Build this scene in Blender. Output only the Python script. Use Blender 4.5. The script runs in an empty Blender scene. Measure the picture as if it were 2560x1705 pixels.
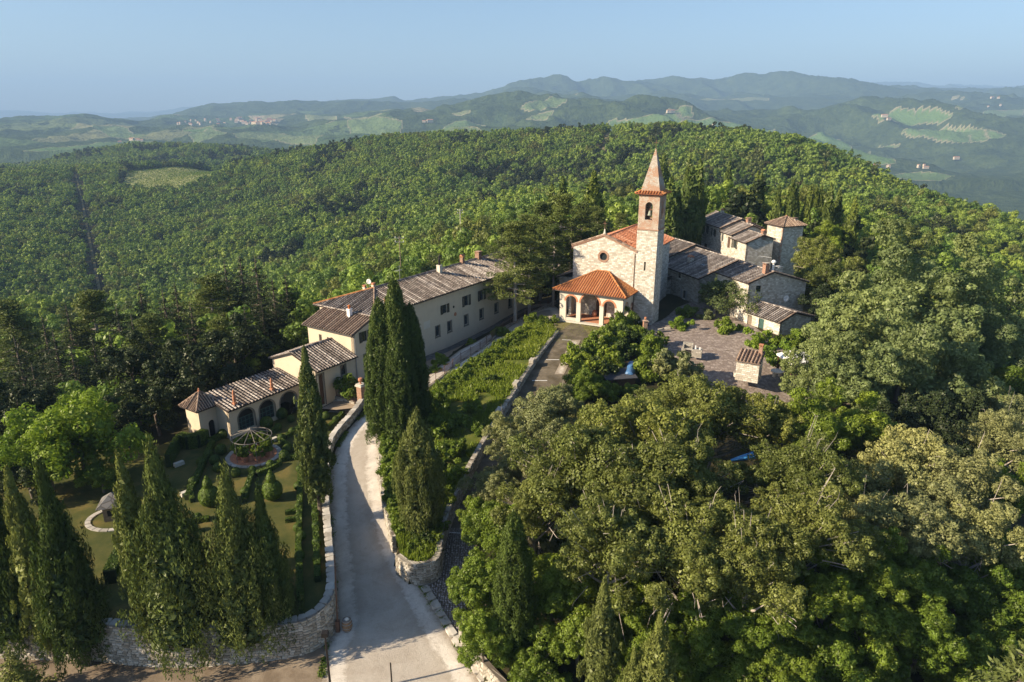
import bpy, bmesh, math, random
import numpy as np
from mathutils import Vector, Matrix
from mathutils.geometry import tessellate_polygon
R = math.radians
rnd = random.Random(7)
rng = np.random.default_rng(11)
SC = bpy.context.scene
COL = SC.collection
# ------------------------------------------------------------ camera, sky, sun, exposure
PITCH = R(18.2); FPX = 1707.0; CAMZ = 30.0
cam = bpy.data.cameras.new("camera"); camo = bpy.data.objects.new("camera", cam); COL.objects.link(camo)
camo.location = (0, 0, CAMZ); camo.rotation_euler = (R(90) - PITCH, 0, 0)
cam.sensor_width = 36.0; cam.lens = FPX / 2560 * 36.0; cam.clip_start = 0.5; cam.clip_end = 60000
SC.camera = camo
SUN_EL = R(27.0); SH_AZ = R(17.0)           # shadows run towards this direction (from +X)
sun_dir = Vector((-math.cos(SH_AZ) * math.cos(SUN_EL), -math.sin(SH_AZ) * math.cos(SUN_EL), math.sin(SUN_EL)))
world = bpy.data.worlds.new("World"); SC.world = world; world.use_nodes = True
nt = world.node_tree; nt.nodes.clear()
wo = nt.nodes.new("ShaderNodeOutputWorld"); bg = nt.nodes.new("ShaderNodeBackground")
sky = nt.nodes.new("ShaderNodeTexSky"); sky.sky_type = 'NISHITA'; sky.sun_disc = False
sky.sun_elevation = SUN_EL; sky.sun_rotation = math.atan2(sun_dir.x, sun_dir.y)
sky.altitude = 500; sky.air_density = 1.0; sky.dust_density = 1.3; sky.ozone_density = 3.0
bg.inputs[1].default_value = 0.085
nt.links.new(sky.outputs[0], bg.inputs[0]); nt.links.new(bg.outputs[0], wo.inputs[0])
sl = bpy.data.lights.new("sun", 'SUN'); sl.energy = 5.0; sl.angle = R(0.5); sl.color = (1.0, 0.83, 0.60)
so = bpy.data.objects.new("sun", sl); COL.objects.link(so)
so.rotation_euler = sun_dir.to_track_quat('Z', 'Y').to_euler()
SC.view_settings.view_transform = 'Standard'; SC.view_settings.look = 'None'
SC.view_settings.exposure = 1.0; SC.view_settings.gamma = 1.0; SC.view_settings.use_curve_mapping = False
cy = SC.cycles
cy.max_bounces = 6; cy.diffuse_bounces = 3; cy.glossy_bounces = 2; cy.transmission_bounces = 3
cy.transparent_max_bounces = 6; cy.volume_bounces = 0
# ------------------------------------------------------------ geometry helpers
cp, sp = math.cos(PITCH), math.sin(PITCH)
def ray(x, y):
    v = (852.5 - y) / FPX
    return ((x - 1280) / FPX, cp + v * sp, -sp + v * cp)
def P(x, y, z=0.0):                      # full-size picture pixel -> world point at height z
    d = ray(x, y); t = (z - CAMZ) / d[2]
    return Vector((d[0] * t, d[1] * t, z))
def PY(x, y, Y):                         # ... at distance Y
    d = ray(x, y); t = Y / d[1]
    return Vector((d[0] * t, Y, CAMZ + d[2] * t))
def PD(x, y, z=0.0): return P(x * 1.0875, y * 1.0875, z)
def topx(X, Y, Z):
    Z = Z - CAMZ; dep = Y * cp - Z * sp; up = Y * sp + Z * cp
    dep = np.maximum(dep, 1e-3)
    return 1280 + FPX * X / dep, 852.5 - FPX * up / dep

def link(o, parent=None):
    COL.objects.link(o)
    if parent is not None: o.parent = parent
    return o
def tag(o, label=None, cat=None, group=None, kind=None):
    if label: o['label'] = label
    if cat: o['category'] = cat
    if group: o['group'] = group
    if kind: o['kind'] = kind
    return o
def empty(name, loc=(0, 0, 0), rz=0.0, label=None, cat=None, group=None):
    o = bpy.data.objects.new(name, None); link(o); o.location = loc; o.rotation_euler = (0, 0, rz)
    o.empty_display_size = 0.3
    return tag(o, label, cat, group)
def meshobj(name, me, mat=None, parent=None, loc=None, rz=None, smooth=False):
    if mat is not None and len(me.materials) == 0:
        for m in (mat if isinstance(mat, (list, tuple)) else [mat]): me.materials.append(m)
    if smooth:
        me.polygons.foreach_set("use_smooth", [True] * len(me.polygons))
    o = bpy.data.objects.new(name, me); link(o, parent)
    if loc is not None: o.location = loc
    if rz is not None: o.rotation_euler = (0, 0, rz)
    return o

class MB:
    """collects shapes, builds ONE mesh"""
    def __init__(s): s.v = []; s.f = []; s.mi = []; s.cm = 0
    def add(s, vs, fs):
        b = len(s.v); s.v += [tuple(p) for p in vs]
        for f in fs: s.f.append([i + b for i in f]); s.mi.append(s.cm)
        return s
    def box(s, x0, x1, y0, y1, z0, z1):
        return s.add([(x0,y0,z0),(x1,y0,z0),(x1,y1,z0),(x0,y1,z0),(x0,y0,z1),(x1,y0,z1),(x1,y1,z1),(x0,y1,z1)],
                     [(0,3,2,1),(4,5,6,7),(0,1,5,4),(1,2,6,5),(2,3,7,6),(3,0,4,7)])
    def rbox(s, c, sx, sy, z0, z1, a, taper=1.0):
        ca, sa = math.cos(a), math.sin(a); vs = []
        for z, k in ((z0, 1.0), (z1, taper)):
            for dx, dy in ((-1,-1),(1,-1),(1,1),(-1,1)):
                x = dx * sx / 2 * k; y = dy * sy / 2 * k
                vs.append((c[0] + x*ca - y*sa, c[1] + x*sa + y*ca, z))
        return s.add(vs, [(0,3,2,1),(4,5,6,7),(0,1,5,4),(1,2,6,5),(2,3,7,6),(3,0,4,7)])
    def tube(s, pts, r, n=8, caps=True):
        """pts list of 3D, r float or list"""
        pts = [Vector(p) for p in pts]; rs = r if isinstance(r, (list, tuple)) else [r] * len(pts)
        vs = []; fs = []
        for i, p in enumerate(pts):
            d = (pts[min(i+1, len(pts)-1)] - pts[max(i-1, 0)]).normalized()
            a = d.orthogonal().normalized() if abs(d.z) < .98 else Vector((1, 0, 0))
            a = (a - d * a.dot(d)).normalized(); b = d.cross(a)
            for k in range(n):
                t = 2 * math.pi * k / n
                vs.append(p + (a * math.cos(t) + b * math.sin(t)) * rs[i])
        for i in range(len(pts) - 1):
            for k in range(n):
                fs.append((i*n+k, i*n+(k+1) % n, (i+1)*n+(k+1) % n, (i+1)*n+k))
        if caps: fs.append(tuple(range(n))[::-1]); fs.append(tuple((len(pts)-1)*n+k for k in range(n)))
        return s.add(vs, fs)
    def lathe(s, c, prof, n=16):
        """prof [(r,z)...] around vertical axis at c"""
        vs = []; fs = []
        for r_, z in prof:
            for k in range(n):
                t = 2*math.pi*k/n; vs.append((c[0]+r_*math.cos(t), c[1]+r_*math.sin(t), c[2]+z))
        for i in range(len(prof)-1):
            for k in range(n): fs.append((i*n+k, i*n+(k+1)%n, (i+1)*n+(k+1)%n, (i+1)*n+k))
        fs.append(tuple(range(n))[::-1]); fs.append(tuple((len(prof)-1)*n+k for k in range(n)))
        return s.add(vs, fs)
    def prism(s, poly, z0, z1):
        n = len(poly); vs = [(p[0], p[1], z0) for p in poly] + [(p[0], p[1], z1) for p in poly]
        fs = [tuple(range(n))[::-1], tuple(range(n, 2*n))] + [(i, (i+1) % n, n+(i+1) % n, n+i) for i in range(n)]
        return s.add(vs, fs)
    def panel(s, outline, holes, org, ux, uy, th):
        """flat slab: outline and holes in 2D (u,v); org 3D, ux/uy 3D unit axes; th thickness along -(ux x uy)"""
        org, ux, uy = Vector(org), Vector(ux), Vector(uy); nrm = ux.cross(uy)
        polys = [outline] + list(holes); flat = [p for pl in polys for p in pl]
        tris = tessellate_polygon([[Vector((p[0], p[1], 0)) for p in pl] for pl in polys])
        N = len(flat); vs = [org + ux*p[0] + uy*p[1] for p in flat] + [org + ux*p[0] + uy*p[1] - nrm*th for p in flat]
        fs = []
        for t in tris:
            a, b, c = [flat[i] for i in t]
            if (b[0]-a[0])*(c[1]-a[1]) - (b[1]-a[1])*(c[0]-a[0]) < 0: t = (t[0], t[2], t[1])
            fs.append(tuple(t)); fs.append((t[0]+N, t[2]+N, t[1]+N))
        o = 0
        for pl in polys:
            n = len(pl)
            for i in range(n): fs.append((o+i, o+(i+1) % n, N+o+(i+1) % n, N+o+i))
            o += n
        return s.add(vs, fs)
    def mesh(s, name):
        me = bpy.data.meshes.new(name); me.from_pydata(s.v, [], s.f)
        if any(s.mi): me.polygons.foreach_set("material_index", s.mi)
        return me
    def build(s, name, mat=None, parent=None, loc=None, rz=None, smooth=False, fixn=True):
        me = s.mesh(name)
        if fixn:
            bm = bmesh.new(); bm.from_mesh(me); bmesh.ops.recalc_face_normals(bm, faces=bm.faces); bm.to_mesh(me); bm.free()
        return meshobj(name, me, mat, parent, loc, rz, smooth)
def rect(x0, x1, y0, y1): return [(x0, y0), (x1, y0), (x1, y1), (x0, y1)]
def arch(x0, x1, y0, ys, n=10, rise=None):
    """door shape: straight sides from y0 up to spring ys, then half round"""
    cx = (x0+x1)/2; r = (x1-x0)/2; rise = rise or r
    return [(x0, y0), (x1, y0)] + [(cx + r*math.cos(math.pi*k/n), ys + rise*math.sin(math.pi*k/n)) for k in range(n+1)]
def circ(cx, cy, r, n=20): return [(cx + r*math.cos(2*math.pi*k/n), cy + r*math.sin(2*math.pi*k/n)) for k in range(n)]

# ------------------------------------------------------------ materials
def mat(name):
    m = bpy.data.materials.new(name); m.use_nodes = True; n = m.node_tree
    b = n.nodes["Principled BSDF"]; b.inputs['Specular IOR Level'].default_value = 0.25
    return m, n, b
def N(n, t, **kw):
    x = n.nodes.new(t)
    for k, v in kw.items(): setattr(x, k, v)
    return x
def noise(n, scale, detail=4, rough=.6, vec=None, dist=0.0):
    t = N(n, 'ShaderNodeTexNoise'); t.inputs['Scale'].default_value = scale
    t.inputs['Detail'].default_value = detail; t.inputs['Roughness'].default_value = rough; t.inputs['Distortion'].default_value = dist
    if vec is not None: n.links.new(vec, t.inputs['Vector'])
    return t.outputs['Fac']
def ramp(n, fac, stops):
    r = N(n, 'ShaderNodeValToRGB'); e = r.color_ramp.elements
    while len(e) < len(stops): e.new(.5)
    for i, (p, c) in enumerate(stops):
        e[i].position = p; e[i].color = (c[0], c[1], c[2], 1)
    n.links.new(fac, r.inputs[0]); return r.outputs[0]
def mixc(n, fac, a, b, mode='MIX'):
    m = N(n, 'ShaderNodeMix'); m.data_type = 'RGBA'; m.blend_type = mode
    for sock, v in ((m.inputs[0], fac), (m.inputs[6], a), (m.inputs[7], b)):
        if isinstance(v, (int, float)): sock.default_value = v
        elif isinstance(v, (tuple, list)): sock.default_value = (v[0], v[1], v[2], 1)
        else: n.links.new(v, sock)
    return m.outputs[2]
def mathn(n, op, a, b=0.0, clamp=False):
    m = N(n, 'ShaderNodeMath'); m.operation = op; m.use_clamp = clamp
    for sock, v in ((m.inputs[0], a), (m.inputs[1], b)):
        if isinstance(v, (int, float)): sock.default_value = v
        else: n.links.new(v, sock)
    return m.outputs[0]
def bump(n, b, h, dist=.05, strength=.6):
    bp = N(n, 'ShaderNodeBump'); bp.inputs['Distance'].default_value = dist; bp.inputs['Strength'].default_value = strength
    n.links.new(h, bp.inputs['Height']); n.links.new(bp.outputs[0], b.inputs['Normal'])
def objco(n):
    return N(n, 'ShaderNodeTexCoord').outputs['Object']
def attr(n, name):
    a = N(n, 'ShaderNodeAttribute'); a.attribute_name = name; return a
def simple(name, c, rough=.7, var=.25, scale=3.0, metal=0.0, bmp=0.0, spec=.25):
    m, n, b = mat(name); f = noise(n, scale, 5, .65, objco(n))
    b.inputs['Roughness'].default_value = rough; b.inputs['Metallic'].default_value = metal
    b.inputs['Specular IOR Level'].default_value = spec
    lo = [x*(1-var) for x in c]; hi = [min(1, x*(1+var)) for x in c]
    n.links.new(ramp(n, f, [(.3, lo), (.7, hi)]), b.inputs['Base Color'])
    if bmp: bump(n, b, f, bmp)
    return m
def masonry_mat(name, stones, mortar, sx=.42, sy=.2, bricks=None, brick_amt=0.0, rough=.9, dirt=.35, bands=0.0):
    """coursed rubble: two brick textures warped; u along wall is taken from the object's X+Y, v from Z"""
    m, n, b = mat(name); b.inputs['Roughness'].default_value = rough
    co = N(n, 'ShaderNodeTexCoord'); sep = N(n, 'ShaderNodeSeparateXYZ'); n.links.new(co.outputs['Object'], sep.inputs[0])
    u = mathn(n, 'ADD', sep.outputs[0], sep.outputs[1])
    cmb = N(n, 'ShaderNodeCombineXYZ'); n.links.new(u, cmb.inputs[0]); n.links.new(sep.outputs[2], cmb.inputs[1])
    nz = N(n, 'ShaderNodeTexNoise'); nz.inputs['Scale'].default_value = 2.2; nz.inputs['Detail'].default_value = 3
    n.links.new(cmb.outputs[0], nz.inputs['Vector'])
    vm = N(n, 'ShaderNodeVectorMath'); vm.operation = 'MULTIPLY_ADD'
    n.links.new(nz.outputs['Color'], vm.inputs[0]); vm.inputs[1].default_value = (.12, .07, 0); n.links.new(cmb.outputs[0], vm.inputs[2])
    vo = N(n, 'ShaderNodeTexBrick'); vo.inputs['Scale'].default_value = 1.0
    vo.inputs['Brick Width'].default_value = sx; vo.inputs['Row Height'].default_value = sy
    vo.inputs['Mortar Size'].default_value = .018; vo.inputs['Mortar Smooth'].default_value = .6; vo.inputs['Bias'].default_value = 0
    vo.offset = .5; vo.squash = .7; vo.squash_frequency = 3
    n.links.new(vm.outputs[0], vo.inputs['Vector'])
    vo.inputs['Color1'].default_value = (0, 0, 0, 1); vo.inputs['Color2'].default_value = (1, 1, 1, 1); vo.inputs['Mortar'].default_value = (.5, .5, .5, 1)
    cell = mixc(n, .35, vo.outputs['Color'], noise(n, 5.0, 3, .6, cmb.outputs[0]))
    c = ramp(n, cell, [(.05, stones[0]), (.5, stones[1]), (.95, stones[2])])
    if bricks is not None:
        bn = noise(n, .55, 3, .6, cmb.outputs[0])
        if bands: bn = mathn(n, 'ADD', bn, mathn(n, 'MULTIPLY', mathn(n, 'SINE', mathn(n, 'MULTIPLY', sep.outputs[2], 2.3)), bands))
        k = mathn(n, 'GREATER_THAN', mathn(n, 'ADD', mathn(n, 'MULTIPLY', cell, .5), mathn(n, 'MULTIPLY', mathn(n, 'SUBTRACT', bn, .5), 1.8)), .62 - brick_amt)
        c = mixc(n, k, c, bricks)
    dn = noise(n, .8, 5, .7, co.outputs['Object'])
    c = mixc(n, mathn(n, 'MULTIPLY', mathn(n, 'SUBTRACT', dn, .45, True), dirt*2.2), c, (.16, .14, .11))
    c = mixc(n, vo.outputs['Fac'], c, mortar)
    n.links.new(c, b.inputs['Base Color'])
    h = mathn(n, 'SUBTRACT', mathn(n, 'MULTIPLY', cell, .5), vo.outputs['Fac'])
    bump(n, b, h, .06, .8)
    return m
M = {}
M['stone'] = masonry_mat('pale_rubble_stone', [(.33,.29,.23), (.56,.52,.44), (.80,.77,.70)], (.36,.32,.26), .50, .24)
M['stone_grey'] = masonry_mat('grey_rubble_stone', [(.20,.18,.15), (.36,.33,.28), (.55,.52,.46)], (.30,.28,.24), .46, .22)
M['stone_brick'] = masonry_mat('mixed_brick_stone', [(.44,.31,.22), (.54,.44,.35), (.64,.58,.50)], (.50,.45,.38), .30, .09, (.46,.24,.15), .34)
M['brick'] = masonry_mat('red_brick', [(.32,.13,.08), (.42,.19,.11), (.50,.27,.17)], (.42,.37,.30), .28, .08)
M['spire'] = masonry_mat('spire_stone', [(.34,.27,.21), (.48,.42,.36), (.60,.56,.50)], (.40,.36,.30), .30, .10, (.42,.225,.135), .34, bands=.14)
M['drywall'] = masonry_mat('dry_stone', [(.22,.19,.15), (.38,.34,.28), (.55,.51,.44)], (.13,.11,.09), .38, .18)
def plaster(name, c, stain=(.40,.34,.26)):
    m, n, b = mat(name); co = objco(n); b.inputs['Roughness'].default_value = .92
    f = noise(n, .7, 6, .65, co); f2 = noise(n, 9, 4, .6, co)
    col = mixc(n, mathn(n, 'MULTIPLY', mathn(n, 'SUBTRACT', f, .5, True), 1.6), c, stain)
    col = mixc(n, mathn(n, 'MULTIPLY', f2, .12), col, (.2,.17,.13))
    n.links.new(col, b.inputs['Base Color']); bump(n, b, f2, .01, .4); return m
M['plaster'] = plaster('cream_plaster', (.62,.52,.385))
M['plaster_white'] = plaster('pale_plaster', (.64,.58,.48))
M['trim_stone'] = simple('trim_stone', (.50,.47,.40), .85, .15, 5)
M['pietra'] = simple('grey_sandstone_trim', (.17,.15,.12), .85, .2, 5)
M['terra'] = simple('terracotta', (.45,.20,.11), .85, .25, 6)
M['terra_dark'] = simple('dark_terracotta', (.22,.075,.04), .9, .25, 6)
M['shutter'] = simple('dark_green_shutter', (.035,.035,.025), .6, .2, 5)
M['dark_in'] = simple('dark_interior', (.02,.018,.016), .9, .1, 2)
M['wood'] = simple('brown_wood', (.11,.06,.035), .75, .35, 7)
M['wood_pale'] = simple('weathered_wood', (.22,.17,.12), .8, .3, 7)
M['iron'] = simple('dark_iron', (.04,.035,.032), .5, .3, 9, .6)
M['rust'] = simple('rusty_iron', (.16,.09,.06), .8, .3, 9, .2)
M['white'] = simple('white_paint', (.75,.75,.73), .5, .05, 3)
M['teal'] = simple('teal_frame_paint', (.05,.10,.09), .5, .15, 4)
M['blue'] = simple('blue_plastic', (.07,.17,.34), .45, .12, 2)
M['grey'] = simple('grey_metal', (.32,.33,.34), .45, .15, 4, .3)
M['orange'] = simple('orange_clay', (.42,.13,.035), .85, .15, 5)
def glass():
    m, n, b = mat('window_glass'); b.inputs['Base Color'].default_value = (.03,.04,.045,1); b.inputs['Roughness'].default_value = .08
    b.inputs['Specular IOR Level'].default_value = .8; return m
M['glass'] = glass()
def tile_mat(name, stops, lichen=(.42,.39,.34), lam=.35):
    """roof tiles; point attribute 'v' carries one random number per tile"""
    m, n, b = mat(name); b.inputs['Roughness'].default_value = .9
    a = attr(n, 'v').outputs['Fac']; co = objco(n)
    f = noise(n, 1.1, 4, .6, co); f2 = noise(n, 14, 3, .6, co)
    c = ramp(n, mathn(n, 'ADD', mathn(n, 'MULTIPLY', a, .75), mathn(n, 'MULTIPLY', f, .25)), stops)
    k = mathn(n, 'MULTIPLY', mathn(n, 'SUBTRACT', mathn(n, 'ADD', mathn(n, 'MULTIPLY', f, .6), mathn(n, 'MULTIPLY', f2, .5)), .52, True), 4*lam, True)
    c = mixc(n, k, c, lichen); n.links.new(c, b.inputs['Base Color']); return m
M['tile_old'] = tile_mat('weathered_tiles', [(.1,(.085,.068,.058)), (.4,(.17,.14,.12)), (.65,(.29,.245,.215)), (.92,(.50,.45,.40))], (.55,.52,.48), .38)
M['tile_brown'] = tile_mat('brown_tiles', [(.1,(.15,.10,.075)), (.4,(.26,.18,.13)), (.7,(.36,.26,.19)), (.95,(.46,.34,.25))], (.42,.37,.30), .3)
M['tile_under'] = simple('channel_tiles', (.04,.030,.026), .95, .35, 6)  # near-black: shade between the cover tiles is put into this colour
M['tile_orange'] = tile_mat('orange_tiles', [(.1,(.34,.125,.04)), (.5,(.47,.19,.065)), (.9,(.57,.27,.11))], (.33,.21,.13), .35)
M['tile_red'] = tile_mat('red_tiles', [(.1,(.30,.10,.05)), (.5,(.42,.17,.09)), (.9,(.54,.27,.17))], (.38,.27,.20), .35)

# ground materials
def ground_mat(name, a, b_, c, scale=.25, fine=9, rough=.95, bmp=.03):
    m, n, b = mat(name); co = objco(n); b.inputs['Roughness'].default_value = rough; b.inputs['Specular IOR Level'].default_value = .1
    f = noise(n, scale, 7, .62, co, .3); f2 = noise(n, fine, 5, .7, co)
    col = ramp(n, f, [(.32, a), (.5, b_), (.68, c)])
    col = mixc(n, mathn(n, 'MULTIPLY', f2, .45), col, [x*.45 for x in a])
    n.links.new(col, b.inputs['Base Color']); bump(n, b, f2, bmp, .7); return m
M['soil'] = ground_mat('forest_soil', (.035,.035,.018), (.05,.045,.022), (.07,.055,.03))
M['dirt'] = ground_mat('needle_dirt', (.13,.10,.07), (.21,.165,.12), (.34,.28,.21), .4)
M['lawn'] = ground_mat('garden_lawn', (.05,.065,.018), (.10,.10,.03), (.20,.15,.05), .3)
M['grass'] = ground_mat('rough_grass', (.05,.08,.015), (.11,.13,.025), (.20,.17,.05), .35)
M['dryland'] = ground_mat('dry_verge', (.12,.11,.05), (.20,.17,.08), (.28,.23,.13), .4)
# ------------------------------------------------------------ terrain height
class TPS:
    def __init__(s, pts):
        a = np.array(pts, float); s.xy = a[:, :2]; z = a[:, 2]; s.m = s.xy.mean(0); s.k = 100.0
        q = (s.xy - s.m) / s.k; n = len(q)
        A = np.zeros((n+3, n+3)); A[:n, :n] = s.phi(q, q) + np.eye(n) * 2e-3
        A[:n, n] = 1; A[:n, n+1:] = q; A[n, :n] = 1; A[n+1:, :n] = q.T
        s.w = np.linalg.solve(A, np.r_[z, 0, 0, 0]); s.q = q
    def phi(s, a, b):
        d2 = ((a[:, None, :] - b[None, :, :])**2).sum(-1)
        return 0.5 * d2 * np.log(d2 + 1e-9)
    def __call__(s, X, Y):
        X = np.asarray(X, float); Y = np.asarray(Y, float); sh = np.broadcast(X, Y).shape
        p = (np.stack([np.broadcast_to(X, sh).ravel(), np.broadcast_to(Y, sh).ravel()], 1) - s.m) / s.k
        out = np.empty(len(p))
        for i in range(0, len(p), 20000):
            c = p[i:i+20000]; out[i:i+20000] = s.phi(c, s.q) @ s.w[:len(s.q)] + s.w[len(s.q)] + c @ s.w[len(s.q)+1:]
        return out.reshape(sh)
def inpoly(X, Y, poly):
    X = np.asarray(X, float); Y = np.asarray(Y, float); ins = np.zeros(np.broadcast(X, Y).shape, bool); n = len(poly)
    for i in range(n):
        x0, y0 = poly[i][0], poly[i][1]; x1, y1 = poly[(i+1) % n][0], poly[(i+1) % n][1]
        if y0 == y1: continue
        c = ((Y > y0) != (Y > y1)) & (X < (x1-x0) * (Y-y0) / (y1-y0) + x0)
        ins ^= c
    return ins
def fbm(X, Y, wl, seed=0, octs=4, ridged=False, gain=.5):
    """value-noise fbm"""
    out = np.zeros(np.broadcast(X, Y).shape); amp = 1.0; tot = 0
    r_ = np.random.default_rng(seed)
    T = r_.random((256, 256))
    for o in range(octs):
        x = np.asarray(X) / wl + 37.3 * o; y = np.asarray(Y) / wl + 11.7 * o
        xi = np.floor(x).astype(int); yi = np.floor(y).astype(int); fx = x - xi; fy = y - yi
        fx = fx*fx*(3-2*fx); fy = fy*fy*(3-2*fy)
        v = (T[xi % 256, yi % 256]*(1-fx) + T[(xi+1) % 256, yi % 256]*fx)*(1-fy) + (T[xi % 256, (yi+1) % 256]*(1-fx) + T[(xi+1) % 256, (yi+1) % 256]*fx)*fy
        if ridged: v = 1 - abs(2*v-1)
        out = out + amp*v; tot += amp; amp *= gain; wl = wl / 2.03
    return out / tot
CAN = 8.0
ctl = []
def C(px, py, z): p = P(px, py, z); ctl.append((p.x, p.y, z))
def CD(px, py, Yd, sub=CAN): p = PY(px, py, Yd); ctl.append((p.x, p.y, p.z - sub)); return p
crest = [(530,420,1000),(650,398,1000),(760,375,980),(870,358,950),(980,343,920),(1090,336,900),(1200,335,880),(1360,331,850),
         (1450,326,850),(1550,326,820),(1650,329,760),(1800,348,700),(1900,372,650),(2010,402,600),(2120,436,520),(2230,453,470),
         (2340,479,420),(2450,512,380),(2560,547,340),(2750,610,290)]
for x, y, d in crest:
    p = CD(x, y, d)
    if x > 800: ctl.append((p.x*1.16, p.y*1.16, p.z-CAN-38))
    else: ctl.append((p.x*1.12, p.y*1.12, p.z-CAN-26))
    if x > 1000: ctl.append((p.x*1.5, p.y*1.5, p.z-CAN-150))
for x, y, d in [(1000,450,620),(600,500,700),(1300,450,600),(1300,545,330),(1100,600,300),(800,600,420),(1000,680,230),(800,700,260),
                (600,650,400),(400,750,330),(200,700,420),(100,550,620),(250,450,850),(50,430,900),(-200,600,500),(-200,430,900),
                (380,410,1000),(450,405,1020),(0,800,260),(200,860,200),(1650,470,330),(1900,450,430),(2200,540,300)]: CD(x, y, d)
for x, y, d in [(1180,600,230),(1100,640,200),(1290,580,245),(1060,650,200),(1200,630,205)]: CD(x, y, d, 1)
for x, y, d in [(-300,410,1350),(0,412,1350),(120,408,1300),(230,374,1500),(360,362,1550),(480,363,1550),(600,367,1550),(700,376,1500),(780,395,1450)]:
    p = CD(x, y, d, 15); ctl.append((p.x*1.25, p.y*1.25, p.z-120))
for x, y, d in [(100,425,1130),(300,418,1130)]: CD(x, y, d)
# left flank, right flank, near
ctl += [(-45,100,-10),(-60,80,-12),(-60,120,-16),(-95,110,-24),(-90,160,-34),(-55,150,-24),(-130,100,-34),(-120,60,-26),(-75,45,-11),(-50,60,-7),(-48,75,-7),
        (-30,110,-8),(-25,130,-11),(-5,130,-6),(-20,160,-17),(10,160,-6),(20,200,-8),(-30,220,-26),
        (10,122,-1.5),(25,135,-.5),(45,145,0),(62,150,0),(50,190,0),(80,200,0),(100,240,-4),(70,240,-6),(40,240,-9),
        (10,100,0),(20,95,0),(30,103,0),(45,98,-.6),(45,112,-.2),(30,90,0),(36,86,-.1),(42,88,-.6),(22,88,-.2),
        (60,110,-7),(70,95,-12),(90,120,-20),(75,135,-8),(100,160,-18),(130,150,-32),(120,90,-34),
        (28,74,-2.5),(38,72,-4.5),(50,78,-8),(22,60,-4.5),(35,55,-8),(50,58,-13),(12,52,-5.2),(14,40,-6.4),(6,45,-5.8),(25,40,-9.5),(40,40,-13),(70,60,-20),
        (6,28,-6.4),(25,25,-12),(-10,22,-7.6),(-30,22,-8),(-60,25,-10),(0,10,-8),(60,20,-22),(-80,10,-14),(90,20,-30)]
for a in [(1480,840,0),(1400,830,-.15),(1345,900,-.9),(1290,985,-1.9),(1240,1080,-3.0),(1180,1200,-4.2),(1110,1330,-5.4),(1150,1440,-6.0),(1080,1420,-6.0),
          (1200,1560,-6.7),(950,1690,-6.9),(1130,1690,-7.1),(830,1650,-6.8),(900,1520,-6.4),(960,1400,-5.8),(880,1400,-5.8),(900,1200,-4.5),(860,1200,-4.5),
          (890,1090,-3.6),(900,1010,-3.0),(930,990,-2.9),(980,960,-2.7),(1080,900,-2.5),(1000,900,-2.5),(1150,865,-2.5),(1230,820,-2.4),(1240,790,-2.4),
          (1030,1000,-2.7),(1110,950,-1.9),(1200,875,-1.2),(1300,810,-.6),(1385,775,-.2),(200,1650,-7.3),(450,1620,-7.1),(700,1620,-6.9),(60,1600,-7.4),
          (820,1500,-6.3)]: C(*a)
base_h = TPS(ctl)
# zones with their own heights ------------------------------------------------
def xy(p): return (p.x, p.y)
def smooth3(pts, it=1):
    pts = [Vector(p) for p in pts]
    for _ in range(it):
        q = [pts[0]]
        for a, b in zip(pts[:-1], pts[1:]): q += [a*.75+b*.25, a*.25+b*.75]
        pts = q+[pts[-1]]
    return pts
def inward(pts, off):
    out = []
    for i, p in enumerate(pts):
        d = pts[min(i+1, len(pts)-1)]-pts[max(i-1, 0)]; l = math.hypot(d.x, d.y); out.append(Vector((p.x+d.y/l*off, p.y-d.x/l*off, p.z)))
    return out
AZV = R(57)
ea = Vector((math.cos(AZV), math.sin(AZV), 0)); eb = Vector((-math.sin(AZV), math.cos(AZV), 0))     # along the villa, into the villa
V0 = Vector((-12.34, 92.24, 0))
def VL(s, t, z=0.0): return V0 + ea*s + eb*t + Vector((0, 0, z))
# top line of the wall between garden and road (full pixels at coping height)
gw = [P(912, 985, -2.0), P(880, 1030, -2.3), P(845, 1066, -2.6), P(822, 1100, -2.9), P(813, 1160, -3.05), P(812, 1240, -3.1), P(820, 1330, -3.15),
      P(825, 1400, -3.2), P(828, 1465, -3.3), P(812, 1505, -3.5), P(775, 1535, -3.7), P(735, 1548, -3.8), P(640, 1556, -3.8), P(480, 1566, -3.8), P(330, 1560, -3.8), P(215, 1546, -3.8), P(60, 1540, -3.8), P(-120, 1530, -3.8)]
garden_poly = [xy(p) for p in inward(smooth3(gw), .2)] + [(-60, 48), (-58, 62), (-46, 66), xy(VL(-36, 8)), xy(VL(-30, 8)), xy(VL(-30.2, 2.8)), xy(VL(-20.2, 2.8)), xy(VL(-20.1, -.2)), xy(VL(-15.5, -2.2)), xy(VL(-14.5, -4.2))]
def seg_dist(X, Y, pl):
    best = np.full(np.broadcast(X, Y).shape, 1e9)
    for a, b in zip(pl[:-1], pl[1:]):
        ax, ay, bx, by = a[0], a[1], b[0], b[1]; dx, dy = bx-ax, by-ay
        t = np.clip(((X-ax)*dx + (Y-ay)*dy) / (dx*dx+dy*dy+1e-9), 0, 1)
        best = np.minimum(best, np.hypot(X-ax-t*dx, Y-ay-t*dy))
    return best
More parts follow.
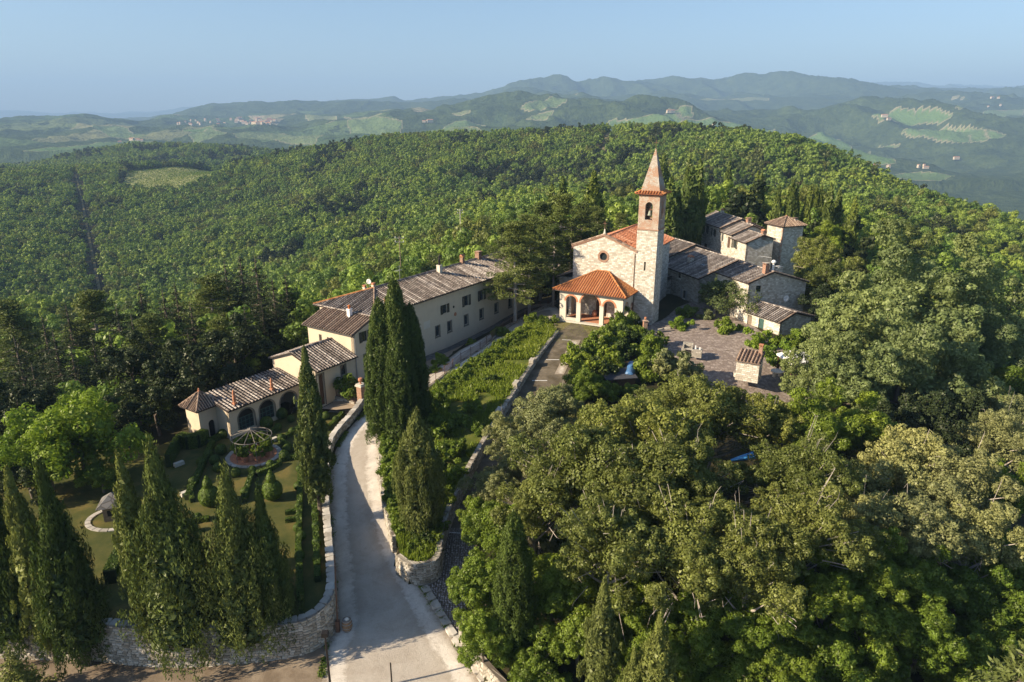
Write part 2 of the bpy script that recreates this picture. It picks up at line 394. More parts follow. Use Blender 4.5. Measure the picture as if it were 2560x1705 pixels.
# wedge of rough grass between the two lanes
wall_r = [P(1392, 826, .3), P(1354, 872, -.1), P(1315, 925, -.5), P(1290, 965, -.9), P(1248, 1030, -1.5), P(1207, 1098, -2.1), P(1153, 1196, -2.9), P(1108, 1290, -3.5), P(1096, 1360, -4.0)]
round_end = [P(1094, 1385, -4.1), P(1080, 1400, -4.15), P(1050, 1408, -4.2), P(1020, 1404, -4.2), P(996, 1385, -4.2)]
wall_l = [P(985, 1340, -4.0), P(972, 1290, -3.8), P(960, 1240, -3.6), P(954, 1180, -3.2), P(950, 1110, -2.8), P(948, 1050, -2.5)]
path_edge = [P(985, 1030, -2.6), P(1070, 985, -2.2), P(1135, 935, -1.7), P(1215, 880, -1.1), P(1290, 830, -.6), P(1350, 800, -.2)]
wedge_poly = [xy(p) for p in inward(smooth3(wall_r + round_end), .18) + inward(smooth3(wall_l), .18) + path_edge]
wz = TPS([(p.x, p.y, p.z-.35) for p in wall_r + round_end] + [(p.x, p.y, p.z - .05) for p in wall_l] + [(p.x, p.y, p.z) for p in path_edge] +
         [tuple(P(1100, 1060, -2.4)), tuple(P(1200, 960, -1.5))])
rbank = [xy(P(1300, 1760, -5.6)), xy(P(1262, 1705, -5.6)), xy(P(1190, 1625, -5.55)), xy(P(1157, 1560, -5.5)), (-2.5, 45), (4, 47), (9, 40), (7, 30)]
def zones(X, Y, Z):
    Z = np.array(Z, float)
    g = inpoly(X, Y, garden_poly); Z[g] = -4.0
    # bank up to the villa court in the garden's far corner
    w = inpoly(X, Y, wedge_poly); 
    m_ = inpoly(X, Y, rbank); Z[m_] = np.maximum(Z[m_], -5.85)
    if w.any(): Z[w] = wz(np.asarray(X)[w], np.asarray(Y)[w])
    return Z
def height(X, Y):
    X, Y = np.broadcast_arrays(np.asarray(X, float), np.asarray(Y, float)); sh = X.shape
    X = X.ravel(); Y = Y.ravel(); Z = base_h(X, Y)
    far = np.clip((np.hypot(X, Y) - 170) / 200, 0, 1) * np.clip((900-np.hypot(X, Y))/350, .25, 1)
    Z = Z + far * (fbm(X, Y, 190, 3, 3) - .5) * 30
    Z = zones(X, Y, Z)
    return Z.reshape(sh)
def H1(x, y): return float(height(np.array([x]), np.array([y]))[0])

def grid_mesh(name, X, Y, Z, m, attrs=None):
    ny, nx = X.shape; v = np.stack([X.ravel(), Y.ravel(), Z.ravel()], 1).astype(np.float32)
    i = np.arange(ny*nx).reshape(ny, nx); f = np.stack([i[:-1, :-1], i[:-1, 1:], i[1:, 1:], i[1:, :-1]], -1).reshape(-1, 4)
    return np_mesh(name, v, f, m, attrs, smooth=True)
def np_mesh(name, v, f, m, attrs=None, smooth=False):
    me = bpy.data.meshes.new(name); k = f.shape[1]
    me.vertices.add(len(v)); me.vertices.foreach_set("co", np.ascontiguousarray(v, np.float32).ravel())
    me.loops.add(f.size); me.loops.foreach_set("vertex_index", np.ascontiguousarray(f, np.int32).ravel())
    me.polygons.add(len(f)); me.polygons.foreach_set("loop_start", np.arange(0, f.size, k, dtype=np.int32))
    try: me.polygons.foreach_set("loop_total", np.full(len(f), k, np.int32))
    except Exception: pass
    if smooth: me.polygons.foreach_set("use_smooth", np.ones(len(f), bool))
    for an, av in (attrs or {}).items():
        a = me.attributes.new(an, 'FLOAT', 'POINT'); a.data.foreach_set("value", np.ascontiguousarray(av, np.float32).ravel())
    me.update(calc_edges=True)
    if m is not None:
        for q in (m if isinstance(m, (list, tuple)) else [m]): me.materials.append(q)
    return me

# sheets (roads, paths) drape on the height field; the ground dips below them
sheet_polys = []
def smooth_poly(pts, it=2, closed=True):
    pts = [Vector((p[0], p[1])) for p in pts]
    for _ in range(it):
        q = []; n = len(pts)
        for i in range(n if closed else n-1):
            a, b = pts[i], pts[(i+1) % n]; q += [a*.75 + b*.25, a*.25 + b*.75]
        if not closed: q = [pts[0]] + q + [pts[-1]]
        pts = q
    return [(p.x, p.y) for p in pts]
# ------------------------------------------------------------ ground surfaces
from mathutils.geometry import delaunay_2d_cdt
def G(px, py, it=14):
    """world point where the picture ray meets the ground"""
    z = -4.0
    for _ in range(it):
        p = P(px, py, z); z = z*.35 + .65*float(base_h(np.array([p.x]), np.array([p.y]))[0])
    return P(px, py, z)
def GD(px, py): return G(px*1.0875, py*1.0875)
def resample(poly, step, closed=True):
    out = []; n = len(poly)
    for i in range(n if closed else n-1):
        a = Vector(poly[i][:2]); b = Vector(poly[(i+1) % n][:2]); k = max(1, int((b-a).length/step))
        for j in range(k): out.append(tuple(a.lerp(b, j/k)))
    if not closed: out.append(tuple(poly[-1][:2]))
    return out
def sheet(name, poly, m, dz=.03, step=.8, zf=None, kind='structure', dip=True, thick=0):
    b = resample(poly, step); xs = [p[0] for p in b]; ys = [p[1] for p in b]
    gx, gy = np.meshgrid(np.arange(min(xs), max(xs), step), np.arange(min(ys), max(ys), step))
    gx = gx + step*.25*np.sin(gy*7.1); ins = inpoly(gx, gy, b) & (seg_dist(gx, gy, b + [b[0]]) > step*.45)
    pts = [Vector(p) for p in b] + [Vector((float(x), float(y))) for x, y in zip(gx[ins], gy[ins])]
    n = len(b); r = delaunay_2d_cdt(pts, [(i, (i+1) % n) for i in range(n)], [list(range(n))], 1, 1e-4)
    X = np.array([p.x for p in r[0]]); Y = np.array([p.y for p in r[0]])
    Z = (zf or base_h)(X, Y) + dz
    me = bpy.data.meshes.new(name); fs = [f if (r[0][f[1]]-r[0][f[0]]).cross(r[0][f[2]]-r[0][f[0]]) > 0 else f[::-1] for f in r[2]]
    me.from_pydata([(float(a), float(c), float(d)) for a, c, d in zip(X, Y, Z)], [], fs)
    e_ = me.attributes.new('edge', 'FLOAT', 'POINT'); e_.data.foreach_set('value', seg_dist(X, Y, b + [b[0]]).astype(np.float32))
    o = meshobj(name, me, m, smooth=True); tag(o, kind=kind)
    if dip: sheet_polys.append(b)
    return o
DL = lambda L: [xy(GD(*p)) for p in L]
def gravel_mat():
    m, n, b = mat('pale_gravel'); co = objco(n); b.inputs['Roughness'].default_value = .95; b.inputs['Specular IOR Level'].default_value = .1
    f = noise(n, .35, 6, .65, co, .6); f2 = noise(n, 16, 5, .85, co); f3 = noise(n, 1.6, 6, .75, co, .4); e = attr(n, 'edge').outputs['Fac']
    c = ramp(n, f, [(.3, (.52,.47,.41)), (.5, (.66,.61,.54)), (.7, (.78,.74,.67))])
    ed = mathn(n, 'ADD', e, mathn(n, 'MULTIPLY', mathn(n, 'SUBTRACT', f3, .5), 1.6))
    c = mixc(n, ramp(n, mathn(n, 'MULTIPLY', ed, .2), [(.02, (.9, .9, .9)), (.13, (.1, .1, .1)), (.20, (.0, .0, .0)), (.27, (.1, .1, .1)), (.34, (.6, .6, .6)), (.46, (.5, .5, .5))]), c, (.27,.22,.165))
    c = mixc(n, mathn(n, 'MULTIPLY', mathn(n, 'SUBTRACT', f3, .5, True), 1.4), c, (.24,.20,.15)); c = mixc(n, mathn(n, 'MULTIPLY', mathn(n, 'SUBTRACT', f2, .46, True), 1.3), c, (.17,.15,.12))
    n.links.new(c, b.inputs['Base Color']); bump(n, b, mathn(n, 'ADD', f2, f3), .06, .8); return m
M['gravel'] = gravel_mat()
def paving_mat(name, cols, mortar, scale=2.2):
    m, n, b = mat(name); co = objco(n); b.inputs['Roughness'].default_value = .9; b.inputs['Specular IOR Level'].default_value = .15
    v = N(n, 'ShaderNodeTexVoronoi'); v.feature = 'DISTANCE_TO_EDGE'; v.inputs['Scale'].default_value = scale; n.links.new(co, v.inputs['Vector'])
    v2 = N(n, 'ShaderNodeTexVoronoi'); v2.inputs['Scale'].default_value = scale; n.links.new(co, v2.inputs['Vector'])
    sp_ = N(n, 'ShaderNodeSeparateColor'); n.links.new(v2.outputs['Color'], sp_.inputs[0])
    c = ramp(n, sp_.outputs[0], [(.1, cols[0]), (.5, cols[1]), (.9, cols[2])])
    c = mixc(n, mathn(n, 'MULTIPLY', noise(n, .5, 5, .6, co), .5), c, cols[0])
    e = mathn(n, 'MULTIPLY', v.outputs[0], 14.0, True)
    c = mixc(n, e, mortar, c); n.links.new(c, b.inputs['Base Color']); bump(n, b, e, .03, .6); return m
M['paving'] = paving_mat('stone_paving', [(.20,.16,.14), (.27,.22,.19), (.38,.32,.28)], (.15,.12,.09))
M['aisle'] = ground_mat('trodden_gravel', (.085,.07,.045), (.15,.125,.09), (.25,.21,.155), .5, 12)
M['court'] = ground_mat('court_gravel', (.30,.23,.17), (.34,.27,.20), (.39,.31,.24), .3, 14)
M['slab'] = paving_mat('grey_slabs', [(.10,.10,.10), (.15,.15,.15), (.20,.19,.18)], (.08,.07,.06), 1.4)
M['cob'] = simple('cobble_stone', (.24,.21,.20), .85, .45, 2.5)

road_px = [(868,925),(835,952),(795,995),(768,1040),(759,1100),(757,1200),(765,1300),(771,1400),(770,1445),(752,1475),(742,1520),(738,1640),(745,1800),(1200,1800),(1130,1610),(1095,1550),(1060,1500),(1030,1450),(985,1375),(945,1305),(905,1225),(892,1160),(880,1110),(876,1050),(878,980),(905,940)]
road_poly = smooth_poly(DL(road_px), 2)
sheet('gravel_road', road_poly, M['gravel'], .04)
dirt_poly = smooth_poly(DL([(750,1470),(690,1460),(560,1470),(420,1482),(300,1478),(190,1468),(60,1462),(-200,1450),(-500,1500),(-400,1800),(300,1900),(748,1800),(746,1560)]), 1)
sheet('dirt_parking', dirt_poly, M['dirt'], .025, 1.2)
cob_poly = DL([(1003,1283),(1012,1240),(1030,1215),(1062,1212),(1110,1225),(1075,1330),(1068,1440),(1085,1478),(1062,1496),(1040,1462),(1000,1395),(962,1325),(945,1292)])
sheet('cobbled_bay_bed', cob_poly, M['aisle'], .03)
aisle_poly = [(p.x+.15, p.y) for p in wall_r][::-1] + [xy(G(1440, 800)), xy(G(1480, 845)), xy(G(1440, 915)), xy(G(1415, 975)), xy(G(1375, 1060)), xy(G(1340, 1180)), xy(G(1270, 1330)), xy(G(1190, 1340)), xy(G(1100, 1335))]
sheet('parking_lane', aisle_poly, M['aisle'], .02)
court_poly = [xy(VL(-19.8, -.2)), xy(VL(30, -.2)), xy(VL(30, -5)), xy(P(1255, 786, -1.9)), xy(P(1160, 860, -2.2)), xy(P(1085, 930, -2.4)), xy(P(1010, 985, -2.7)), xy(P(960, 1000, -2.9)), xy(P(905, 1000, -2.9)), xy(P(880, 960, -2.6)), xy(VL(-17.5, -4.5)), xy(VL(-19.3, -2.2))]
sheet('villa_courtyard', court_poly, M['court'], .03)
path_poly = [xy(P(945, 1010, -2.9)), xy(P(1000, 1005, -2.7))] + [xy(p) for p in path_edge[1:]] + [xy(P(1385, 812, -.1)), xy(P(1410, 800, 0)), xy(P(1402, 775, 0)), xy(P(1385, 758, -.1)), xy(P(1340, 770, -.4)), xy(P(1250, 812, -1.0)), xy(P(1150, 872, -1.8)), xy(P(1060, 952, -2.3)), xy(P(1000, 978, -2.7))]
sheet('gravel_path', path_poly, M['gravel'], .05)
yard_poly = smooth_poly([xy(P(*q)) for q in [(1610,818,0),(1660,800,0),(1700,765,0),(1790,755,0),(1850,800,0),(1900,835,0),(1960,880,0),(2040,900,-.2),(2060,960,-.3),(1960,975,-.2),(1850,965,-.2),(1760,945,-.1),(1690,915,0),(1640,900,0),(1600,870,0)]], 1)
sheet('paved_yard', yard_poly, M['paving'], .03)
terr_poly = [xy(P(*q)) for q in [(1330,850,-.4),(1395,800,-.1),(1560,835,0),(1600,870,-.1),(1540,880,-.2),(1420,860,-.3)]]
sheet('church_forecourt', terr_poly, M['dryland'], .015)
wz_ = lambda X, Y: wz(X, Y)
sheet('grass_bank', wedge_poly, M['grass'], .05, .8, wz_)
gp2 = garden_poly
sheet('garden_lawn', gp2, M['lawn'], .04, 1.0, lambda X, Y: np.full(np.shape(X), -4.0))
# pale flagstone strip and white bay lines on the lane
def strip(name, a, b, w, m, dz, kind='structure', zf=None):
    a = Vector(xy(a)); b = Vector(xy(b)); d = (b-a).normalized(); nn = Vector((-d.y, d.x))*w/2
    o = sheet(name, [tuple(a+nn), tuple(a-nn), tuple(b-nn), tuple(b+nn)], m, dz, .6, zf, kind, dip=False); return o
sheet('flagstone_strip', [xy(G(*q)) for q in [(1427,851),(1452,851),(1432,893),(1410,937),(1386,937),(1408,893)]], M['gravel'], .06, .6, dip=False)
for a, b in [((1365,900),(1398,900)),((1405,850),(1442,852)),((1330,952),(1368,952)),((1180,1244),(1240,1246)),((1113,1331),(1185,1336)),((1290,1020),(1330,1020))]:
    strip('bay_line', G(*a), G(*b), .12, M['white'], .05)
# slab strip along the villa foot
sheet('slab_strip', [xy(VL(-13.6,-.15)), xy(VL(28,-.15)), xy(VL(28,-2.0)), xy(VL(-13.6,-2.0))], M['slab'], .05, 1.0, dip=False)

# ground meshes
gx = np.arange(-78, 90.1, .5); gy = np.arange(14, 160.1, .5); X, Y = np.meshgrid(gx, gy); Z = height(X, Y)
dip = np.zeros(X.shape, bool)
for b in sheet_polys: dip |= inpoly(X, Y, b) & (seg_dist(X, Y, b+[b[0]]) > .35)
Z = Z + .12*(fbm(X, Y, 3, 5, 3)-.5)*(~dip) - .16*dip
o = meshobj('hilltop_ground', grid_mesh('hilltop_ground', X, Y, Z, M['soil'])); tag(o, kind='structure')
t = np.linspace(0, 1, 270); Yr = 12 * (1750/12)**t; a = np.linspace(-1.35, 1.35, 350)
Yg, A = np.meshgrid(Yr, a, indexing='ij'); Xg = A*(Yg+40); Zg = height(Xg, Yg)
ins = (Xg > -74) & (Xg < 86) & (Yg > 18) & (Yg < 156); Zg[ins] -= 1.5
Zg = np.where(Yg > 1450, Zg - (Yg-1450)*.35, Zg)
o = meshobj('valley_ground', grid_mesh('valley_ground', Xg, Yg, Zg, M['soil'])); tag(o, kind='structure')
# ------------------------------------------------------------ foliage
def leaf_mat(name, c, var=.35, hue=None, trans=.25, big=.25):
    """c = mean albedo; per-leaf attribute v, per-tree random, slow noise through the crown"""
    m, n, b = mat(name); n.nodes.remove(b); out = [x for x in n.nodes if x.type == 'OUTPUT_MATERIAL'][0]
    a = attr(n, 'v').outputs['Fac']; oi = N(n, 'ShaderNodeObjectInfo').outputs['Random']; co = objco(n)
    k = mathn(n, 'ADD', mathn(n, 'MULTIPLY', a, .55), mathn(n, 'MULTIPLY', noise(n, 1.1, 3, .6, co), .45))
    lo = [x*(1-var) for x in c]; hi = [x*(1+var*1.2) for x in c]
    if hue: hi = [h*1.0 for h in hue]
    col = ramp(n, k, [(.2, lo), (.5, c), (.85, hi)])
    tint = ramp(n, oi, [(0, (1-big, 1-big*.7, 1-big*.7)), (.5, (1, 1, 1)), (1, (1+big*1.0, 1+big*.9, 1+big*.4))])
    col = mixc(n, 1.0, col, tint, 'MULTIPLY')
    gp_ = N(n, 'ShaderNodeNewGeometry').outputs['Position']; pn = noise(n, .018, 3, .6, gp_)
    col = mixc(n, 1.0, col, ramp(n, pn, [(.3, (.66, .76, .80)), (.5, (1, 1, 1)), (.7, (1.30, 1.16, .95))]), 'MULTIPLY')
    d = N(n, 'ShaderNodeBsdfDiffuse'); t = N(n, 'ShaderNodeBsdfTranslucent'); g = N(n, 'ShaderNodeBsdfGlossy'); g.inputs['Roughness'].default_value = .45
    n.links.new(col, d.inputs[0]); n.links.new(mixc(n, .5, col, [c[0]*1.6, c[1]*1.7, c[2]*.6]), t.inputs[0]); g.inputs[0].default_value = (.5, .5, .45, 1)
    m1 = N(n, 'ShaderNodeMixShader'); m1.inputs[0].default_value = trans; n.links.new(d.outputs[0], m1.inputs[1]); n.links.new(t.outputs[0], m1.inputs[2])
    m2 = N(n, 'ShaderNodeMixShader'); m2.inputs[0].default_value = .035; n.links.new(m1.outputs[0], m2.inputs[1]); n.links.new(g.outputs[0], m2.inputs[2])
    n.links.new(m2.outputs[0], out.inputs[0]); return m
L = {}
L['oak'] = leaf_mat('holm_oak_leaf', (.138,.160,.040), .45)
L['olive'] = leaf_mat('grey_olive_leaf', (.22,.23,.095), .35)
L['poplar'] = leaf_mat('grey_poplar_leaf', (.175,.215,.080), .35, trans=.3)
L['green'] = leaf_mat('fresh_green_leaf', (.145,.200,.025), .5, trans=.3)
L['lime'] = leaf_mat('lime_leaf', (.17,.245,.028), .4, trans=.35)
L['cypress'] = leaf_mat('cypress_leaf', (.060,.088,.020), .45, trans=.12)
L['cypress_light'] = leaf_mat('pale_cypress_leaf', (.13,.15,.042), .4, trans=.15)
L['cypress_far'] = leaf_mat('sunlit_cypress_leaf', (.10,.135,.03), .4, trans=.15)  # brighter copy of the cypress leaf; sun on far trees painted into it
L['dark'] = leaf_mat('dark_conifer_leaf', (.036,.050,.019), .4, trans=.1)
L['pine'] = leaf_mat('pine_leaf', (.125,.150,.038), .45, trans=.12)
L['wood'] = leaf_mat('woodland_leaf', (.18,.25,.05), .35, trans=.25, big=.42)
L['box'] = leaf_mat('clipped_box_leaf', (.075,.115,.018), .35, trans=.15)
L['yellow'] = leaf_mat('broom_flower', (.62,.50,.03), .3)
L['bare'] = leaf_mat('dry_twig', (.20,.14,.11), .3, trans=.1)
L['grass'] = leaf_mat('long_grass_blade', (.17,.22,.03), .35, trans=.35)
L['pink'] = leaf_mat('oleander_leaf', (.12,.15,.05), .3)
M['bark'] = simple('grey_bark', (.15,.12,.095), .95, .3, 5)
M['bark_pale'] = simple('pale_bark', (.34,.30,.26), .9, .25, 5)
M['bark_brown'] = simple('brown_bark', (.13,.085,.055), .95, .3, 5)

def unit(a): return a / (np.linalg.norm(a, axis=-1, keepdims=True) + 1e-9)
def leaf_arrays(cc, rr, n, size, seed=0, out=.65, flat=0.0, shell=(.72, 1.08), low=-.9, up=0.0, aspect=.6, vert=0.0):
    """cc (k,3) clump centres, rr (k,3) radii; n leaves on their surfaces"""
    g = np.random.default_rng(seed); cc = np.asarray(cc, float); rr = np.asarray(rr, float)
    w = (rr[:, 0]*rr[:, 2] + rr[:, 0]*rr[:, 1]); idx = g.choice(len(cc), n, p=w/w.sum())
    d = unit(g.normal(size=(n, 3))); d[:, 2] = np.where(d[:, 2] < low, -d[:, 2], d[:, 2])
    rad = g.uniform(shell[0], shell[1], (n, 1)); p = cc[idx] + d*rr[idx]*rad
    nr = unit(d/rr[idx]*rr[idx].mean(1, keepdims=True)*out + g.normal(size=(n, 3))*(1-out)*.9 + np.array([0, 0, up]))
    tt = g.normal(size=(n, 3)); tt[:, 2] *= (1-flat); t = unit(np.cross(nr, tt))
    if vert: t = unit(t*(1-vert) + np.array([0, 0, 1.0])*vert)
    b = unit(np.cross(nr, t))
    s = size * g.uniform(.6, 1.35, (n, 1)); v = np.empty((n, 4, 3))
    v[:, 0] = p - t*s; v[:, 1] = p - b*s*aspect; v[:, 2] = p + t*s; v[:, 3] = p + b*s*aspect
    cl = g.random(len(cc)); a = np.clip(.55*cl[idx] + .45*g.random(n), 0, 1)
    return v.reshape(-1, 3), np.repeat(a, 4)
def leaf_mesh(name, parts, m):
    v = np.concatenate([p[0] for p in parts]); a = np.concatenate([p[1] for p in parts])
    return np_mesh(name, v, np.arange(len(v)).reshape(-1, 4), m, {'v': a})
def crown_clumps(seed, R_=1.0, Hh=1.0, n=46, cr=(.20, .34), irr=.18, squash=.8, top=True):
    """two levels: lobes over an uneven ellipsoid, small sprays over every lobe"""
    g = np.random.default_rng(seed); nl = max(7, int(n**.5*1.25)); k = np.arange(nl)+.5
    ph = np.arccos(1-1.72*k/nl); th = np.pi*(1+5**.5)*k + seed; d = np.stack([np.cos(th)*np.sin(ph), np.sin(th)*np.sin(ph), np.cos(ph)], 1) + g.normal(size=(nl, 3))*.16; d = unit(d)
    lr = g.uniform(.30, .48, nl)*(1+irr*.6*g.normal(size=nl)); reach = (1+irr*g.normal(size=nl)) - lr*.62
    lc = d*reach[:, None]*np.array([R_, R_, Hh]); C_, Q_ = [], []; per = max(4, int(n*1.9/nl))
    for i in range(nl):
        e = unit(g.normal(size=(per, 3)) + d[i]*.75 + np.array([0, 0, .25])); r = g.uniform(cr[0], cr[1], per)*.62*R_
        C_.append(lc[i] + e*(lr[i]*R_*g.uniform(.72, 1.08, (per, 1)))*np.array([1, 1, .85])); Q_.append(np.stack([r, r, r*squash*g.uniform(.8, 1.3, per)], 1))
        C_.append(lc[i:i+1]); Q_.append(np.array([[lr[i]*R_*.72]*3]))
    return np.concatenate(C_), np.concatenate(Q_)
def twig_mb(mb, c, n, seed, zc_):
    g = np.random.default_rng(seed+9)
    for i in g.integers(0, len(c), n):
        e = Vector(c[i]); s_ = Vector((e.x*.35, e.y*.35, zc_+(e.z-zc_)*.3)); t = e + (e-s_)*g.uniform(.0, .10)+Vector(g.normal(size=3)*.15)
        mb.tube([s_.lerp(e, .4), e+Vector(g.normal(size=3)*.15), t], [.035, .02, .008], 3, False)
    return mb
def trunk_mb(h, r, lean=(0, 0), limbs=5, seed=0, spread=.5, n=7, reach=.55):
    g = random.Random(seed); mb = MB(); top = Vector((lean[0], lean[1], h))
    mb.tube([(0, 0, -.6), (0, 0, 0), (lean[0]*.3+g.uniform(-.1, .1), lean[1]*.3, h*.35), (lean[0]*.7, lean[1]*.7, h*.7), top], [r*1.25, r*1.1, r*.85, r*.55, r*.12], n)
    for i in range(limbs):
        z = h*g.uniform(.38, .75); a = i*2.4+g.uniform(-.4, .4); ln = spread*g.uniform(.7, 1.1); k = z/h
        s = Vector((lean[0]*k, lean[1]*k, z)); e = s + Vector((math.cos(a)*ln, math.sin(a)*ln, ln*reach))
        mb.tube([s, s.lerp(e, .5)+Vector((0, 0, -.04*ln)), e], [r*.4, r*.26, r*.06], 5)
    return mb
PROTO = {}          # name -> (crown mesh, trunk mesh, unit height)
def broad(key, leaf, n, size, h=9.0, R_=4.4, Hh=3.4, seed=1, trunk='bark', clumps=70, cr=(.17, .30), irr=.2, lz=.62, limbs=8, out=.76, twigs=0):
    c, rr = crown_clumps(seed, R_, Hh, clumps, cr, irr); g = np.random.default_rng(seed+5)
    # a few inner clumps to close the crown
    ci = unit(g.normal(size=(10, 3)))*np.array([R_, R_, Hh])*.45; ri = np.full((10, 3), R_*.32)
    c2 = np.array([0, 0, h*lz])
    parts = [leaf_arrays(c + c2, rr, int(n*.86), size, seed, out), leaf_arrays(ci + c2, ri, int(n*.14), size*1.3, seed+1)]
    PROTO[key] = (leaf_mesh(key+'_crown', parts, L[leaf]), twig_mb(trunk_mb(h*.8, .03*h, (.3, .2), limbs, seed, R_*.75), c+c2, twigs, seed, h*lz).mesh(key+'_trunk'), M[trunk])
def cypress(key, leaf, n, size, h=14.0, r=1.5, seed=1, prof=None, trunk='bark', bare=.08, ragged=.12):
    g = np.random.default_rng(seed); k = int(330*h/14); t = g.random(k)**.9
    pr = prof or (lambda t: np.sin(np.pi*np.clip(t*.86+.13, 0, 1))**.62 * (1-t)**.28)
    rad = r*pr(t)*(1 + ragged*g.normal(size=k)); th = g.random(k)*2*np.pi
    z = h*(bare + t*(1-bare)); cl = .115*r*g.uniform(.8, 1.6, k)
    c = np.stack([np.cos(th)*np.maximum(rad-cl, 0), np.sin(th)*np.maximum(rad-cl, 0), z], 1)
    rr = np.stack([cl, cl, cl*g.uniform(2.2, 4.2, k)], 1)
    zi = np.linspace(.1, .93, 16); ri = np.maximum(r*pr(zi)*.78, .05)
    ci = np.stack([0*zi, 0*zi, h*(bare+zi*(1-bare))], 1); rri = np.stack([ri, ri, np.full(16, h*.045)], 1)
    parts = [leaf_arrays(c, rr, int(n*.8), size*1.25, seed, .72, aspect=.26, vert=.62), leaf_arrays(ci, rri, int(n*.2), size*2.0, seed+1, .7)]
    mb = MB().tube([(0, 0, -.5), (0, 0, h*.1), (0, 0, h*.85)], [.16*r, .13*r, .02], 7)
    PROTO[key] = (leaf_mesh(key+'_crown', parts, L[leaf]), mb.mesh(key+'_trunk'), M[trunk])
def conifer(key, leaf, n, size, h=16.0, r=3.6, seed=1, bare=.08, layers=15, flat=.28, trunk='bark', tip=.9, droop=.15, perl=9):
    g = np.random.default_rng(seed); cc = []; rr = []; mb = MB()
    mb.tube([(0, 0, -.6), (0, 0, h*.3), (0, 0, h*.7), (0, 0, h)], [.017*h, .014*h, .009*h, .02], 7)
    for i in range(layers):
        t = (i+.3)/layers; z = h*(bare+(1-bare)*t); Rr = r*(1-t)**tip*g.uniform(.8, 1.12)+.12*r*(1-t)
        m_ = max(3, int(perl*(1-t*.6)))
        for j in range(m_):
            a = j*2*np.pi/m_ + g.uniform(-.3, .3)+i; L_ = Rr*g.uniform(.75, 1.15)
            mb.tube([(0, 0, z), (math.cos(a)*L_*.85, math.sin(a)*L_*.85, z-droop*L_)], [.05, .015], 4, False)
            for q in (.42, .7, .95):
                w = L_*.26*(1.25-q*.4) + .12
                cc.append((math.cos(a)*L_*q, math.sin(a)*L_*q, z-droop*L_*q+g.uniform(-.15, .15))); rr.append((w, w, w*flat*g.uniform(.8, 1.5)))
    cc.append((0, 0, h*.985)); rr.append((.25, .25, .6))
    for t in np.linspace(.04, .9, 16): q = r*(1-t)**tip*.55; cc.append((0, 0, h*(bare+(1-bare)*t))); rr.append((q, q, h*.05))
    PROTO[key] = (leaf_mesh(key+'_crown', [leaf_arrays(cc, rr, n, size, seed, .5, up=.2, aspect=.35)], L[leaf]), mb.mesh(key+'_trunk'), M[trunk])
def pine(key, leaf, n, size, h=15.0, r=3.4, seed=1, bare=.42, trunk='bark_pale'):
    """tall bare trunk, flat plates of foliage above"""
    g = np.random.default_rng(seed); cc = []; rr = []; mb = MB()
    mb.tube([(0, 0, -.6), (.05, 0, h*.35), (-.05, .05, h*.7), (0, 0, h*.98)], [.26, .2, .13, .03], 9)
    for i in range(16):
        t = i/15; z = h*(bare+(1-bare)*t*.98); Rr = r*(.75+.5*math.sin(math.pi*min(1, t*1.15+.08)))*(1-t*.62)
        for j in range(int(6-2*t)):
            a = g.uniform(0, 2*np.pi); L_ = Rr*g.uniform(.6, 1.15); dz = g.uniform(-.05, .3)*L_*(.4+t)
            mb.tube([(0, 0, z), (math.cos(a)*L_*.55, math.sin(a)*L_*.55, z+dz*.3), (math.cos(a)*L_*.95, math.sin(a)*L_*.95, z+dz)], [.07, .045, .015], 5, False)
            for q in (.5, .75, 1.0):
                w = g.uniform(.5, .95)*r*.27
                cc.append((math.cos(a)*L_*q+g.uniform(-.3, .3), math.sin(a)*L_*q+g.uniform(-.3, .3), z+dz*q+.12)); rr.append((w, w, w*.55))
    PROTO[key] = (leaf_mesh(key+'_crown', [leaf_arrays(cc, rr, n, size, seed, .45, up=.3, aspect=.35)], L[leaf]), mb.mesh(key+'_trunk'), M[trunk])
def bush(key, leaf, n, size, r=1.0, hh=.8, seed=1, clumps=22, cr=(.28, .45), irr=.2):
    c, rr = crown_clumps(seed, r, hh, clumps, cr, irr); c[:, 2] += hh*.75
    ci = np.array([[0, 0, hh*.6]]); ri = np.array([[r*.6, r*.6, hh*.6]])
    mb = trunk_mb(hh*1.2, .05, (0, 0), 4, seed, r*.6)
    PROTO[key] = (leaf_mesh(key+'_crown', [leaf_arrays(c, rr, int(n*.85), size, seed), leaf_arrays(ci, ri, int(n*.15), size*1.3, seed)], L[leaf]), mb.mesh(key+'_trunk'), M['bark'])
ROTN = [0]
for _k, _t in ((0, 0),): pass
def plant(key, x, y, z, s=1.0, sz=None, name='tree', label='', cat='tree', group=None, rz=None, crown='crown', trunk='trunk', tilt=0.0):
    cm, tm, tmat = PROTO[key]
    o = empty(name, (x, y, z), rnd.uniform(0, 6.28) if rz is None else rz, label, cat, group)
    if tilt: o.rotation_euler[0] = tilt*math.cos(ROTN[0]); o.rotation_euler[1] = tilt*math.sin(ROTN[0])
    ROTN[0] += 1.7
    o.scale = (s, s, sz or s)
    c = bpy.data.objects.new(crown, cm); link(c, o)
    if len(tm.materials) == 0: tm.materials.append(tmat)
    t_ = bpy.data.objects.new(trunk, tm); link(t_, o)
    return o
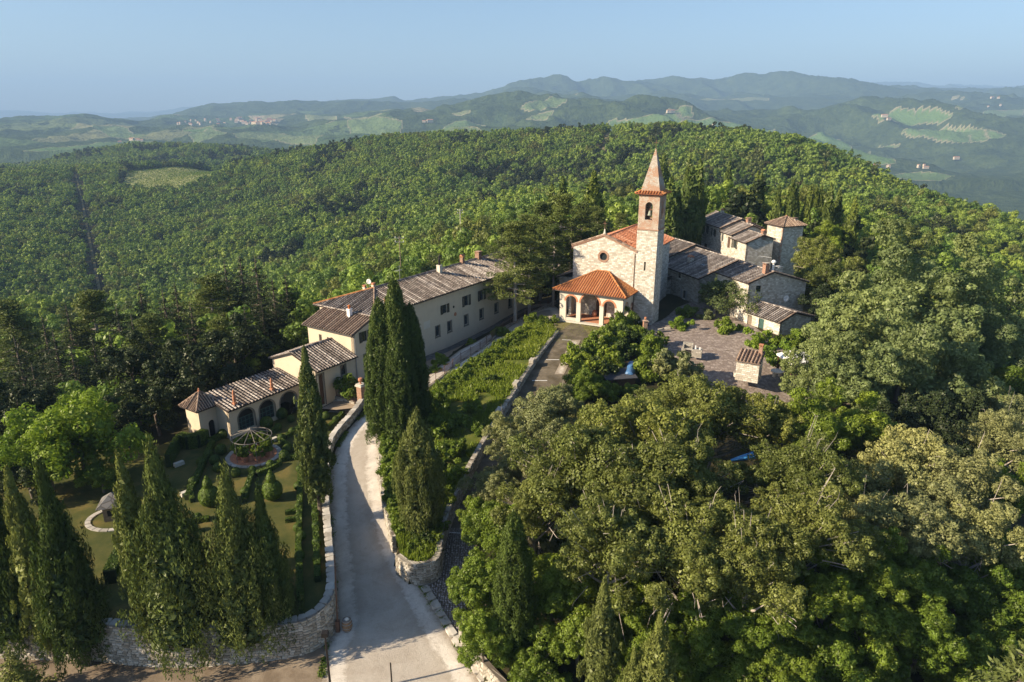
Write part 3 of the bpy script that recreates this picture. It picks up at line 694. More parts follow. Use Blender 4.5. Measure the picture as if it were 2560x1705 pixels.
# ------------------------------------------------------------ woodland on the slopes behind
def wood_proto(key, n, size, seed, h=8.0, R_=3.5, Hh=2.9, leaf='wood', clumps=26, cr=(.26, .42)):
    broad(key, leaf, n, size, h, R_, Hh, seed, 'bark', clumps, cr, .16, .60, 4, .88)
for i in range(4): wood_proto('wood_near%d' % i, 4200, .20, 20+i)
for i in range(3): wood_proto('wood_far%d' % i, 800, .42, 30+i, R_=3.4, clumps=20)
wood_proto('wood_olive0', 3600, .21, 44, leaf='oak'); wood_proto('wood_olivefar0', 800, .40, 45, leaf='oak', clumps=20)
wood_proto('wood_dark0', 1500, .32, 41, leaf='dark', h=9, R_=2.8, Hh=4)
g4 = np.random.default_rng(4)
def scatter(spacing, y0, y1, x0f, x1f):
    """jittered grid whose spacing is constant"""
    ys = np.arange(y0, y1, spacing); out = []
    for y in ys:
        xs = np.arange(x0f(y), x1f(y), spacing); out.append(np.stack([xs, np.full(len(xs), y)], 1))
    p = np.concatenate(out); return p + g4.uniform(-.48, .48, p.shape)*spacing
cut1 = [xy(PY(187, 425, 930)), xy(PY(205, 500, 760)), xy(PY(222, 590, 560)), xy(PY(240, 680, 400)), xy(PY(262, 790, 280))]
cut2 = [xy(PY(1530, 325, 830)), xy(PY(1518, 360, 720)), xy(PY(1505, 400, 620))]
vine_keep = [xy(PY(*q)) for q in [(290,440,830),(318,432,960),(400,405,1000),(520,400,1020),(575,402,1000),(560,425,860),(480,440,800),(380,465,780)]]
vine_poly = [xy(PY(*q)) for q in [(300,437,850),(320,432,960),(400,406,1000),(520,401,1018),(565,403,1000),(548,424,865),(476,438,808),(378,460,792)]]
clear_poly = [xy(PY(*q)) for q in [(1040,650,195),(1075,610,225),(1140,588,245),(1290,570,250),(1290,615,215),(1200,625,200),(1130,630,195),(1060,665,185)]]
keep_out = [
    [(-62, 40), (-52, 66), (-44, 80), (-34, 90), (-10, 125), (4, 127), (17, 122), (26, 130), (36, 159), (52, 162), (63, 142), (56, 120), (62, 104), (80, 100), (85, 20), (-80, 20)],
    vine_keep, clear_poly]
ytop = 1180
pts = scatter(7.6, 96, ytop, lambda y: -.86*y-25, lambda y: .86*y+35)
X, Y = pts[:, 0], pts[:, 1]
ok = np.ones(len(X), bool)
for k in keep_out: ok &= ~inpoly(X, Y, k)
ok &= seg_dist(X, Y, cut1) > 4.0 + Y*.003
ok &= seg_dist(X, Y, cut2) > 5
X, Y = X[ok], Y[ok]
pts2 = scatter(11, ytop, 1720, lambda y: -.84*y-25, lambda y: -.22*y)     # the far wooded knoll on the left
FILL = [([(-34, 92), (-10, 126), (4, 127), (17, 122), (26, 132), (30, 150), (-60, 150), (-62, 100), (-46, 84)], 5.0),
        ([(38, 158), (52, 160), (62, 142), (58, 120), (66, 106), (85, 100), (95, 150), (60, 176)], 5.4),
        ([(-80, 30), (-58, 45), (-56, 62), (-46, 72), (-44, 82), (-80, 100), (-110, 60)], 5.4), ([(62, 60), (120, 50), (125, 135), (66, 104)], 6.5), ([(50, 14), (125, 14), (122, 50), (64, 58)], 6.5)]
fp = []
for poly, sp_ in FILL:
    xs = [p[0] for p in poly]; ys = [p[1] for p in poly]; q = np.stack(np.meshgrid(np.arange(min(xs), max(xs), sp_), np.arange(min(ys), max(ys), sp_)), -1).reshape(-1, 2); q = q + g4.uniform(-2, 2, q.shape)
    k_ = inpoly(q[:, 0], q[:, 1], poly) & ~inpoly(q[:, 0], q[:, 1], clear_poly); fp.append(q[k_])
fp = np.concatenate(fp)
X = np.r_[X, pts2[:, 0], fp[:, 0]]; Y = np.r_[Y, pts2[:, 1], fp[:, 1]]; isf = np.r_[np.zeros(len(X)-len(fp)), np.ones(len(fp))]
far_scale = np.where(Y > ytop, 1.6, 1.2) * np.where(isf > 0, .68, 1)
Z = height(X, Y)
px_, py_ = topx(X, Y, Z + 8)
vis = (px_ > -130) & (px_ < 2700) & (py_ < 1850) & (py_ > 250)
X, Y, Z, far_scale = X[vis], Y[vis], Z[vis], far_scale[vis]
D = np.hypot(X, Y)
S = (g4.uniform(.74, 1.34, len(X))) * (1 + .35*(fbm(X, Y, 60, 9, 2)-.5)) * far_scale
order = np.argsort(D); X, Y, Z, S, D = X[order], Y[order], Z[order], S[order], D[order]
NN = 290
WL = {'l': ('shady leafy tree beyond the left end of the garden', 'leafy trees left of the garden'), 'b': ('leafy tree on the slope right behind the villa and church', 'leafy trees behind the buildings'),
      'r': ('leafy tree on the steep right flank below the farmhouses', 'leafy trees of the right flank')}
for i in range(NN):
    dk = fbm(np.array([X[i]]), np.array([Y[i]]), 45, 12, 2)[0] > .60
    w_ = 'l' if X[i] < -42 and Y[i] < 100 else ('r' if X[i] > 55 else 'b')
    plant('wood_dark0' if dk and i % 2 else 'wood_near%d' % (i % 4), X[i], Y[i], Z[i]-.4, S[i], None, 'woodland_tree', WL[w_][0], 'tree', WL[w_][1])
Xf, Yf, Zf, Sf = X[NN:], Y[NN:], Z[NN:], S[NN:]
def instancer(name, P3, S_, protos, m_label, rot=True):
    me = bpy.data.meshes.new(name); me.vertices.add(len(P3)); me.vertices.foreach_set("co", P3.astype(np.float32).ravel())
    g = np.random.default_rng(99)
    for an, av in (('ms', S_), ('mr', g.random(len(P3))*6.283)):
        a = me.attributes.new(an, 'FLOAT', 'POINT'); a.data.foreach_set("value", av.astype(np.float32))
    a = me.attributes.new('mi', 'INT', 'POINT'); a.data.foreach_set("value", g.integers(0, len(protos), len(P3)).astype(np.int32))
    o = bpy.data.objects.new(name, me); link(o); tag(o, m_label[0], m_label[1], None, 'stuff')
    ng = bpy.data.node_groups.new(name, 'GeometryNodeTree')
    ng.interface.new_socket('Geometry', in_out='INPUT', socket_type='NodeSocketGeometry'); ng.interface.new_socket('Geometry', in_out='OUTPUT', socket_type='NodeSocketGeometry')
    gi = ng.nodes.new('NodeGroupInput'); go = ng.nodes.new('NodeGroupOutput'); ip = ng.nodes.new('GeometryNodeInstanceOnPoints')
    gg = ng.nodes.new('GeometryNodeGeometryToInstance')
    for pm in protos[::-1]:
        po = bpy.data.objects.new(name+'_source', pm); oi = ng.nodes.new('GeometryNodeObjectInfo'); oi.inputs[0].default_value = po
        oi.inputs['As Instance'].default_value = True; ng.links.new(oi.outputs['Geometry'], gg.inputs[0])
    def na(nm, t='FLOAT'):
        x = ng.nodes.new('GeometryNodeInputNamedAttribute'); x.data_type = t; x.inputs[0].default_value = nm; return x.outputs[0]
    ip.inputs['Pick Instance'].default_value = True
    cb = ng.nodes.new('ShaderNodeCombineXYZ'); ng.links.new(na('mr'), cb.inputs[2]); ng.links.new(cb.outputs[0], ip.inputs['Rotation'])
    ng.links.new(na('ms'), ip.inputs['Scale']); ng.links.new(na('mi', 'INT'), ip.inputs['Instance Index'])
    ng.links.new(gi.outputs[0], ip.inputs['Points']); ng.links.new(gg.outputs[0], ip.inputs['Instance']); ng.links.new(ip.outputs[0], go.inputs[0])
    md = o.modifiers.new('scatter', 'NODES'); md.node_group = ng
    return o
near = Yf < 330
dark = (fbm(Xf, Yf, 70, 12, 2) > .62) & (g4.random(len(Xf)) < .5)
def pk(msk): return np.stack([Xf[msk], Yf[msk], Zf[msk]-.4], 1), Sf[msk]
a_, s_ = pk(near & ~dark); instancer('middle_woodland', a_, s_, [PROTO[k][0] for k in ('wood_near0', 'wood_near1', 'wood_near2', 'wood_near3', 'wood_near0', 'wood_olive0')], ('dense green wood covering the slopes right behind the hilltop', 'woodland'))
a_, s_ = pk(~near & ~dark); instancer('distant_woodland', a_, s_, [PROTO[k][0] for k in ('wood_far0', 'wood_far1', 'wood_far2', 'wood_far0', 'wood_olivefar0')], ('green wood rolling over the broad hill beyond', 'woodland'))
a_, s_ = pk(dark); instancer('evergreen_woodland', a_, s_, [PROTO['wood_dark0'][0]], ('darker evergreen crowns mixed through the wood behind', 'woodland'))
print('TREES', len(Xf)+NN)
# ------------------------------------------------------------ far landscape
def dpoly(L_): return [(x*1.0875, y*1.0875) for x, y in L_]
def curve(pts):
    xs = np.array([p[0]*1.0875 for p in pts]); ys = np.array([p[1]*1.0875 for p in pts]); return lambda x: np.interp(x, xs, ys)
# (distance, profile in picture pixels): each is the line that shows at that distance
F1 = curve([(-300,352),(0,352),(200,350),(400,352),(700,345),(900,335),(1100,322),(1300,318),(1500,325),(1700,365),(1900,392),(2100,405),(2354,408),(2650,400)])
F15 = curve([(-300,318),(0,312),(200,322),(400,330),(560,328),(700,322),(900,305),(1100,290),(1300,285),(1500,290),(1700,320),(1900,340),(2100,345),(2354,350),(2650,345)])
F2 = curve([(-300,282),(0,278),(60,271),(130,269),(200,274),(260,283),(320,284),(370,272),(440,279),(520,281),(620,276),(700,268),(800,263),(900,259),(950,259),(1000,268),(1060,262),(1110,248),(1200,242),(1300,240),(1500,245),(1650,262),(1800,268),(2000,262),(2150,258),(2354,262),(2650,262)])
F25 = curve([(-300,290),(0,290),(330,295),(370,276),(440,252),(480,244),(560,240),(640,236),(760,233),(860,236),(905,238),(960,236),(1040,229),(1110,236),(1160,224),(1240,222),(1400,226),(1550,222),(1700,225),(1850,228),(2000,232),(2150,222),(2354,228),(2650,228)])
F3 = curve([(-300,296),(0,296),(500,262),(640,250),(760,232),(860,227),(905,222),(930,232),(980,228),(1040,222),(1110,218),(1140,212),(1200,200),(1300,188),(1380,191),(1450,187),(1560,180),(1640,187),(1700,181),(1800,178),(1870,180),(1940,192),(2000,202),(2050,207),(2120,203),(2200,205),(2354,206),(2650,206)])
F4 = curve([(-300,262),(0,258),(60,258),(120,262),(240,262),(340,262),(420,248),(480,246),(600,250),(900,250),(1200,240),(1900,200),(1950,196),(2010,194),(2080,197),(2140,202),(2200,198),(2280,202),(2354,203),(2650,200)])
layers = [(2300., F1), (3300., F15), (4800., F2), (6300., F25), (8600., F3), (17000., F4)]
t = np.linspace(0, 1, 430); Yr = 1500*(19000/1500)**t
au = np.linspace(-.88, .88, 700)
Yg, A = np.meshgrid(Yr, au, indexing='ij'); Xg = A*Yg
# azimuth -> picture x depends slightly on height; use the row of the profile itself
def zfor(fn, Yd, A_):
    pxc = 1280 + FPX*A_/1.06; yv = fn(pxc)
    for _ in range(3):
        v = (852.5-yv)/FPX; pxc = 1280 + FPX*A_*(cp+v*sp); yv = fn(pxc)
    v = (852.5-yv)/FPX; return CAMZ + Yd*(-sp+v*cp)/(cp+v*sp)
zs = np.array([zfor(fn, d, au) for d, fn in layers])         # (layers, azimuths)
Dl = np.array([d for d, _ in layers]); lD = np.log(Dl)
Zg = np.empty(Xg.shape); wob = (fbm(Xg, Yg, 2600, 21, 2)-.5)*.16
lY = np.log(Yg) + wob*0
for j in range(len(au)):
    Zg[:, j] = np.interp(lY[:, j], lD, zs[:, j])
# dips behind the ridges
def dipf(Yg, d0, d1, amt): 
    u = (np.log(Yg)-math.log(d0))/(math.log(d1)-math.log(d0)); return -amt*np.where((u > 0) & (u < 1), np.sin(np.pi*np.clip(u, 0, 1))**2, 0)
Zg += dipf(Yg, 4850, 6200, 70) + dipf(Yg, 6400, 8400, 60) + dipf(Yg, 8700, 16500, 600)
Zg[Yg < 2300] = (np.interp(lY, [math.log(1500), math.log(2300)], [0, 1]) * (zs[0][None, :]+250) - 250 - 30)[Yg < 2300]
# spurs and gullies: strongest between the ridge lines
edge = np.min(np.abs(np.log(Yg)[:, :, None] - lD[None, None, 2:]), axis=2); amp = np.clip(edge/.10, .12, 1)
rg = fbm(Xg + .35*Yg, Yg*.75, 1500, 31, 5, True, .52) - .62
right = np.clip((A+.15)*4, 0, 1)
Zg += amp * rg * (200 + 300*right) * np.clip((Yg-1900)/1500, 0, 1)
Zg += (fbm(Xg, Yg, 420, 33, 4, True) - .6) * 60 * np.clip((Yg-1700)/1500, .3, 1)
Zsm = Zg.copy()
# roughness of tree crowns
Zg += (fbm(Xg, Yg, 40, 35, 2) - .5) * 9
PX, PYy = topx(Xg, Yg, Zg)
field = np.zeros(Xg.shape); shade = np.zeros(Xg.shape)
def zz(L_, x0, y0, k=1.84): return [(x0+x/k, y0+y/k) for x, y in L_]
Zh = Zg[:, :] - (fbm(Xg, Yg, 420, 33, 4, True) - .6) * 60 * np.clip((Yg-1700)/1500, .3, 1)
def ground_hit(px, py):
    d = ray(px, py); j = int(np.clip(np.searchsorted(au, d[0]/d[1]), 0, len(au)-1)); zr_ = CAMZ + d[2]/d[1]*Yr
    k = np.nonzero((zr_ <= Zh[:, j]) & (Yr > 1700))[0]
    return (d[0]/d[1]*Yr[k[0]], Yr[k[0]]) if len(k) else None
flds = [(zz([(440,302),(570,278),(640,262),(720,240),(820,218),(835,250),(790,262),(900,265),(1000,282),(1210,325),(1100,338),(1080,330),(950,345),(740,338),(700,300),(600,330)],1280,150),.75),
        (zz([(1370,368),(1500,358),(1560,400),(1490,415),(1390,395)],1280,150),.9), (zz([(1250,412),(1360,390),(1420,430),(1490,475),(1560,490),(1430,482)],1280,150),.8),
        (zz([(1490,420),(1640,425),(1775,480),(1560,486)],1280,150),1.0), (zz([(1690,530),(1850,512),(2040,518),(1960,560),(1880,578),(1760,552)],1280,150),.7),
        (zz([(1790,335),(1900,320),(1980,318),(2100,325),(2270,355),(2180,385),(2000,370),(1850,365)],1280,150),.75), (zz([(1655,255),(1750,240),(1950,250),(2030,280),(1960,300),(1850,302),(1700,290)],1280,150),.85),
        (zz([(1680,385),(1760,392),(1800,402),(1700,402)],1280,150),.7), (zz([(40,225),(170,190),(260,185),(250,210),(90,235)],1280,150),.6), (zz([(70,275),(130,235),(190,245),(160,280)],1280,150),.5),
        (zz([(2000,175),(2060,170),(2100,182),(2020,184)],1280,150),.3), (zz([(2040,232),(2200,228),(2355,225),(2355,242),(2060,240)],1280,150),.6),
        (zz([(820,178),(1180,176),(1180,184),(820,186)],1280,150),.3), (zz([(295,160),(390,158),(390,166),(295,168)],1280,150),.5),
        (zz([(870,300),(970,275),(1060,300),(900,335)],0,180),.55), (zz([(1070,300),(1250,290),(1490,300),(1450,335),(1200,325),(1100,318)],0,180),.45),
        (zz([(1850,288),(2100,238),(2230,250),(2100,280),(1950,300)],0,180),.7), (zz([(2060,270),(2200,260),(2230,280),(2080,290)],0,180),.5), (zz([(1580,210),(1750,196),(1760,210),(1620,222)],0,180),.2),
        (zz([(1400,210),(1550,205),(1550,224),(1420,222)],0,180),.3), (zz([(100,385),(300,350),(600,325),(700,330),(400,365),(200,392)],0,180),.75), (zz([(1600,240),(1690,225),(1850,240),(1830,285),(1620,290)],0,180),.6),
        (zz([(1358,392),(1374,392),(1444,470),(1424,474)],1280,150),0), (zz([(1468,420),(1486,420),(1544,472),(1526,476)],1280,150),0), (zz([(2166,335),(2182,335),(2218,374),(2204,376)],1280,150),0), (zz([(2098,355),(2110,355),(2122,385),(2110,386)],1280,150),0), (zz([(1298,408),(1309,408),(1309,440),(1299,440)],1280,150),0), (zz([(735,245),(765,235),(796,270),(748,332),(732,330),(778,272)],1280,150),0), (zz([(1840,250),(1850,250),(1862,272),(1850,274)],1280,150),0),
        (zz([(2080,200),(2160,184),(2170,196),(2100,214)],0,180),.3), (zz([(420,262),(560,258),(700,300),(520,310)],0,180),.6), (zz([(840,276),(960,262),(980,275),(860,292)],0,180),.8)]
for pl, v in flds:
    wp = [q for q in (ground_hit(a, b) for a, b in pl) if q is not None]
    if len(wp) > 2:
        m_ = inpoly(Xg, Yg, wp) & (Yg < 9500); field[m_] = .35 + .65*v
farm = np.clip((.08 - A)*5, 0, 1) * ((Yg < 5600) & (Yg > 1500))
o = meshobj('far_hills', grid_mesh('far_hills', Xg, Yg, Zg, None, {'field': field, 'farm': farm})); tag(o, kind='structure')
def far_mat():
    m, n, b = mat('far_hillside'); b.inputs['Roughness'].default_value = 1; b.inputs['Specular IOR Level'].default_value = 0
    co = objco(n); fa = attr(n, 'field').outputs['Fac']; fm = attr(n, 'farm').outputs['Fac']
    f = noise(n, .012, 8, .75, co); f2 = noise(n, .0022, 4, .6, co); f3 = noise(n, .05, 3, .7, co)
    wood = ramp(n, mathn(n, 'ADD', mathn(n, 'MULTIPLY', f, .6), mathn(n, 'MULTIPLY', f3, .4)), [(.36, (.018,.032,.012)), (.5, (.046,.070,.024)), (.64, (.090,.12,.042))])
    wood = mixc(n, mathn(n, 'MULTIPLY', f2, .3), wood, (.075,.095,.04))
    fieldc = ramp(n, mathn(n, 'ADD', mathn(n, 'MULTIPLY', fa, .8), mathn(n, 'MULTIPLY', f, .2)), [(.35, (.30,.27,.16)), (.55, (.17,.20,.09)), (.8, (.115,.185,.06)), (.98, (.14,.22,.06))])
    v = N(n, 'ShaderNodeTexVoronoi'); v.inputs['Scale'].default_value = .0035; v.inputs['Randomness'].default_value = .9
    mp = N(n, 'ShaderNodeMapping'); mp.inputs['Scale'].default_value = (1, .62, 0); mp.inputs['Rotation'].default_value = (0, 0, .5); n.links.new(co, mp.inputs[0]); n.links.new(mp.outputs[0], v.inputs['Vector'])
    sc = N(n, 'ShaderNodeSeparateColor'); n.links.new(v.outputs['Color'], sc.inputs[0])
    patch = ramp(n, sc.outputs[1], [(.2, (.07,.11,.04)), (.5, (.11,.155,.055)), (.75, (.20,.20,.10)), (.95, (.31,.27,.17))])
    isf = mathn(n, 'MULTIPLY', mathn(n, 'LESS_THAN', sc.outputs[0], .52), fm)
    isf = mathn(n, 'MULTIPLY', isf, mathn(n, 'GREATER_THAN', f, .44))
    c = mixc(n, isf, wood, patch); c = mixc(n, mathn(n, 'GREATER_THAN', fa, .2), c, fieldc)
    n.links.new(c, b.inputs['Base Color']); bump(n, b, mathn(n, 'ADD', f, f3), 14.0, .8); return m
o.data.materials.clear(); o.data.materials.append(far_mat())
# ------------------------------------------------------------ haze: one even box of air
hm = bpy.data.materials.new('haze_air'); hm.use_nodes = True; hn = hm.node_tree; hn.nodes.clear()
ho = hn.nodes.new('ShaderNodeOutputMaterial'); hv = hn.nodes.new('ShaderNodeVolumePrincipled')
hv.inputs['Color'].default_value = (.42, .66, 1.0, 1); hv.inputs['Density'].default_value = 1.15e-4; hv.inputs['Anisotropy'].default_value = .0
hn.links.new(hv.outputs[0], ho.inputs['Volume'])
YR_FAR, ZG_FAR = Yr, Zg
zlo = float(Zg.min()) - 60; zhi = float(Zg.max()) + 30
hb = MB().box(-17500, 17500, -60, 19100, min(zlo, -420), zhi).build('haze', hm, fixn=False); tag(hb, kind='stuff')
print('far z', Zg.min(), Zg.max())
# ------------------------------------------------------------ building kit
def tile_geo(poly, pitch=.38, tl=.46, rise=.085, seed=0, flat=False):
    """half-round cover tiles in rows up the slope of a convex polygon; poly[0]->poly[1] is the eave"""
    g = random.Random(seed); P0 = Vector(poly[0]); u = (Vector(poly[1])-P0).normalized()
    n_ = None
    for q in poly[2:]:
        w = Vector(q)-P0; w = w - u*w.dot(u)
        if w.length > .3: v = w.normalized(); break
    n_ = u.cross(v)
    if n_.z < 0: n_ = -n_
    p2 = [((Vector(q)-P0).dot(u), (Vector(q)-P0).dot(v)) for q in poly]
    vs = []; fs = []; av = []
    u0 = min(p[0] for p in p2); u1 = max(p[0] for p in p2); k = int((u1-u0)/pitch)
    for i in range(k+1):
        uu = u0 + (i+.5)*(u1-u0)/(k+1); ys = []
        for a in range(len(p2)):
            p, q = p2[a], p2[(a+1) % len(p2)]
            if (p[0]-uu)*(q[0]-uu) < 0: ys.append(p[1] + (q[1]-p[1])*(uu-p[0])/(q[0]-p[0]))
        if len(ys) < 2: continue
        lo, hi = min(ys), max(ys)
        if hi-lo < .15: continue
        lo -= .04 if lo < .05 else 0; st = tl*g.uniform(.92, 1.08); off = g.random()*st; m = int((hi-lo+off)/st)+1; cr = g.random()**1.5*.75
        for j in range(m):
            a = max(lo, lo - off + j*st - .03); b_ = min(hi, lo - off + (j+1)*st + .03); jx = g.uniform(-.012, .012); c = min(1, max(0, cr + .45*g.random()-.05))
            if b_-a < .05: continue
            base = len(vs); w0, w1 = pitch*.27, pitch*.22; h0, h1 = rise*1.25, rise*.9
            for (yy, w, hgt, lift) in ((a, w0, h0, .035), (b_, w1, h1, .0)):
                for t in range(5):
                    an = math.pi*t/4
                    vs.append(P0 + u*(uu+jx+math.cos(an)*w) + v*yy + n_*(lift + math.sin(an)*hgt + .012)); av.append(c)
            for t in range(4): fs.append((base+t, base+t+1, base+5+t+1, base+5+t))
            fs.append((base, base+4, base+3, base+2)); fs.append((base, base+2, base+1, base+1)) if False else None
    return vs, fs, av
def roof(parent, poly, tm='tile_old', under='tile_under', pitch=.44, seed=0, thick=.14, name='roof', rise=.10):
    """one slope: a slab, with its tiles as a child"""
    pts = [Vector(p) for p in poly]; mb = MB(); n = len(pts)
    vs = pts + [p - Vector((0, 0, thick)) for p in pts]
    mb.add(vs, [tuple(range(n)), tuple(range(2*n-1, n-1, -1))] + [(i, i+n, (i+1) % n+n, (i+1) % n) for i in range(n)])
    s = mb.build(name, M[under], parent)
    v, f, a = tile_geo(poly, pitch, seed=seed, rise=rise); f = [x for x in f if x]
    me = bpy.data.meshes.new('roof_tiles'); me.from_pydata(v, [], f); at = me.attributes.new('v', 'FLOAT', 'POINT'); at.data.foreach_set('value', a)
    tag(meshobj('roof_tiles', me, M[tm], s), kind='stuff')
    return s
def ridge(parent, pts, m='tile_old', r=.13, seg=.42, name='ridge_tiles', seed=3):
    g = random.Random(seed); vs = []; fs = []; av = []
    for a, b in zip(pts[:-1], pts[1:]):
        a, b = Vector(a), Vector(b); d = (b-a); k = max(1, int(d.length/seg)); d /= k; s = d.normalized().cross(Vector((0, 0, 1))).normalized(); up = s.cross(d.normalized())
        for i in range(k):
            c = g.random(); base = len(vs)
            for t_, w, l in ((i-.05, r*1.15, .03), (i+1.05, r*.9, 0)):
                for q in range(6):
                    an = math.pi*q/5; vs.append(a + d*t_ + s*math.cos(an)*w + up*(math.sin(an)*w*.9+l+.04)); av.append(c)
            for q in range(5): fs.append((base+q, base+q+1, base+7+q, base+6+q))
    me = bpy.data.meshes.new(name); me.from_pydata(vs, [], fs); at = me.attributes.new('v', 'FLOAT', 'POINT'); at.data.foreach_set('value', av)
    return tag(meshobj(name, me, M[m], parent), kind='stuff')
UZ = Vector((0, 0, 1))
class Wall:
    """a wall plane of a building, in the building's own axes"""
    def __init__(s, org, ux, th=.4): s.o = Vector(org); s.ux = Vector(ux); s.n = s.ux.cross(UZ); s.th = th; s.holes = []
    def pt(s, u, v, out=0): return s.o + s.ux*u + UZ*v + s.n*out
    def panel(s, mb, outline): mb.panel(outline, s.holes, s.o, s.ux, UZ, s.th)
def slab_on(w, outline, holes, out0, th, mat_, name, parent):
    return MB().panel(outline, holes, w.pt(0, 0, out0), w.ux, UZ, th).build(name, mat_, parent)
def win(parent, w, u0, u1, v0, v1, trim='pietra', tw=.14, shutters=None, bars=True, depth=.16, glass_='glass', name='window', frame='shutter', sill=True):
    """hole in the wall (add before building it), surround, casement, panes, optional shutters folded back"""
    w.holes.append(rect(u0, u1, v0, v1))
    if trim: o = slab_on(w, rect(u0-tw, u1+tw, v0-tw, v1+tw), [rect(u0+.003, u1-.003, v0+.003, v1-.003)], .035, .05, M[trim], name, parent)
    else: o = slab_on(w, rect(u0-.02, u1+.02, v0-.02, v1+.02), [rect(u0+.04, u1-.04, v0+.04, v1-.04)], -depth+.02, .05, M[frame], name, parent)
    slab_on(w, rect(u0+.005, u1-.005, v0+.005, v1-.005), [], -depth-.03, .03, M[glass_], 'pane', o)
    if bars:
        mb = MB(); cu = (u0+u1)/2; t = .035
        L_ = [rect(u0+.006, u0+t*1.6, v0+.006, v1-.006), rect(u1-t*1.6, u1-.006, v0+.006, v1-.006), rect(cu-t/2, cu+t/2, v0+.006, v1-.006),
              rect(u0+t*1.6, cu-t/2, (v0+v1)/2-t/2, (v0+v1)/2+t/2), rect(cu+t/2, u1-t*1.6, (v0+v1)/2-t/2, (v0+v1)/2+t/2)]
        for r_ in L_: mb.panel(r_, [], w.pt(0, 0, -depth), w.ux, UZ, .028)
        mb.build('casement', M[frame], o)
    if sill and trim: slab_on(w, rect(u0-tw-.06, u1+tw+.06, v0-tw-.07, v0-tw-.003), [], .09, .09, M[trim], 'sill', o)
    if shutters:
        sw = (u1-u0)/2*.98
        for a in (u0-tw*.3-sw, u1+tw*.3):
            mb = MB(); z0, z1 = v0-.02, v1+.02
            mb.panel(rect(a, a+sw, z0, z1), [rect(a+.06, a+sw-.06, z0+.08, z1-.08)], w.pt(0, 0, .10), w.ux, UZ, .045)
            k = 9
            for i in range(k):
                zz_ = z0+.08 + (z1-z0-.16)*(i+.2)/k; mb.panel(rect(a+.055, a+sw-.055, zz_, zz_+.1), [], w.pt(0, 0, .09), w.ux, UZ, .02)
            mb.build('shutter', M[shutters], o)
    return o
def door(parent, w, u0, u1, v0, v1, m='wood', trim='pietra', tw=.15, arched=False, name='door'):
    hole = arch(u0, u1, v0, v1-(u1-u0)/2) if arched else rect(u0, u1, v0, v1)
    w.holes.append(hole)
    mb = MB(); t = .012; k = max(2, int((u1-u0)/.22)); zt = v1-(u1-u0)/2 if arched else v1
    mb.panel([(x, y) for x, y in (arch(u0+.005, u1-.005, v0+.005, v1-(u1-u0)/2-.003) if arched else rect(u0+.005, u1-.005, v0+.005, v1-.005))], [], w.pt(0, 0, -.20), w.ux, UZ, .05)
    o = mb.build(name, M[m], parent)
    for i in range(k):
        a = u0+.02+(u1-u0-.04)*i/k; slab_on(w, rect(a+t, a+(u1-u0-.04)/k-t, v0+.03, zt-.03), [], -.17, .028, M[m], 'plank', o)
    if trim:
        out = arch(u0-tw, u1+tw, v0, v1-(u1-u0)/2) if arched else [(u0-tw, v0), (u0-.003, v0), (u0-.003, v1+.003), (u1+.003, v1+.003), (u1+.003, v0), (u1+tw, v0), (u1+tw, v1+tw), (u0-tw, v1+tw)]
        if arched:
            inn = arch(u0-.003, u1+.003, v0, v1-(u1-u0)/2); ring_ = [out[1]] + out[2:] + [out[0]] + [inn[0]] + inn[2:][::-1] + [inn[1]]
            slab_on(w, ring_, [], .03, .04, M[trim], 'door_surround', o)
        else: slab_on(w, out, [], .03, .04, M[trim], 'door_surround', o)
    return o
def chimney(parent, x, y, z, h, w=.5, m='brick', cap='terra', style='gable', name='chimney'):
    mb = MB(); mb.box(x-w/2, x+w/2, y-w/2, y+w/2, z-.8, z+h); mb.box(x-w/2-.05, x+w/2+.05, y-w/2-.05, y+w/2+.05, z+h, z+h+.08)
    o = mb.build(name, M[m], parent); c = MB(); t = z+h+.083
    if style == 'gable':
        for sx_ in (-1, 1):
            for sy_ in (-1, 1): c.box(x+sx_*w*.38-.06, x+sx_*w*.38+.06, y+sy_*w*.38-.06, y+sy_*w*.38+.06, t, t+.22)
        c.add([(x-w*.62, y-w*.62, t+.222), (x+w*.62, y-w*.62, t+.222), (x+w*.62, y+w*.62, t+.222), (x-w*.62, y+w*.62, t+.222), (x-w*.62, y, t+.5), (x+w*.62, y, t+.5)],
              [(0, 3, 2, 1), (0, 1, 5, 4), (2, 3, 4, 5), (0, 4, 3), (1, 2, 5)])
    elif style == 'pot': c.lathe((x, y, t), [(w*.32, 0), (w*.28, .3), (w*.4, .34), (w*.4, .42), (w*.2, .5)], 10)
    elif style == 'hat': c.box(x-w*.62, x+w*.62, y-w*.62, y+w*.62, t+.2, t+.28); c.box(x-w*.4, x-w*.25, y-w*.4, y+w*.4, t, t+.2); c.box(x+w*.25, x+w*.4, y-w*.4, y+w*.4, t, t+.2)
    elif style == 'pipe': c.tube([(x, y, t-.02), (x, y, t+.9), (x+.05, y, t+1.25), (x+.25, y, t+1.42)], .17, 10)
    c.build('chimney_cap', M[cap], o); return o
def pipe(parent, pts, r=.05, m='rust', name='downpipe'):
    return MB().tube(pts, r, 8).build(name, M[m], parent)
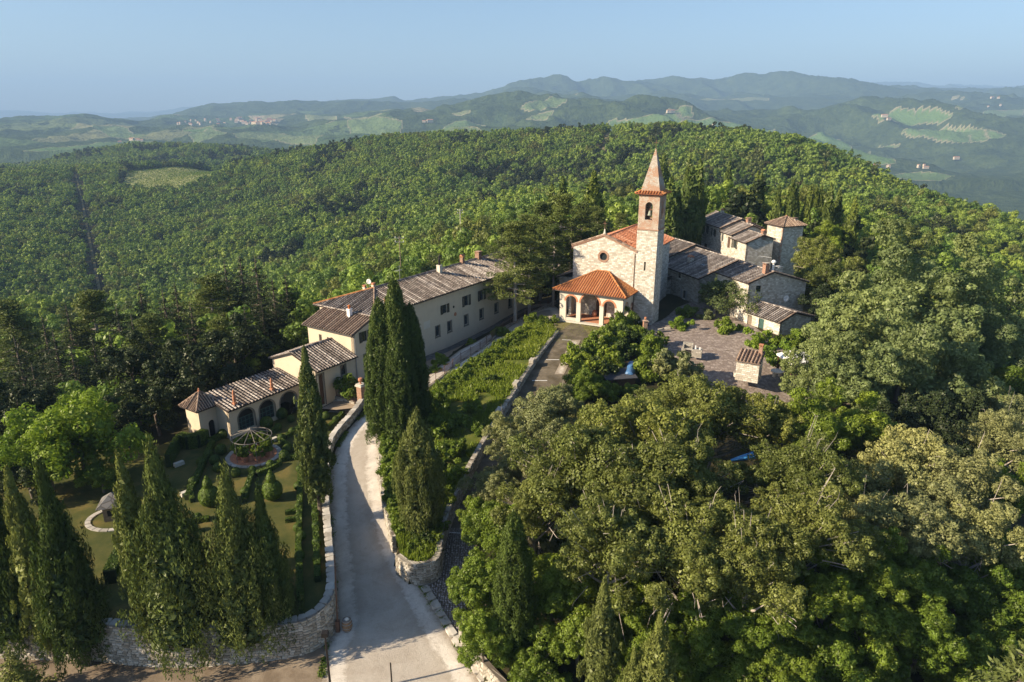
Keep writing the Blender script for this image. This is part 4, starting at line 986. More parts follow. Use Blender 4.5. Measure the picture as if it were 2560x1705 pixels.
def dish(parent_loc, x, y, z, r=.4, az=0.0, label='', stand=.5):
    o = empty('satellite_dish', (x, y, z), az, label, 'satellite dish')
    mb = MB(); mb.tube([(0, 0, 0), (0, 0, stand)], .025, 6); mb.tube([(0, 0, stand), (0, -.12, stand+.02)], .02, 6); mb.build('bracket', M['grey'], o)
    vs = [(0, -.12, stand)]; fs = []; n = 18
    for j, (rr, dy) in enumerate(((r*.5, -.15), (r, -.24))):
        for k in range(n): t = 2*math.pi*k/n; vs.append((rr*math.cos(t), dy, stand+rr*1.08*math.sin(t)+.03*j))
    for k in range(n): fs.append((0, 1+k, 1+(k+1) % n)); fs.append((1+k, 1+n+k, 1+n+(k+1) % n, 1+(k+1) % n))
    c = MB().add(vs, fs).build('reflector', M['white'], o, smooth=True, fixn=False); sm = c.modifiers.new('t', 'SOLIDIFY'); sm.thickness = .02
    MB().tube([(0, -.2, stand-r*.9), (0, -.62, stand)], .015, 5).box(-.04, .04, -.68, -.58, stand-.05, stand+.05).build('receiver', M['grey'], o)
    return o

# ------------------------------------------------------------ church
CH = empty('church', (9.55, 105.2, 0), R(-29), 'pale stone church with gabled facade, round window and orange tiled arched porch', 'church')
w = Wall((0, 0, 0), (1, 0, 0), .5)
w.holes.append(circ(5.0, 9.75, .62, 24)); 
dr = door(CH, w, 4.1, 5.9, .32, 3.2, 'wood', 'trim_stone', .2, True)
front = MB(); w.panel(front, [(0, -.6), (10.05, -.6), (10.05, 10.85), (5.0, 12.75), (0, 10.85)])
front.build('facade_wall', M['stone'], CH)
o = slab_on(w, circ(5.0, 9.75, .92, 28), [circ(5.0, 9.75, .60, 24)], .05, .12, M['brick'], 'round_window', CH)
slab_on(w, circ(5.0, 9.75, .61, 24), [], -.26, .03, M['glass'], 'pane', o)
mb = MB()
for q in (-.3, 0, .3): mb.panel(rect(5+q-.015, 5+q+.015, 9.2, 10.3), [], w.pt(0, 0, -.22), w.ux, UZ, .02)
mb.build('glazing_bar', M['iron'], o)
mb = MB(); mb.box(0, .5, .503, 17, -.6, 10.35); mb.box(9.75, 10.25, .503, 17, -.6, 10.25)
mb.panel([(.503, -.6), (9.747, -.6), (9.747, 10.4), (5.0, 12.15), (.503, 10.4)], [], (0, 16.6, 0), (1, 0, 0), UZ, -.4)
mb.build('nave_wall', M['stone'], CH)
# gable verge of brick and tiles
for sgn, (a, b) in (('l', ((-.25, -.12, 10.80), (5.0, -.12, 12.80))), ('r', ((5.0, -.12, 12.80), (10.35, -.12, 10.75)))):
    a, b = Vector(a), Vector(b); mb = MB()
    for k, (dz0, dz1, y0, y1) in enumerate(((0, .13, -.10, .6), (.133, .26, -.18, .62))):
        mb.add([a+Vector((0, y0+.12, dz0)), b+Vector((0, y0+.12, dz0)), b+Vector((0, y1+.12, dz0)), a+Vector((0, y1+.12, dz0)), a+Vector((0, y0+.12, dz1)), b+Vector((0, y0+.12, dz1)), b+Vector((0, y1+.12, dz1)), a+Vector((0, y1+.12, dz1))],
               [(0, 3, 2, 1), (4, 5, 6, 7), (0, 1, 5, 4), (1, 2, 6, 5), (2, 3, 7, 6), (3, 0, 4, 7)])
    mb.build('gable_verge', M['brick'], CH)
    ridge(CH, [a+Vector((0, .05, .27)), b+Vector((0, .05, .27))], 'tile_brown', .14, .42, 'verge_tiles'); ridge(CH, [a+Vector((0, .42, .27)), b+Vector((0, .42, .27))], 'tile_brown', .14, .42, 'verge_tiles')
zr, ze = 12.58, 10.45
roof(CH, [(10.95, .65, ze-.1), (10.95, 17.2, ze-.1), (5.0, 17.2, zr), (5.0, .65, zr)], 'tile_red', 'terra_dark', .62, 3, rise=.13)
roof(CH, [(-.7, 17.2, ze-.1), (-.7, .65, ze-.1), (5.0, .65, zr), (5.0, 17.2, zr)], 'tile_red', 'terra_dark', .62, 4, rise=.13)
ridge(CH, [(5.0, .65, zr), (5.0, 17.2, zr)], 'tile_red')
pipe(CH, [(10.02, -.12, 10.6), (10.02, -.12, .2)], .055)
mb = MB(); mb.rbox((5.0, .1), .42, .42, 13.02, 13.35, 0, .8); mb.rbox((5.0, .1), .26, .26, 13.353, 13.95, 0, .5); fin = mb.build('finial', M['trim_stone'], CH)
mb = MB(); mb.box(4.97, 5.03, .07, .13, 13.95, 15.15); mb.box(4.68, 4.967, .07, .13, 14.7, 14.77); mb.box(5.033, 5.32, .07, .13, 14.7, 14.77); mb.build('cross', M['rust'], fin)
# porch
PW = Wall((0, -4.55, 0), (1, 0, 0), .45)
aa = [(1.0, 2.75, 3.35), (3.42, 6.5, 3.3), (7.12, 8.9, 3.25)]
arch_out = [(-.02, .32), (1.0, .32)]
for x0, x1, zs_ in aa:
    r_ = (x1-x0)/2; cx = (x0+x1)/2
    arch_out += [(cx - r_*math.cos(math.pi*k/12), zs_ + r_*math.sin(math.pi*k/12)) for k in range(13)] + [(x1, .32)]
    if x1 < 8.8: arch_out += [(aa[[a[1] for a in aa].index(x1)+1][0], .32)]
arch_out += [(10.12, .32), (10.12, 5.15), (-.02, 5.15)]
MB().panel(arch_out, [], PW.pt(0, 0), (1, 0, 0), UZ, .45).build('porch_front_wall', M['plaster_white'], CH)
for x0, x1, zs_ in aa:
    r_ = (x1-x0)/2; cx = (x0+x1)/2
    ring_ = [(cx - (r_+.26)*math.cos(math.pi*k/16), zs_ + (r_+.26)*math.sin(math.pi*k/16)) for k in range(17)] + [(cx + (r_+.004)*math.cos(math.pi*k/16), zs_ + (r_+.004)*math.sin(math.pi*k/16)) for k in range(17)]
    slab_on(PW, ring_, [], .035, .06, M['terra'], 'brick_arch', CH)
for x in (1.0, 2.75, 3.42, 6.5, 7.12, 8.9):
    d = -.33 if x in (1.0, 3.42, 7.12) else 0
    slab_on(PW, rect(x+d-.02, x+d+.35, 3.12, 3.22), [], .05, .5, M['trim_stone'], 'capital', CH)
slab_on(PW, rect(1.003, 2.747, .32, .75), [], -.05, .3, M['trim_stone'], 'parapet', CH)
SW = Wall((10.12, -4.1, 0), (0, 1, 0), .45)
o2 = [(0, .32), (.25, .32)] + [(.25+.95 - .95*math.cos(math.pi*k/12), 3.0 + .95*math.sin(math.pi*k/12)) for k in range(13)] + [(2.15, .32), (2.9, .32), (2.9, 2.9), (2.9, 3.1), (3.5, 3.3), (4.09, 3.3), (4.09, 5.15), (0, 5.15)]
MB().panel(o2, [], SW.pt(0, 0), (0, 1, 0), UZ, .45).build('porch_side_wall', M['plaster_white'], CH)
LW = Wall((-.02, -.01, 0), (0, -1, 0), .45)
o3 = [(0, .32), (1.2, .32)] + [(1.2+.95 - .95*math.cos(math.pi*k/12), 3.0 + .95*math.sin(math.pi*k/12)) for k in range(13)] + [(3.1, .32), (4.08, .32), (4.08, 5.15), (0, 5.15)]
MB().panel(o3, [], LW.pt(0, 0), (0, -1, 0), UZ, .45).build('porch_side_wall', M['plaster_white'], CH)
MB().box(-.1, 10.25, -4.75, -.005, -.5, .30).build('porch_base', M['trim_stone'], CH)
fl = MB().box(.5, 9.6, -4.0, -.05, .303, .325).build('porch_floor', M['terra'], CH)
x0, x1, y0, zt, zb_ = -1.0, 10.75, -5.15, 7.45, 5.05
roof(CH, [(x0, y0, zb_), (x1, y0, zb_), (6.0, -.02, zt), (4.1, -.02, zt)], 'tile_orange', 'terra_dark', .40, 7, rise=.07, name='porch_roof')
roof(CH, [(x1, y0, zb_), (x1, -.02, zb_), (6.0, -.02, zt)], 'tile_orange', 'terra_dark', .40, 8, rise=.07, name='porch_roof')
roof(CH, [(x0, -.02, zb_), (x0, y0, zb_), (4.1, -.02, zt)], 'tile_orange', 'terra_dark', .40, 9, rise=.07, name='porch_roof')
ridge(CH, [(x1, y0, zb_+.05), (6.0, -.05, zt+.05)], 'tile_orange', .13); ridge(CH, [(x0, y0, zb_+.05), (4.1, -.05, zt+.05)], 'tile_orange', .13); ridge(CH, [(4.1, -.1, zt+.03), (6.0, -.1, zt+.03)], 'tile_orange', .12)
pipe(CH, [(x0+.1, y0-.06, zb_-.08), (x1-.1, y0-.06, zb_-.08)], .06, 'iron', 'gutter')
pipe(CH, [(10.25, -.3, 4.9), (10.25, -.3, .1)], .05, 'iron')
# side chapel left of the nave
MB().box(-3.4, -.003, 2.5, 8, -.6, 5.3).build('side_chapel_wall', M['stone_grey'], CH)
roof(CH, [(-3.8, 8.2, 5.2), (-3.8, 2.2, 5.2), (-.05, 2.2, 6.6), (-.05, 8.2, 6.6)], 'tile_brown', seed=12)
o = tag(MB().lathe((0, 0, 0), [(.2, 0), (.3, .1), (.42, .45), (.36, .8), (.2, .95), (.24, 1.02)], 14).build('clay_jar', M['terra']), 'big clay jar standing inside the arched porch', 'jar'); o.location = CH.matrix_basis @ Vector((4.2, -.75, .325))

# bell tower
BT = empty('bell_tower', CH.matrix_basis @ Vector((10.12, -.06, 0)), R(-29), 'square stone bell tower with brick belfry and pointed spire', 'bell tower')
W_ = 3.12
def taper(mb, z0, z1, i0, i1):
    a = [(i0, i0), (W_-i0, i0), (W_-i0, W_-i0), (i0, W_-i0)]; b = [(i1, i1), (W_-i1, i1), (W_-i1, W_-i1), (i1, W_-i1)]
    mb.add([(p[0], p[1], z0) for p in a] + [(p[0], p[1], z1) for p in b], [(0, 3, 2, 1), (4, 5, 6, 7), (0, 1, 5, 4), (1, 2, 6, 5), (2, 3, 7, 6), (3, 0, 4, 7)])
wf = Wall((0, 0, 0), (1, 0, 0), .5); 
slit = rect(1.32, 1.62, 8.25, 9.6)
mb = MB(); mb.panel([(0, -.8), (W_, -.8), (W_, 14.25), (0, 14.25)], [slit], (0, 0, 0), (1, 0, 0), UZ, .5)
mb.panel(rect(0, W_-.503, -.8, 14.25), [], (W_, .503, 0), (0, 1, 0), UZ, .5); mb.panel(rect(0, W_-.503, -.8, 14.25), [], (0, W_, 0), (0, -1, 0), UZ, .5)
mb.panel(rect(.503, W_-.503, -.8, 14.25), [], (W_, W_, 0), (-1, 0, 0), UZ, .5) if False else mb.box(.503, W_-.503, W_-.5, W_, -.8, 14.25)
mb.build('shaft', M['stone'], BT)
slab_on(wf, rect(1.17, 1.77, 8.1, 9.75), [rect(1.323, 1.617, 8.253, 9.597)], .02, .06, M['trim_stone'], 'slit_window', BT)
MB().box(-.1, W_+.1, -.1, W_+.1, 14.253, 14.42).build('string_course', M['brick'], BT)
mb = MB(); T0 = 14.423; BZ = 19.35; i_ = .03
op = lambda c: arch(c-.55, c+.55, 15.75, 17.75, 10)
for org, ux, ln in (((i_, i_, 0), (1, 0, 0), W_-2*i_), ((W_-i_, W_-i_, 0), (-1, 0, 0), W_-2*i_)):
    mb.panel(rect(0, ln, T0, BZ), [op(ln/2)], org, ux, UZ, .42)
for org, ux in (((W_-i_, i_+.423, 0), (0, 1, 0)), ((i_, W_-i_-.423, 0), (0, -1, 0))):
    ln = W_-2*i_-.846; mb.panel(rect(0, ln, T0, BZ), [op(ln/2)], org, ux, UZ, .42)
mb.build('belfry', M['stone_brick'], BT)
MB().box(.46, W_-.46, .46, W_-.46, T0, 15.6).build('belfry_floor', M['dark_in'], BT)
# cornice: brick dentils, slab, tile skirt
mb = MB(); 
for k in range(12):
    a = .02 + k*(W_-.04)/12
    for q in ((a, a+.14, -.12, 0.02), (a, a+.14, W_-.02, W_+.12)): mb.box(q[0], q[1], q[2], q[3], 19.12, 19.30)
    for q in ((-.12, .02, a, a+.14), (W_-.02, W_+.12, a, a+.14)): mb.box(q[0], q[1], q[2], q[3], 19.12, 19.30)
mb.build('dentil_course', M['brick'], BT)
MB().box(-.22, W_+.22, -.22, W_+.22, 19.353, 19.5).build('cornice', M['brick'], BT)
e, zi, ins_ = .5, 19.52, .12
c4 = [(-e, -e), (W_+e, -e), (W_+e, W_+e), (-e, W_+e)]; d4 = [(ins_, ins_), (W_-ins_, ins_), (W_-ins_, W_-ins_), (ins_, W_-ins_)]
for k in range(4):
    a, b = c4[k], c4[(k+1) % 4]; c, d = d4[(k+1) % 4], d4[k]
    roof(BT, [(a[0], a[1], zi), (b[0], b[1], zi), (c[0], c[1], zi+.34), (d[0], d[1], zi+.34)], 'tile_orange', 'terra_dark', .42, 20+k, .1, 'eave_roof', .12)
mb = MB(); b0 = .13; zs0, zs1 = 19.75, 25.65
mb.add([(b0, b0, zs0), (W_-b0, b0, zs0), (W_-b0, W_-b0, zs0), (b0, W_-b0, zs0), (W_/2-.05, W_/2-.05, zs1), (W_/2+.05, W_/2-.05, zs1), (W_/2+.05, W_/2+.05, zs1), (W_/2-.05, W_/2+.05, zs1)],
       [(0, 3, 2, 1), (4, 5, 6, 7), (0, 1, 5, 4), (1, 2, 6, 5), (2, 3, 7, 6), (3, 0, 4, 7)])
sp_o = mb.build('spire', M['spire'], BT)
mb = MB(); h_ = W_/2; mb.tube([(h_, h_, 25.6), (h_, h_, 26.9)], .03, 6); mb.box(h_-.28, h_-.03, h_-.02, h_+.02, 26.45, 26.5); mb.box(h_+.03, h_+.28, h_-.02, h_+.02, 26.45, 26.5); mb.build('cross', M['rust'], sp_o)
arch_d = slab_on(wf, arch(.9, 2.2, -.2, 1.5), [], .02, .03, M['plaster_white'], 'blind_arch', BT)
for i, (dx, dy) in enumerate(((W_/2, .62),)):
    o = empty('bell', BT.matrix_basis @ Vector((dx, dy, 16.35)), R(-29), 'greenish bronze bell hanging in the front arch of the belfry', 'bell')
    MB().lathe((0, 0, 0), [(.02, .0), (.42, 0), (.40, .06), (.31, .22), (.25, .5), (.2, .66), (.06, .74)], 18).build('bell_body', simple('bronze_patina', (.20,.22,.18), .6, .25, 5, .4), o, smooth=True)
    MB().box(-.62, .62, -.08, .08, .76, .96).build('headstock', M['wood'], o)
    MB().tube([(0, 0, .3), (0, 0, -.12)], [.02, .05], 6).build('clapper', M['iron'], o)

# ------------------------------------------------------------ villa
VI = empty('villa', V0, AZV, 'long two-storey cream villa with a dark tiled hipped roof and green shutters', 'villa')
vm = VI.matrix_basis.inverted() if False else None
def PLV(px, py, off=0.0):
    """pixel -> (s, z) on the villa's front plane moved inwards by off"""
    d = Vector(ray(px, py)); c0 = Vector((0, 0, CAMZ)); pp = V0 + eb*off; t = (pp-c0).dot(eb)/d.dot(eb); q = c0 + d*t
    return (q-V0).dot(ea), q.z
z3 = lambda x, y: (660+x/4.612, 640+y/4.612); z4 = lambda x, y: (980+x/4.126, 620+y/4.126); zg = lambda x, y: (380+x/4.481, 900+y/4.481)
GZ = -4.6; fw = Wall((-13.6, 0, 0), (1, 0, 0), .45); X0 = 13.6
for s0, s1, a, b in ((4.15, 5.1, 2.68, 3.98), (9.4, 10.4, 2.62, 4.2), (13.4, 14.4, 2.62, 4.2), (18.0, 19.0, 2.62, 4.2), (22.6, 23.6, 2.62, 4.2)): win(VI, fw, X0+s0, X0+s1, a, b, None, shutters='shutter')
for s0, s1 in ((2.4, 3.3), (5.2, 6.1), (9.3, 10.2), (13.35, 14.25), (17.5, 18.4), (21.6, 22.5)): win(VI, fw, X0+s0, X0+s1, -.35, 1.15)
q0 = PLV(*z3(1128, 880)); q1 = PLV(*z3(1190, 990)); win(VI, fw, X0+q0[0]-.05, X0+q0[0]+.85, q0[1]-1.3, q0[1]+.05, None, shutters='shutter')
q0 = PLV(*z3(1143, 1135)); win(VI, fw, X0+q0[0]+.1, X0+q0[0]+.95, q0[1]-1.5, q0[1]-.1)
mbv = MB(); EZ, RZ, RY = 5.85, 7.62, 5.05
fw.panel(mbv, [(0, GZ), (X0+28, GZ), (X0+28, EZ-.12), (X0-10.15, EZ-.12), (0, 4.42)])
mbv.panel(rect(0, 10.1-.003, GZ, EZ-.12), [], (28, .003, 0), (0, 1, 0), UZ, .45)
lw = Wall((-13.6, 8.3, 0), (0, -1, 0), .45)
win(VI, lw, 8.3-6.2, 8.3-5.85, 2.2, 3.2, 'pietra', .06, bars=False); win(VI, lw, 8.3-4.8, 8.3-4.45, 2.7, 3.1, None, bars=False)
lw.panel(mbv, rect(0, 8.297, GZ, 4.40))
mbv.panel([(-10.12, GZ), (28, GZ), (28, EZ-.12), (-10.12, EZ-.12)], [], (0, 9.65, 0), (1, 0, 0), UZ, -.45)
mbv.box(-10.15, -9.7, 8.303, 9.64, GZ, EZ-.12); mbv.box(-13.2, -10.2, 7.9, 8.3, GZ, 4.4)
mbv.build('wall', M['plaster'], VI)
ov = .55
roof(VI, [(-10.3, -ov, EZ-.05), (28.5, -ov, EZ-.05), (28.5, RY, RZ), (-4.3, RY, RZ)], 'tile_old', seed=31)
roof(VI, [(28.5, 10.1+ov, EZ-.05), (-10.3, 10.1+ov, EZ-.05), (-4.3, RY, RZ), (28.5, RY, RZ)], 'tile_old', seed=32)
roof(VI, [(-10.3, 10.1+ov, EZ-.05), (-10.3, -ov, EZ-.05), (-4.3, RY, RZ)], 'tile_old', seed=33)
roof(VI, [(-14.15, 8.75, 4.36), (-14.15, -.45, 4.36), (-10.35, -.45, EZ-.1), (-10.35, 8.75, EZ-.1)], 'tile_brown', seed=34)
ridge(VI, [(-4.3, RY, RZ+.02), (28.5, RY, RZ+.02)], 'tile_old', .16); ridge(VI, [(-10.3, -ov, EZ), (-4.3, RY, RZ+.02)], 'tile_brown', .15); ridge(VI, [(-10.3, 10.1+ov, EZ), (-4.3, RY, RZ+.02)], 'tile_orange', .15)
ridge(VI, [(-10.35, -.45, EZ-.03), (-10.35, 10.6, EZ-.03)], 'tile_old', .15)
mb = MB()
for k in range(62):
    s = -9.9 + k*.62; mb.box(s, s+.1, -.45, -.003, EZ-.32, EZ-.21)
tag(mb.build('rafter_ends', M['wood'], VI), kind='stuff')
pipe(VI, [(-13.5, -.09, 4.2), (-13.5, -.09, -2.4)], .05, 'grey'); pipe(VI, [(-10.2, -.62, EZ-.12), (28.4, -.62, EZ-.12)], .07, 'iron', 'gutter')
pipe(VI, [(-14.22, -.4, 4.28), (-14.22, 8.7, 4.28)], .06, 'iron', 'gutter')
slab_on(fw, circ(X0+6.75, 3.15, .2, 16), [], .01, .02, M['dark_in'], 'round_vent', VI)
slab_on(fw, circ(X0+7.1, 1.95, .3, 18), [], .03, .04, M['terra'], 'round_plaque', VI)
slab_on(fw, rect(X0-.2, X0+1.2, 1.4, 2.5), [], .008, .01, M['plaster_white'], 'painted_panel', VI)
chimney(VI, 9.0, 4.3, 7.5, 1.0, .62, 'plaster_white', 'iron', 'pipe'); chimney(VI, 15.7, 5.0, 7.6, .9, .55, 'brick', 'terra', 'gable')
chimney(VI, 20.1, 5.0, 7.6, .9, .8, 'brick', 'brick', 'hat'); chimney(VI, 26.8, 3.4, 7.3, 1.1, .6, 'brick', 'terra', 'gable'); chimney(VI, 33-13, -10+13.5, 7.2, .1, .1) if False else None
chimney(VI, -11.0, 3.1, 5.7, .75, .5, 'white', 'orange', 'pot'); chimney(VI, -4.2, 7.0, 6.9, .5, .4, 'plaster_white', 'terra', 'hat'); chimney(VI, -2.6, 6.9, 6.9, .5, .4, 'plaster_white', 'terra', 'hat')
chimney(VI, -6.6, 1.0, 6.2, .45, .35, 'white', 'terra', 'pot')
p_ = VI.matrix_basis @ Vector((-3.9, 6.3, 7.3)); dish(None, p_.x, p_.y, p_.z-.1, .34, R(-10), 'small white satellite dish on the villa roof near its chimneys', 1.1)
o = empty('television_antenna', VI.matrix_basis @ Vector((1.2, 5.3, 7.5)), AZV, 'thin metal television antenna on the villa roof ridge', 'antenna')
MB().tube([(0, 0, 0), (0, 0, 2.3)], .03, 6).build('mast', M['grey'], o)
mb = MB(); mb.tube([(-.9, 0, 1.6), (.5, 0, 1.6)], .02, 5)
for k in range(6): mb.tube([(-.8+k*.22, -.3, 1.6), (-.8+k*.22, .3, 1.6)], .012, 4)
mb.tube([(-.6, 0, 2.1), (.2, 0, 2.1)], .02, 5); mb.build('crossbar', M['grey'], o)
# low wing with gable
A2 = VI
w2 = Wall((-20, 0, 0), (1, 0, 0), .4)
q0 = PLV(*z3(885, 1262)); q1 = PLV(*z3(935, 1360)); win(VI, w2, 20+q0[0], 20+q0[0]+.75, q0[1]-1.35, q0[1]-.1)
q0 = PLV(*z3(612, 1390)); door(VI, w2, 20+q0[0]-.1, 20+q0[0]+.95, -3.2, q0[1]+.1, 'wood')
e2 = Wall((-20, 7.7, 0), (0, -1, 0), .4)
mb = MB(); w2.panel(mb, rect(0, 6.397, GZ, 1.55)); e2.panel(mb, [(0, GZ), (7.697, GZ), (7.697, 1.55), (3.8, 2.93), (0, 1.55)]); mb.box(-19.597, -13.603, 7.3, 7.7, GZ, 1.5)
mb.build('low_wing_wall', M['plaster'], VI)
roof(VI, [(-20.25, -.55, 1.5), (-13.62, -.55, 1.5), (-13.62, 3.9, 3.05), (-20.25, 3.9, 3.05)], 'tile_old', seed=41, name='low_wing_roof')
roof(VI, [(-13.62, 8.25, 1.5), (-20.25, 8.25, 1.5), (-20.25, 3.9, 3.05), (-13.62, 3.9, 3.05)], 'tile_old', seed=42, name='low_wing_roof')
ridge(VI, [(-20.25, 3.9, 3.07), (-13.62, 3.9, 3.07)], 'tile_old', .14)
pipe(VI, [(-20.2, -.6, 1.42), (-13.6, -.6, 1.42)], .06, 'iron', 'gutter')

# ------------------------------------------------------------ orangery in the garden and its turret
OR = empty('orangery', VI.matrix_basis @ Vector((0, 0, 0)), AZV, 'low cream garden loggia with three large arches and mossy tiled lean-to roof', 'garden building')
ow = Wall((-30.1, 2.74, 0), (1, 0, 0), .4); gz = -4.3
def PLO(px, py): return PLV(px, py, 2.74)
for (a, b, kind) in ((zg(985, 790), zg(1135, 520), 'w'), (zg(1215, 640), zg(1362, 420), 'w'), (zg(1450, 600), zg(1608, 310), 'o')):
    s0 = PLO(*a)[0]+30.1; s1 = PLO(*b)[0]+30.1
    zt_ = -1.12; hw = (s1-s0)/2; zb0 = -3.55 if kind == 'w' else -3.95; sp_z = zt_-hw*.9
    pl = arch(s0, s1, zb0, sp_z, 12, hw*.9); ow.holes.append(pl)
    out = arch(s0-.16, s1+.16, zb0, sp_z, 14, hw*.9+.16); inn = arch(s0-.003, s1+.003, zb0, sp_z, 14, hw*.9+.003)
    ring_ = out[1:] + [out[0], inn[0]] + inn[2:][::-1] + [inn[1]]
    o = slab_on(ow, ring_, [], .03, .05, M['pietra'], 'arched_window' if kind == 'w' else 'archway', OR)
    if kind == 'w':
        slab_on(ow, arch(s0+.005, s1-.005, zb0+.005, sp_z, 12, hw*.9-.005), [], -.3, .03, M['glass'], 'pane', o)
        mb = MB()
        for k in range(5):
            u = s0 + (s1-s0)*k/4; top_ = sp_z
            mb.panel(rect(max(u-.04, s0+.01), min(u+.04, s1-.01), zb0+.01, top_), [], ow.pt(0, 0, -.26), ow.ux, UZ, .03)
        for zz_ in (zb0+.06, (zb0*2+sp_z)/3, (zb0+sp_z*2)/3, sp_z): mb.panel(rect(s0+.01, s1-.01, zz_-.035, zz_+.035), [], ow.pt(0, 0, -.225), ow.ux, UZ, .03)
        mb.build('glazing_frame', M['teal'], o)
        slab_on(ow, [(s0+.02, sp_z+.04), (s1-.02, sp_z+.04)] + arch(s0+.02, s1-.02, 0, sp_z+.04, 10, hw*.85)[3:-1], [], -.24, .02, M['dark_in'], 'fanlight', o)
mb = MB(); ow.panel(mb, rect(0, 10.08, gz-.3, -.42)); ol = Wall((-30.1, 6.6, 0), (0, -1, 0), .4); 
dl = arch(3.86-3.1, 3.86-2.2, -4.1, -2.4, 10); ol.holes.append(dl); ol.panel(mb, [(0, gz-.3), (3.857, gz-.3), (3.857, -.42), (0, .45)])
mb.box(-29.69, -20.02, 6.2, 6.6, gz-.3, .42); mb.build('wall', M['plaster'], OR)
MB().box(-29.69, -20.02, 3.2, 6.19, gz-.2, -3.95).build('inner_floor', M['slab'], OR)
slab_on(ol, arch(3.86-3.1+.01, 3.86-2.2-.01, -4.09, -2.41, 10), [], -.2, .05, M['teal'], 'door', OR)
roof(OR, [(-30.45, 2.3, -.45), (-20.03, 2.3, -.45), (-20.03, 6.9, .55), (-30.45, 6.9, .55)], 'tile_old', seed=51)
for sx_, hh_ in ((-29.0, 1.5), (-24.0, 1.25)):
    MB().rbox((sx_, 3.0), .42, .42, -.35, .0, 0).lathe((sx_, 3.0, .003), [(.12, 0), (.17, .15), (.2, hh_*.4), (.13, hh_*.55), (.16, hh_*.7), (.1, hh_*.9), (.02, hh_)], 10).build('roof_ornament', M['terra'], OR)
TU = empty('turret', VI.matrix_basis @ Vector((-32.2, 5.0, 0)), AZV, 'small square cream turret with pyramid roof at the end of the garden building', 'turret')
tw_ = Wall((0, 0, 0), (1, 0, 0), .3); tw_.holes.append(arch(1.0, 1.75, -4.0, -2.3, 10))
mb = MB(); tw_.panel(mb, rect(0, 2.35, gz-.3, -.18)); mb.panel(rect(0, 2.047, gz-.3, -.18), [], (0, 2.35, 0), (0, -1, 0), UZ, .3); mb.box(2.05, 2.35, .303, 2.35, gz-.3, -.18); mb.box(.303, 2.047, 2.05, 2.35, gz-.3, -.18)
mb.build('wall', M['plaster'], TU)
slab_on(tw_, arch(1.01, 1.74, -3.99, -2.31, 10), [], -.15, .05, M['dark_in'], 'door', TU)
cc = [(-.4, -.4), (2.75, -.4), (2.75, 2.75), (-.4, 2.75)]
for k in range(4):
    a, b = cc[k], cc[(k+1) % 4]; roof(TU, [(a[0], a[1], -.25), (b[0], b[1], -.25), (1.175, 1.175, 1.25)], 'tile_brown', seed=60+k, pitch=.3)
    ridge(TU, [(a[0], a[1], -.2), (1.175, 1.175, 1.27)], 'tile_brown', .1)
MB().lathe((1.175, 1.175, 1.25), [(.14, 0), (.16, .12), (.08, .2), (.12, .32), (.02, .45)], 10).build('finial', M['terra'], TU)
# ------------------------------------------------------------ the stone farmhouses right of the church
def house(name, corner, ang, x0, depth, eave, rdg_y, rdg_z, back_z, label, mt='stone', tm='tile_old', base=-.8, wins=(), gwins=(), doors=(), seed=70, ov=.3, oy=.35, lwall=True, trim='trim_stone', vg=True):
    """corner = right front foot; x runs from x0 (<0) to 0 along the front, y inwards"""
    o = empty(name, (corner[0], corner[1], 0), R(ang), label, 'house')
    f = Wall((x0, 0, 0), (1, 0, 0), .4); r_ = Wall((0, 0, 0), (0, 1, 0), .4); mb = MB()
    for (a, b, c, d, sh) in wins: win(o, f, a-x0, b-x0, c, d, trim, .12, sh)
    for (a, b, c, d, m_) in doors: door(o, f, a-x0, b-x0, c, d, m_, trim, .12)
    for (a, b, c, d) in gwins: win(o, r_, a, b, c, d, trim, .1)
    f.panel(mb, rect(0, -x0, base, eave))
    g = [(.003, base), (depth, base), (depth, back_z), (rdg_y, rdg_z-.12), (.003, eave)]; r_.panel(mb, g)
    mb.box(x0+.003, -.403, depth-.4, depth, base, back_z)
    mb.panel([(depth-.003-p[0], p[1]) for p in g][::-1], [], (x0, depth-.003, 0), (0, -1, 0), UZ, .4)
    mb.build('wall', M[mt], o)
    k1 = (rdg_z-eave)/rdg_y; k2 = (rdg_z-back_z)/(depth-rdg_y)
    roof(o, [(x0-ov, -oy, eave-oy*k1), (ov, -oy, eave-oy*k1), (ov, rdg_y, rdg_z), (x0-ov, rdg_y, rdg_z)], tm, seed=seed)
    roof(o, [(ov, depth+oy, back_z-oy*k2), (x0-ov, depth+oy, back_z-oy*k2), (x0-ov, rdg_y, rdg_z), (ov, rdg_y, rdg_z)], tm, seed=seed+1)
    ridge(o, [(x0-ov, rdg_y, rdg_z+.02), (ov, rdg_y, rdg_z+.02)], tm)
    if vg:
        ridge(o, [(ov-.12, -oy, eave-oy*k1+.03), (ov-.12, rdg_y, rdg_z+.03)], 'tile_brown', .13, name='verge_tiles'); ridge(o, [(ov-.12, depth+oy, back_z-oy*k2+.03), (ov-.12, rdg_y, rdg_z+.03)], 'tile_brown', .13, name='verge_tiles')
    return o
HB = house('farmhouse', (30.6, 109), -70, -11.5, 12.5, 5.0, 7.1, 7.45, 5.6, 'stone farmhouse beside the bell tower with a broad sagging tiled roof', 'stone_grey',
           wins=[(-6.2, -5.3, 3.7, 4.6, None), (-4.4, -3.5, .6, 2.0, 'grey')], seed=71)
chimney(HB, -7.2, 3.0, 6.0, .7, .8, 'stone', 'terra', 'gable')
MB().add([(-4.2, 2.9, 6.12), (-3.4, 2.9, 6.12), (-3.4, 3.5, 6.34), (-4.2, 3.5, 6.34)], [(0, 1, 2, 3)]).build('skylight', M['glass'], HB, fixn=False).modifiers.new('t', 'SOLIDIFY').thickness = .1
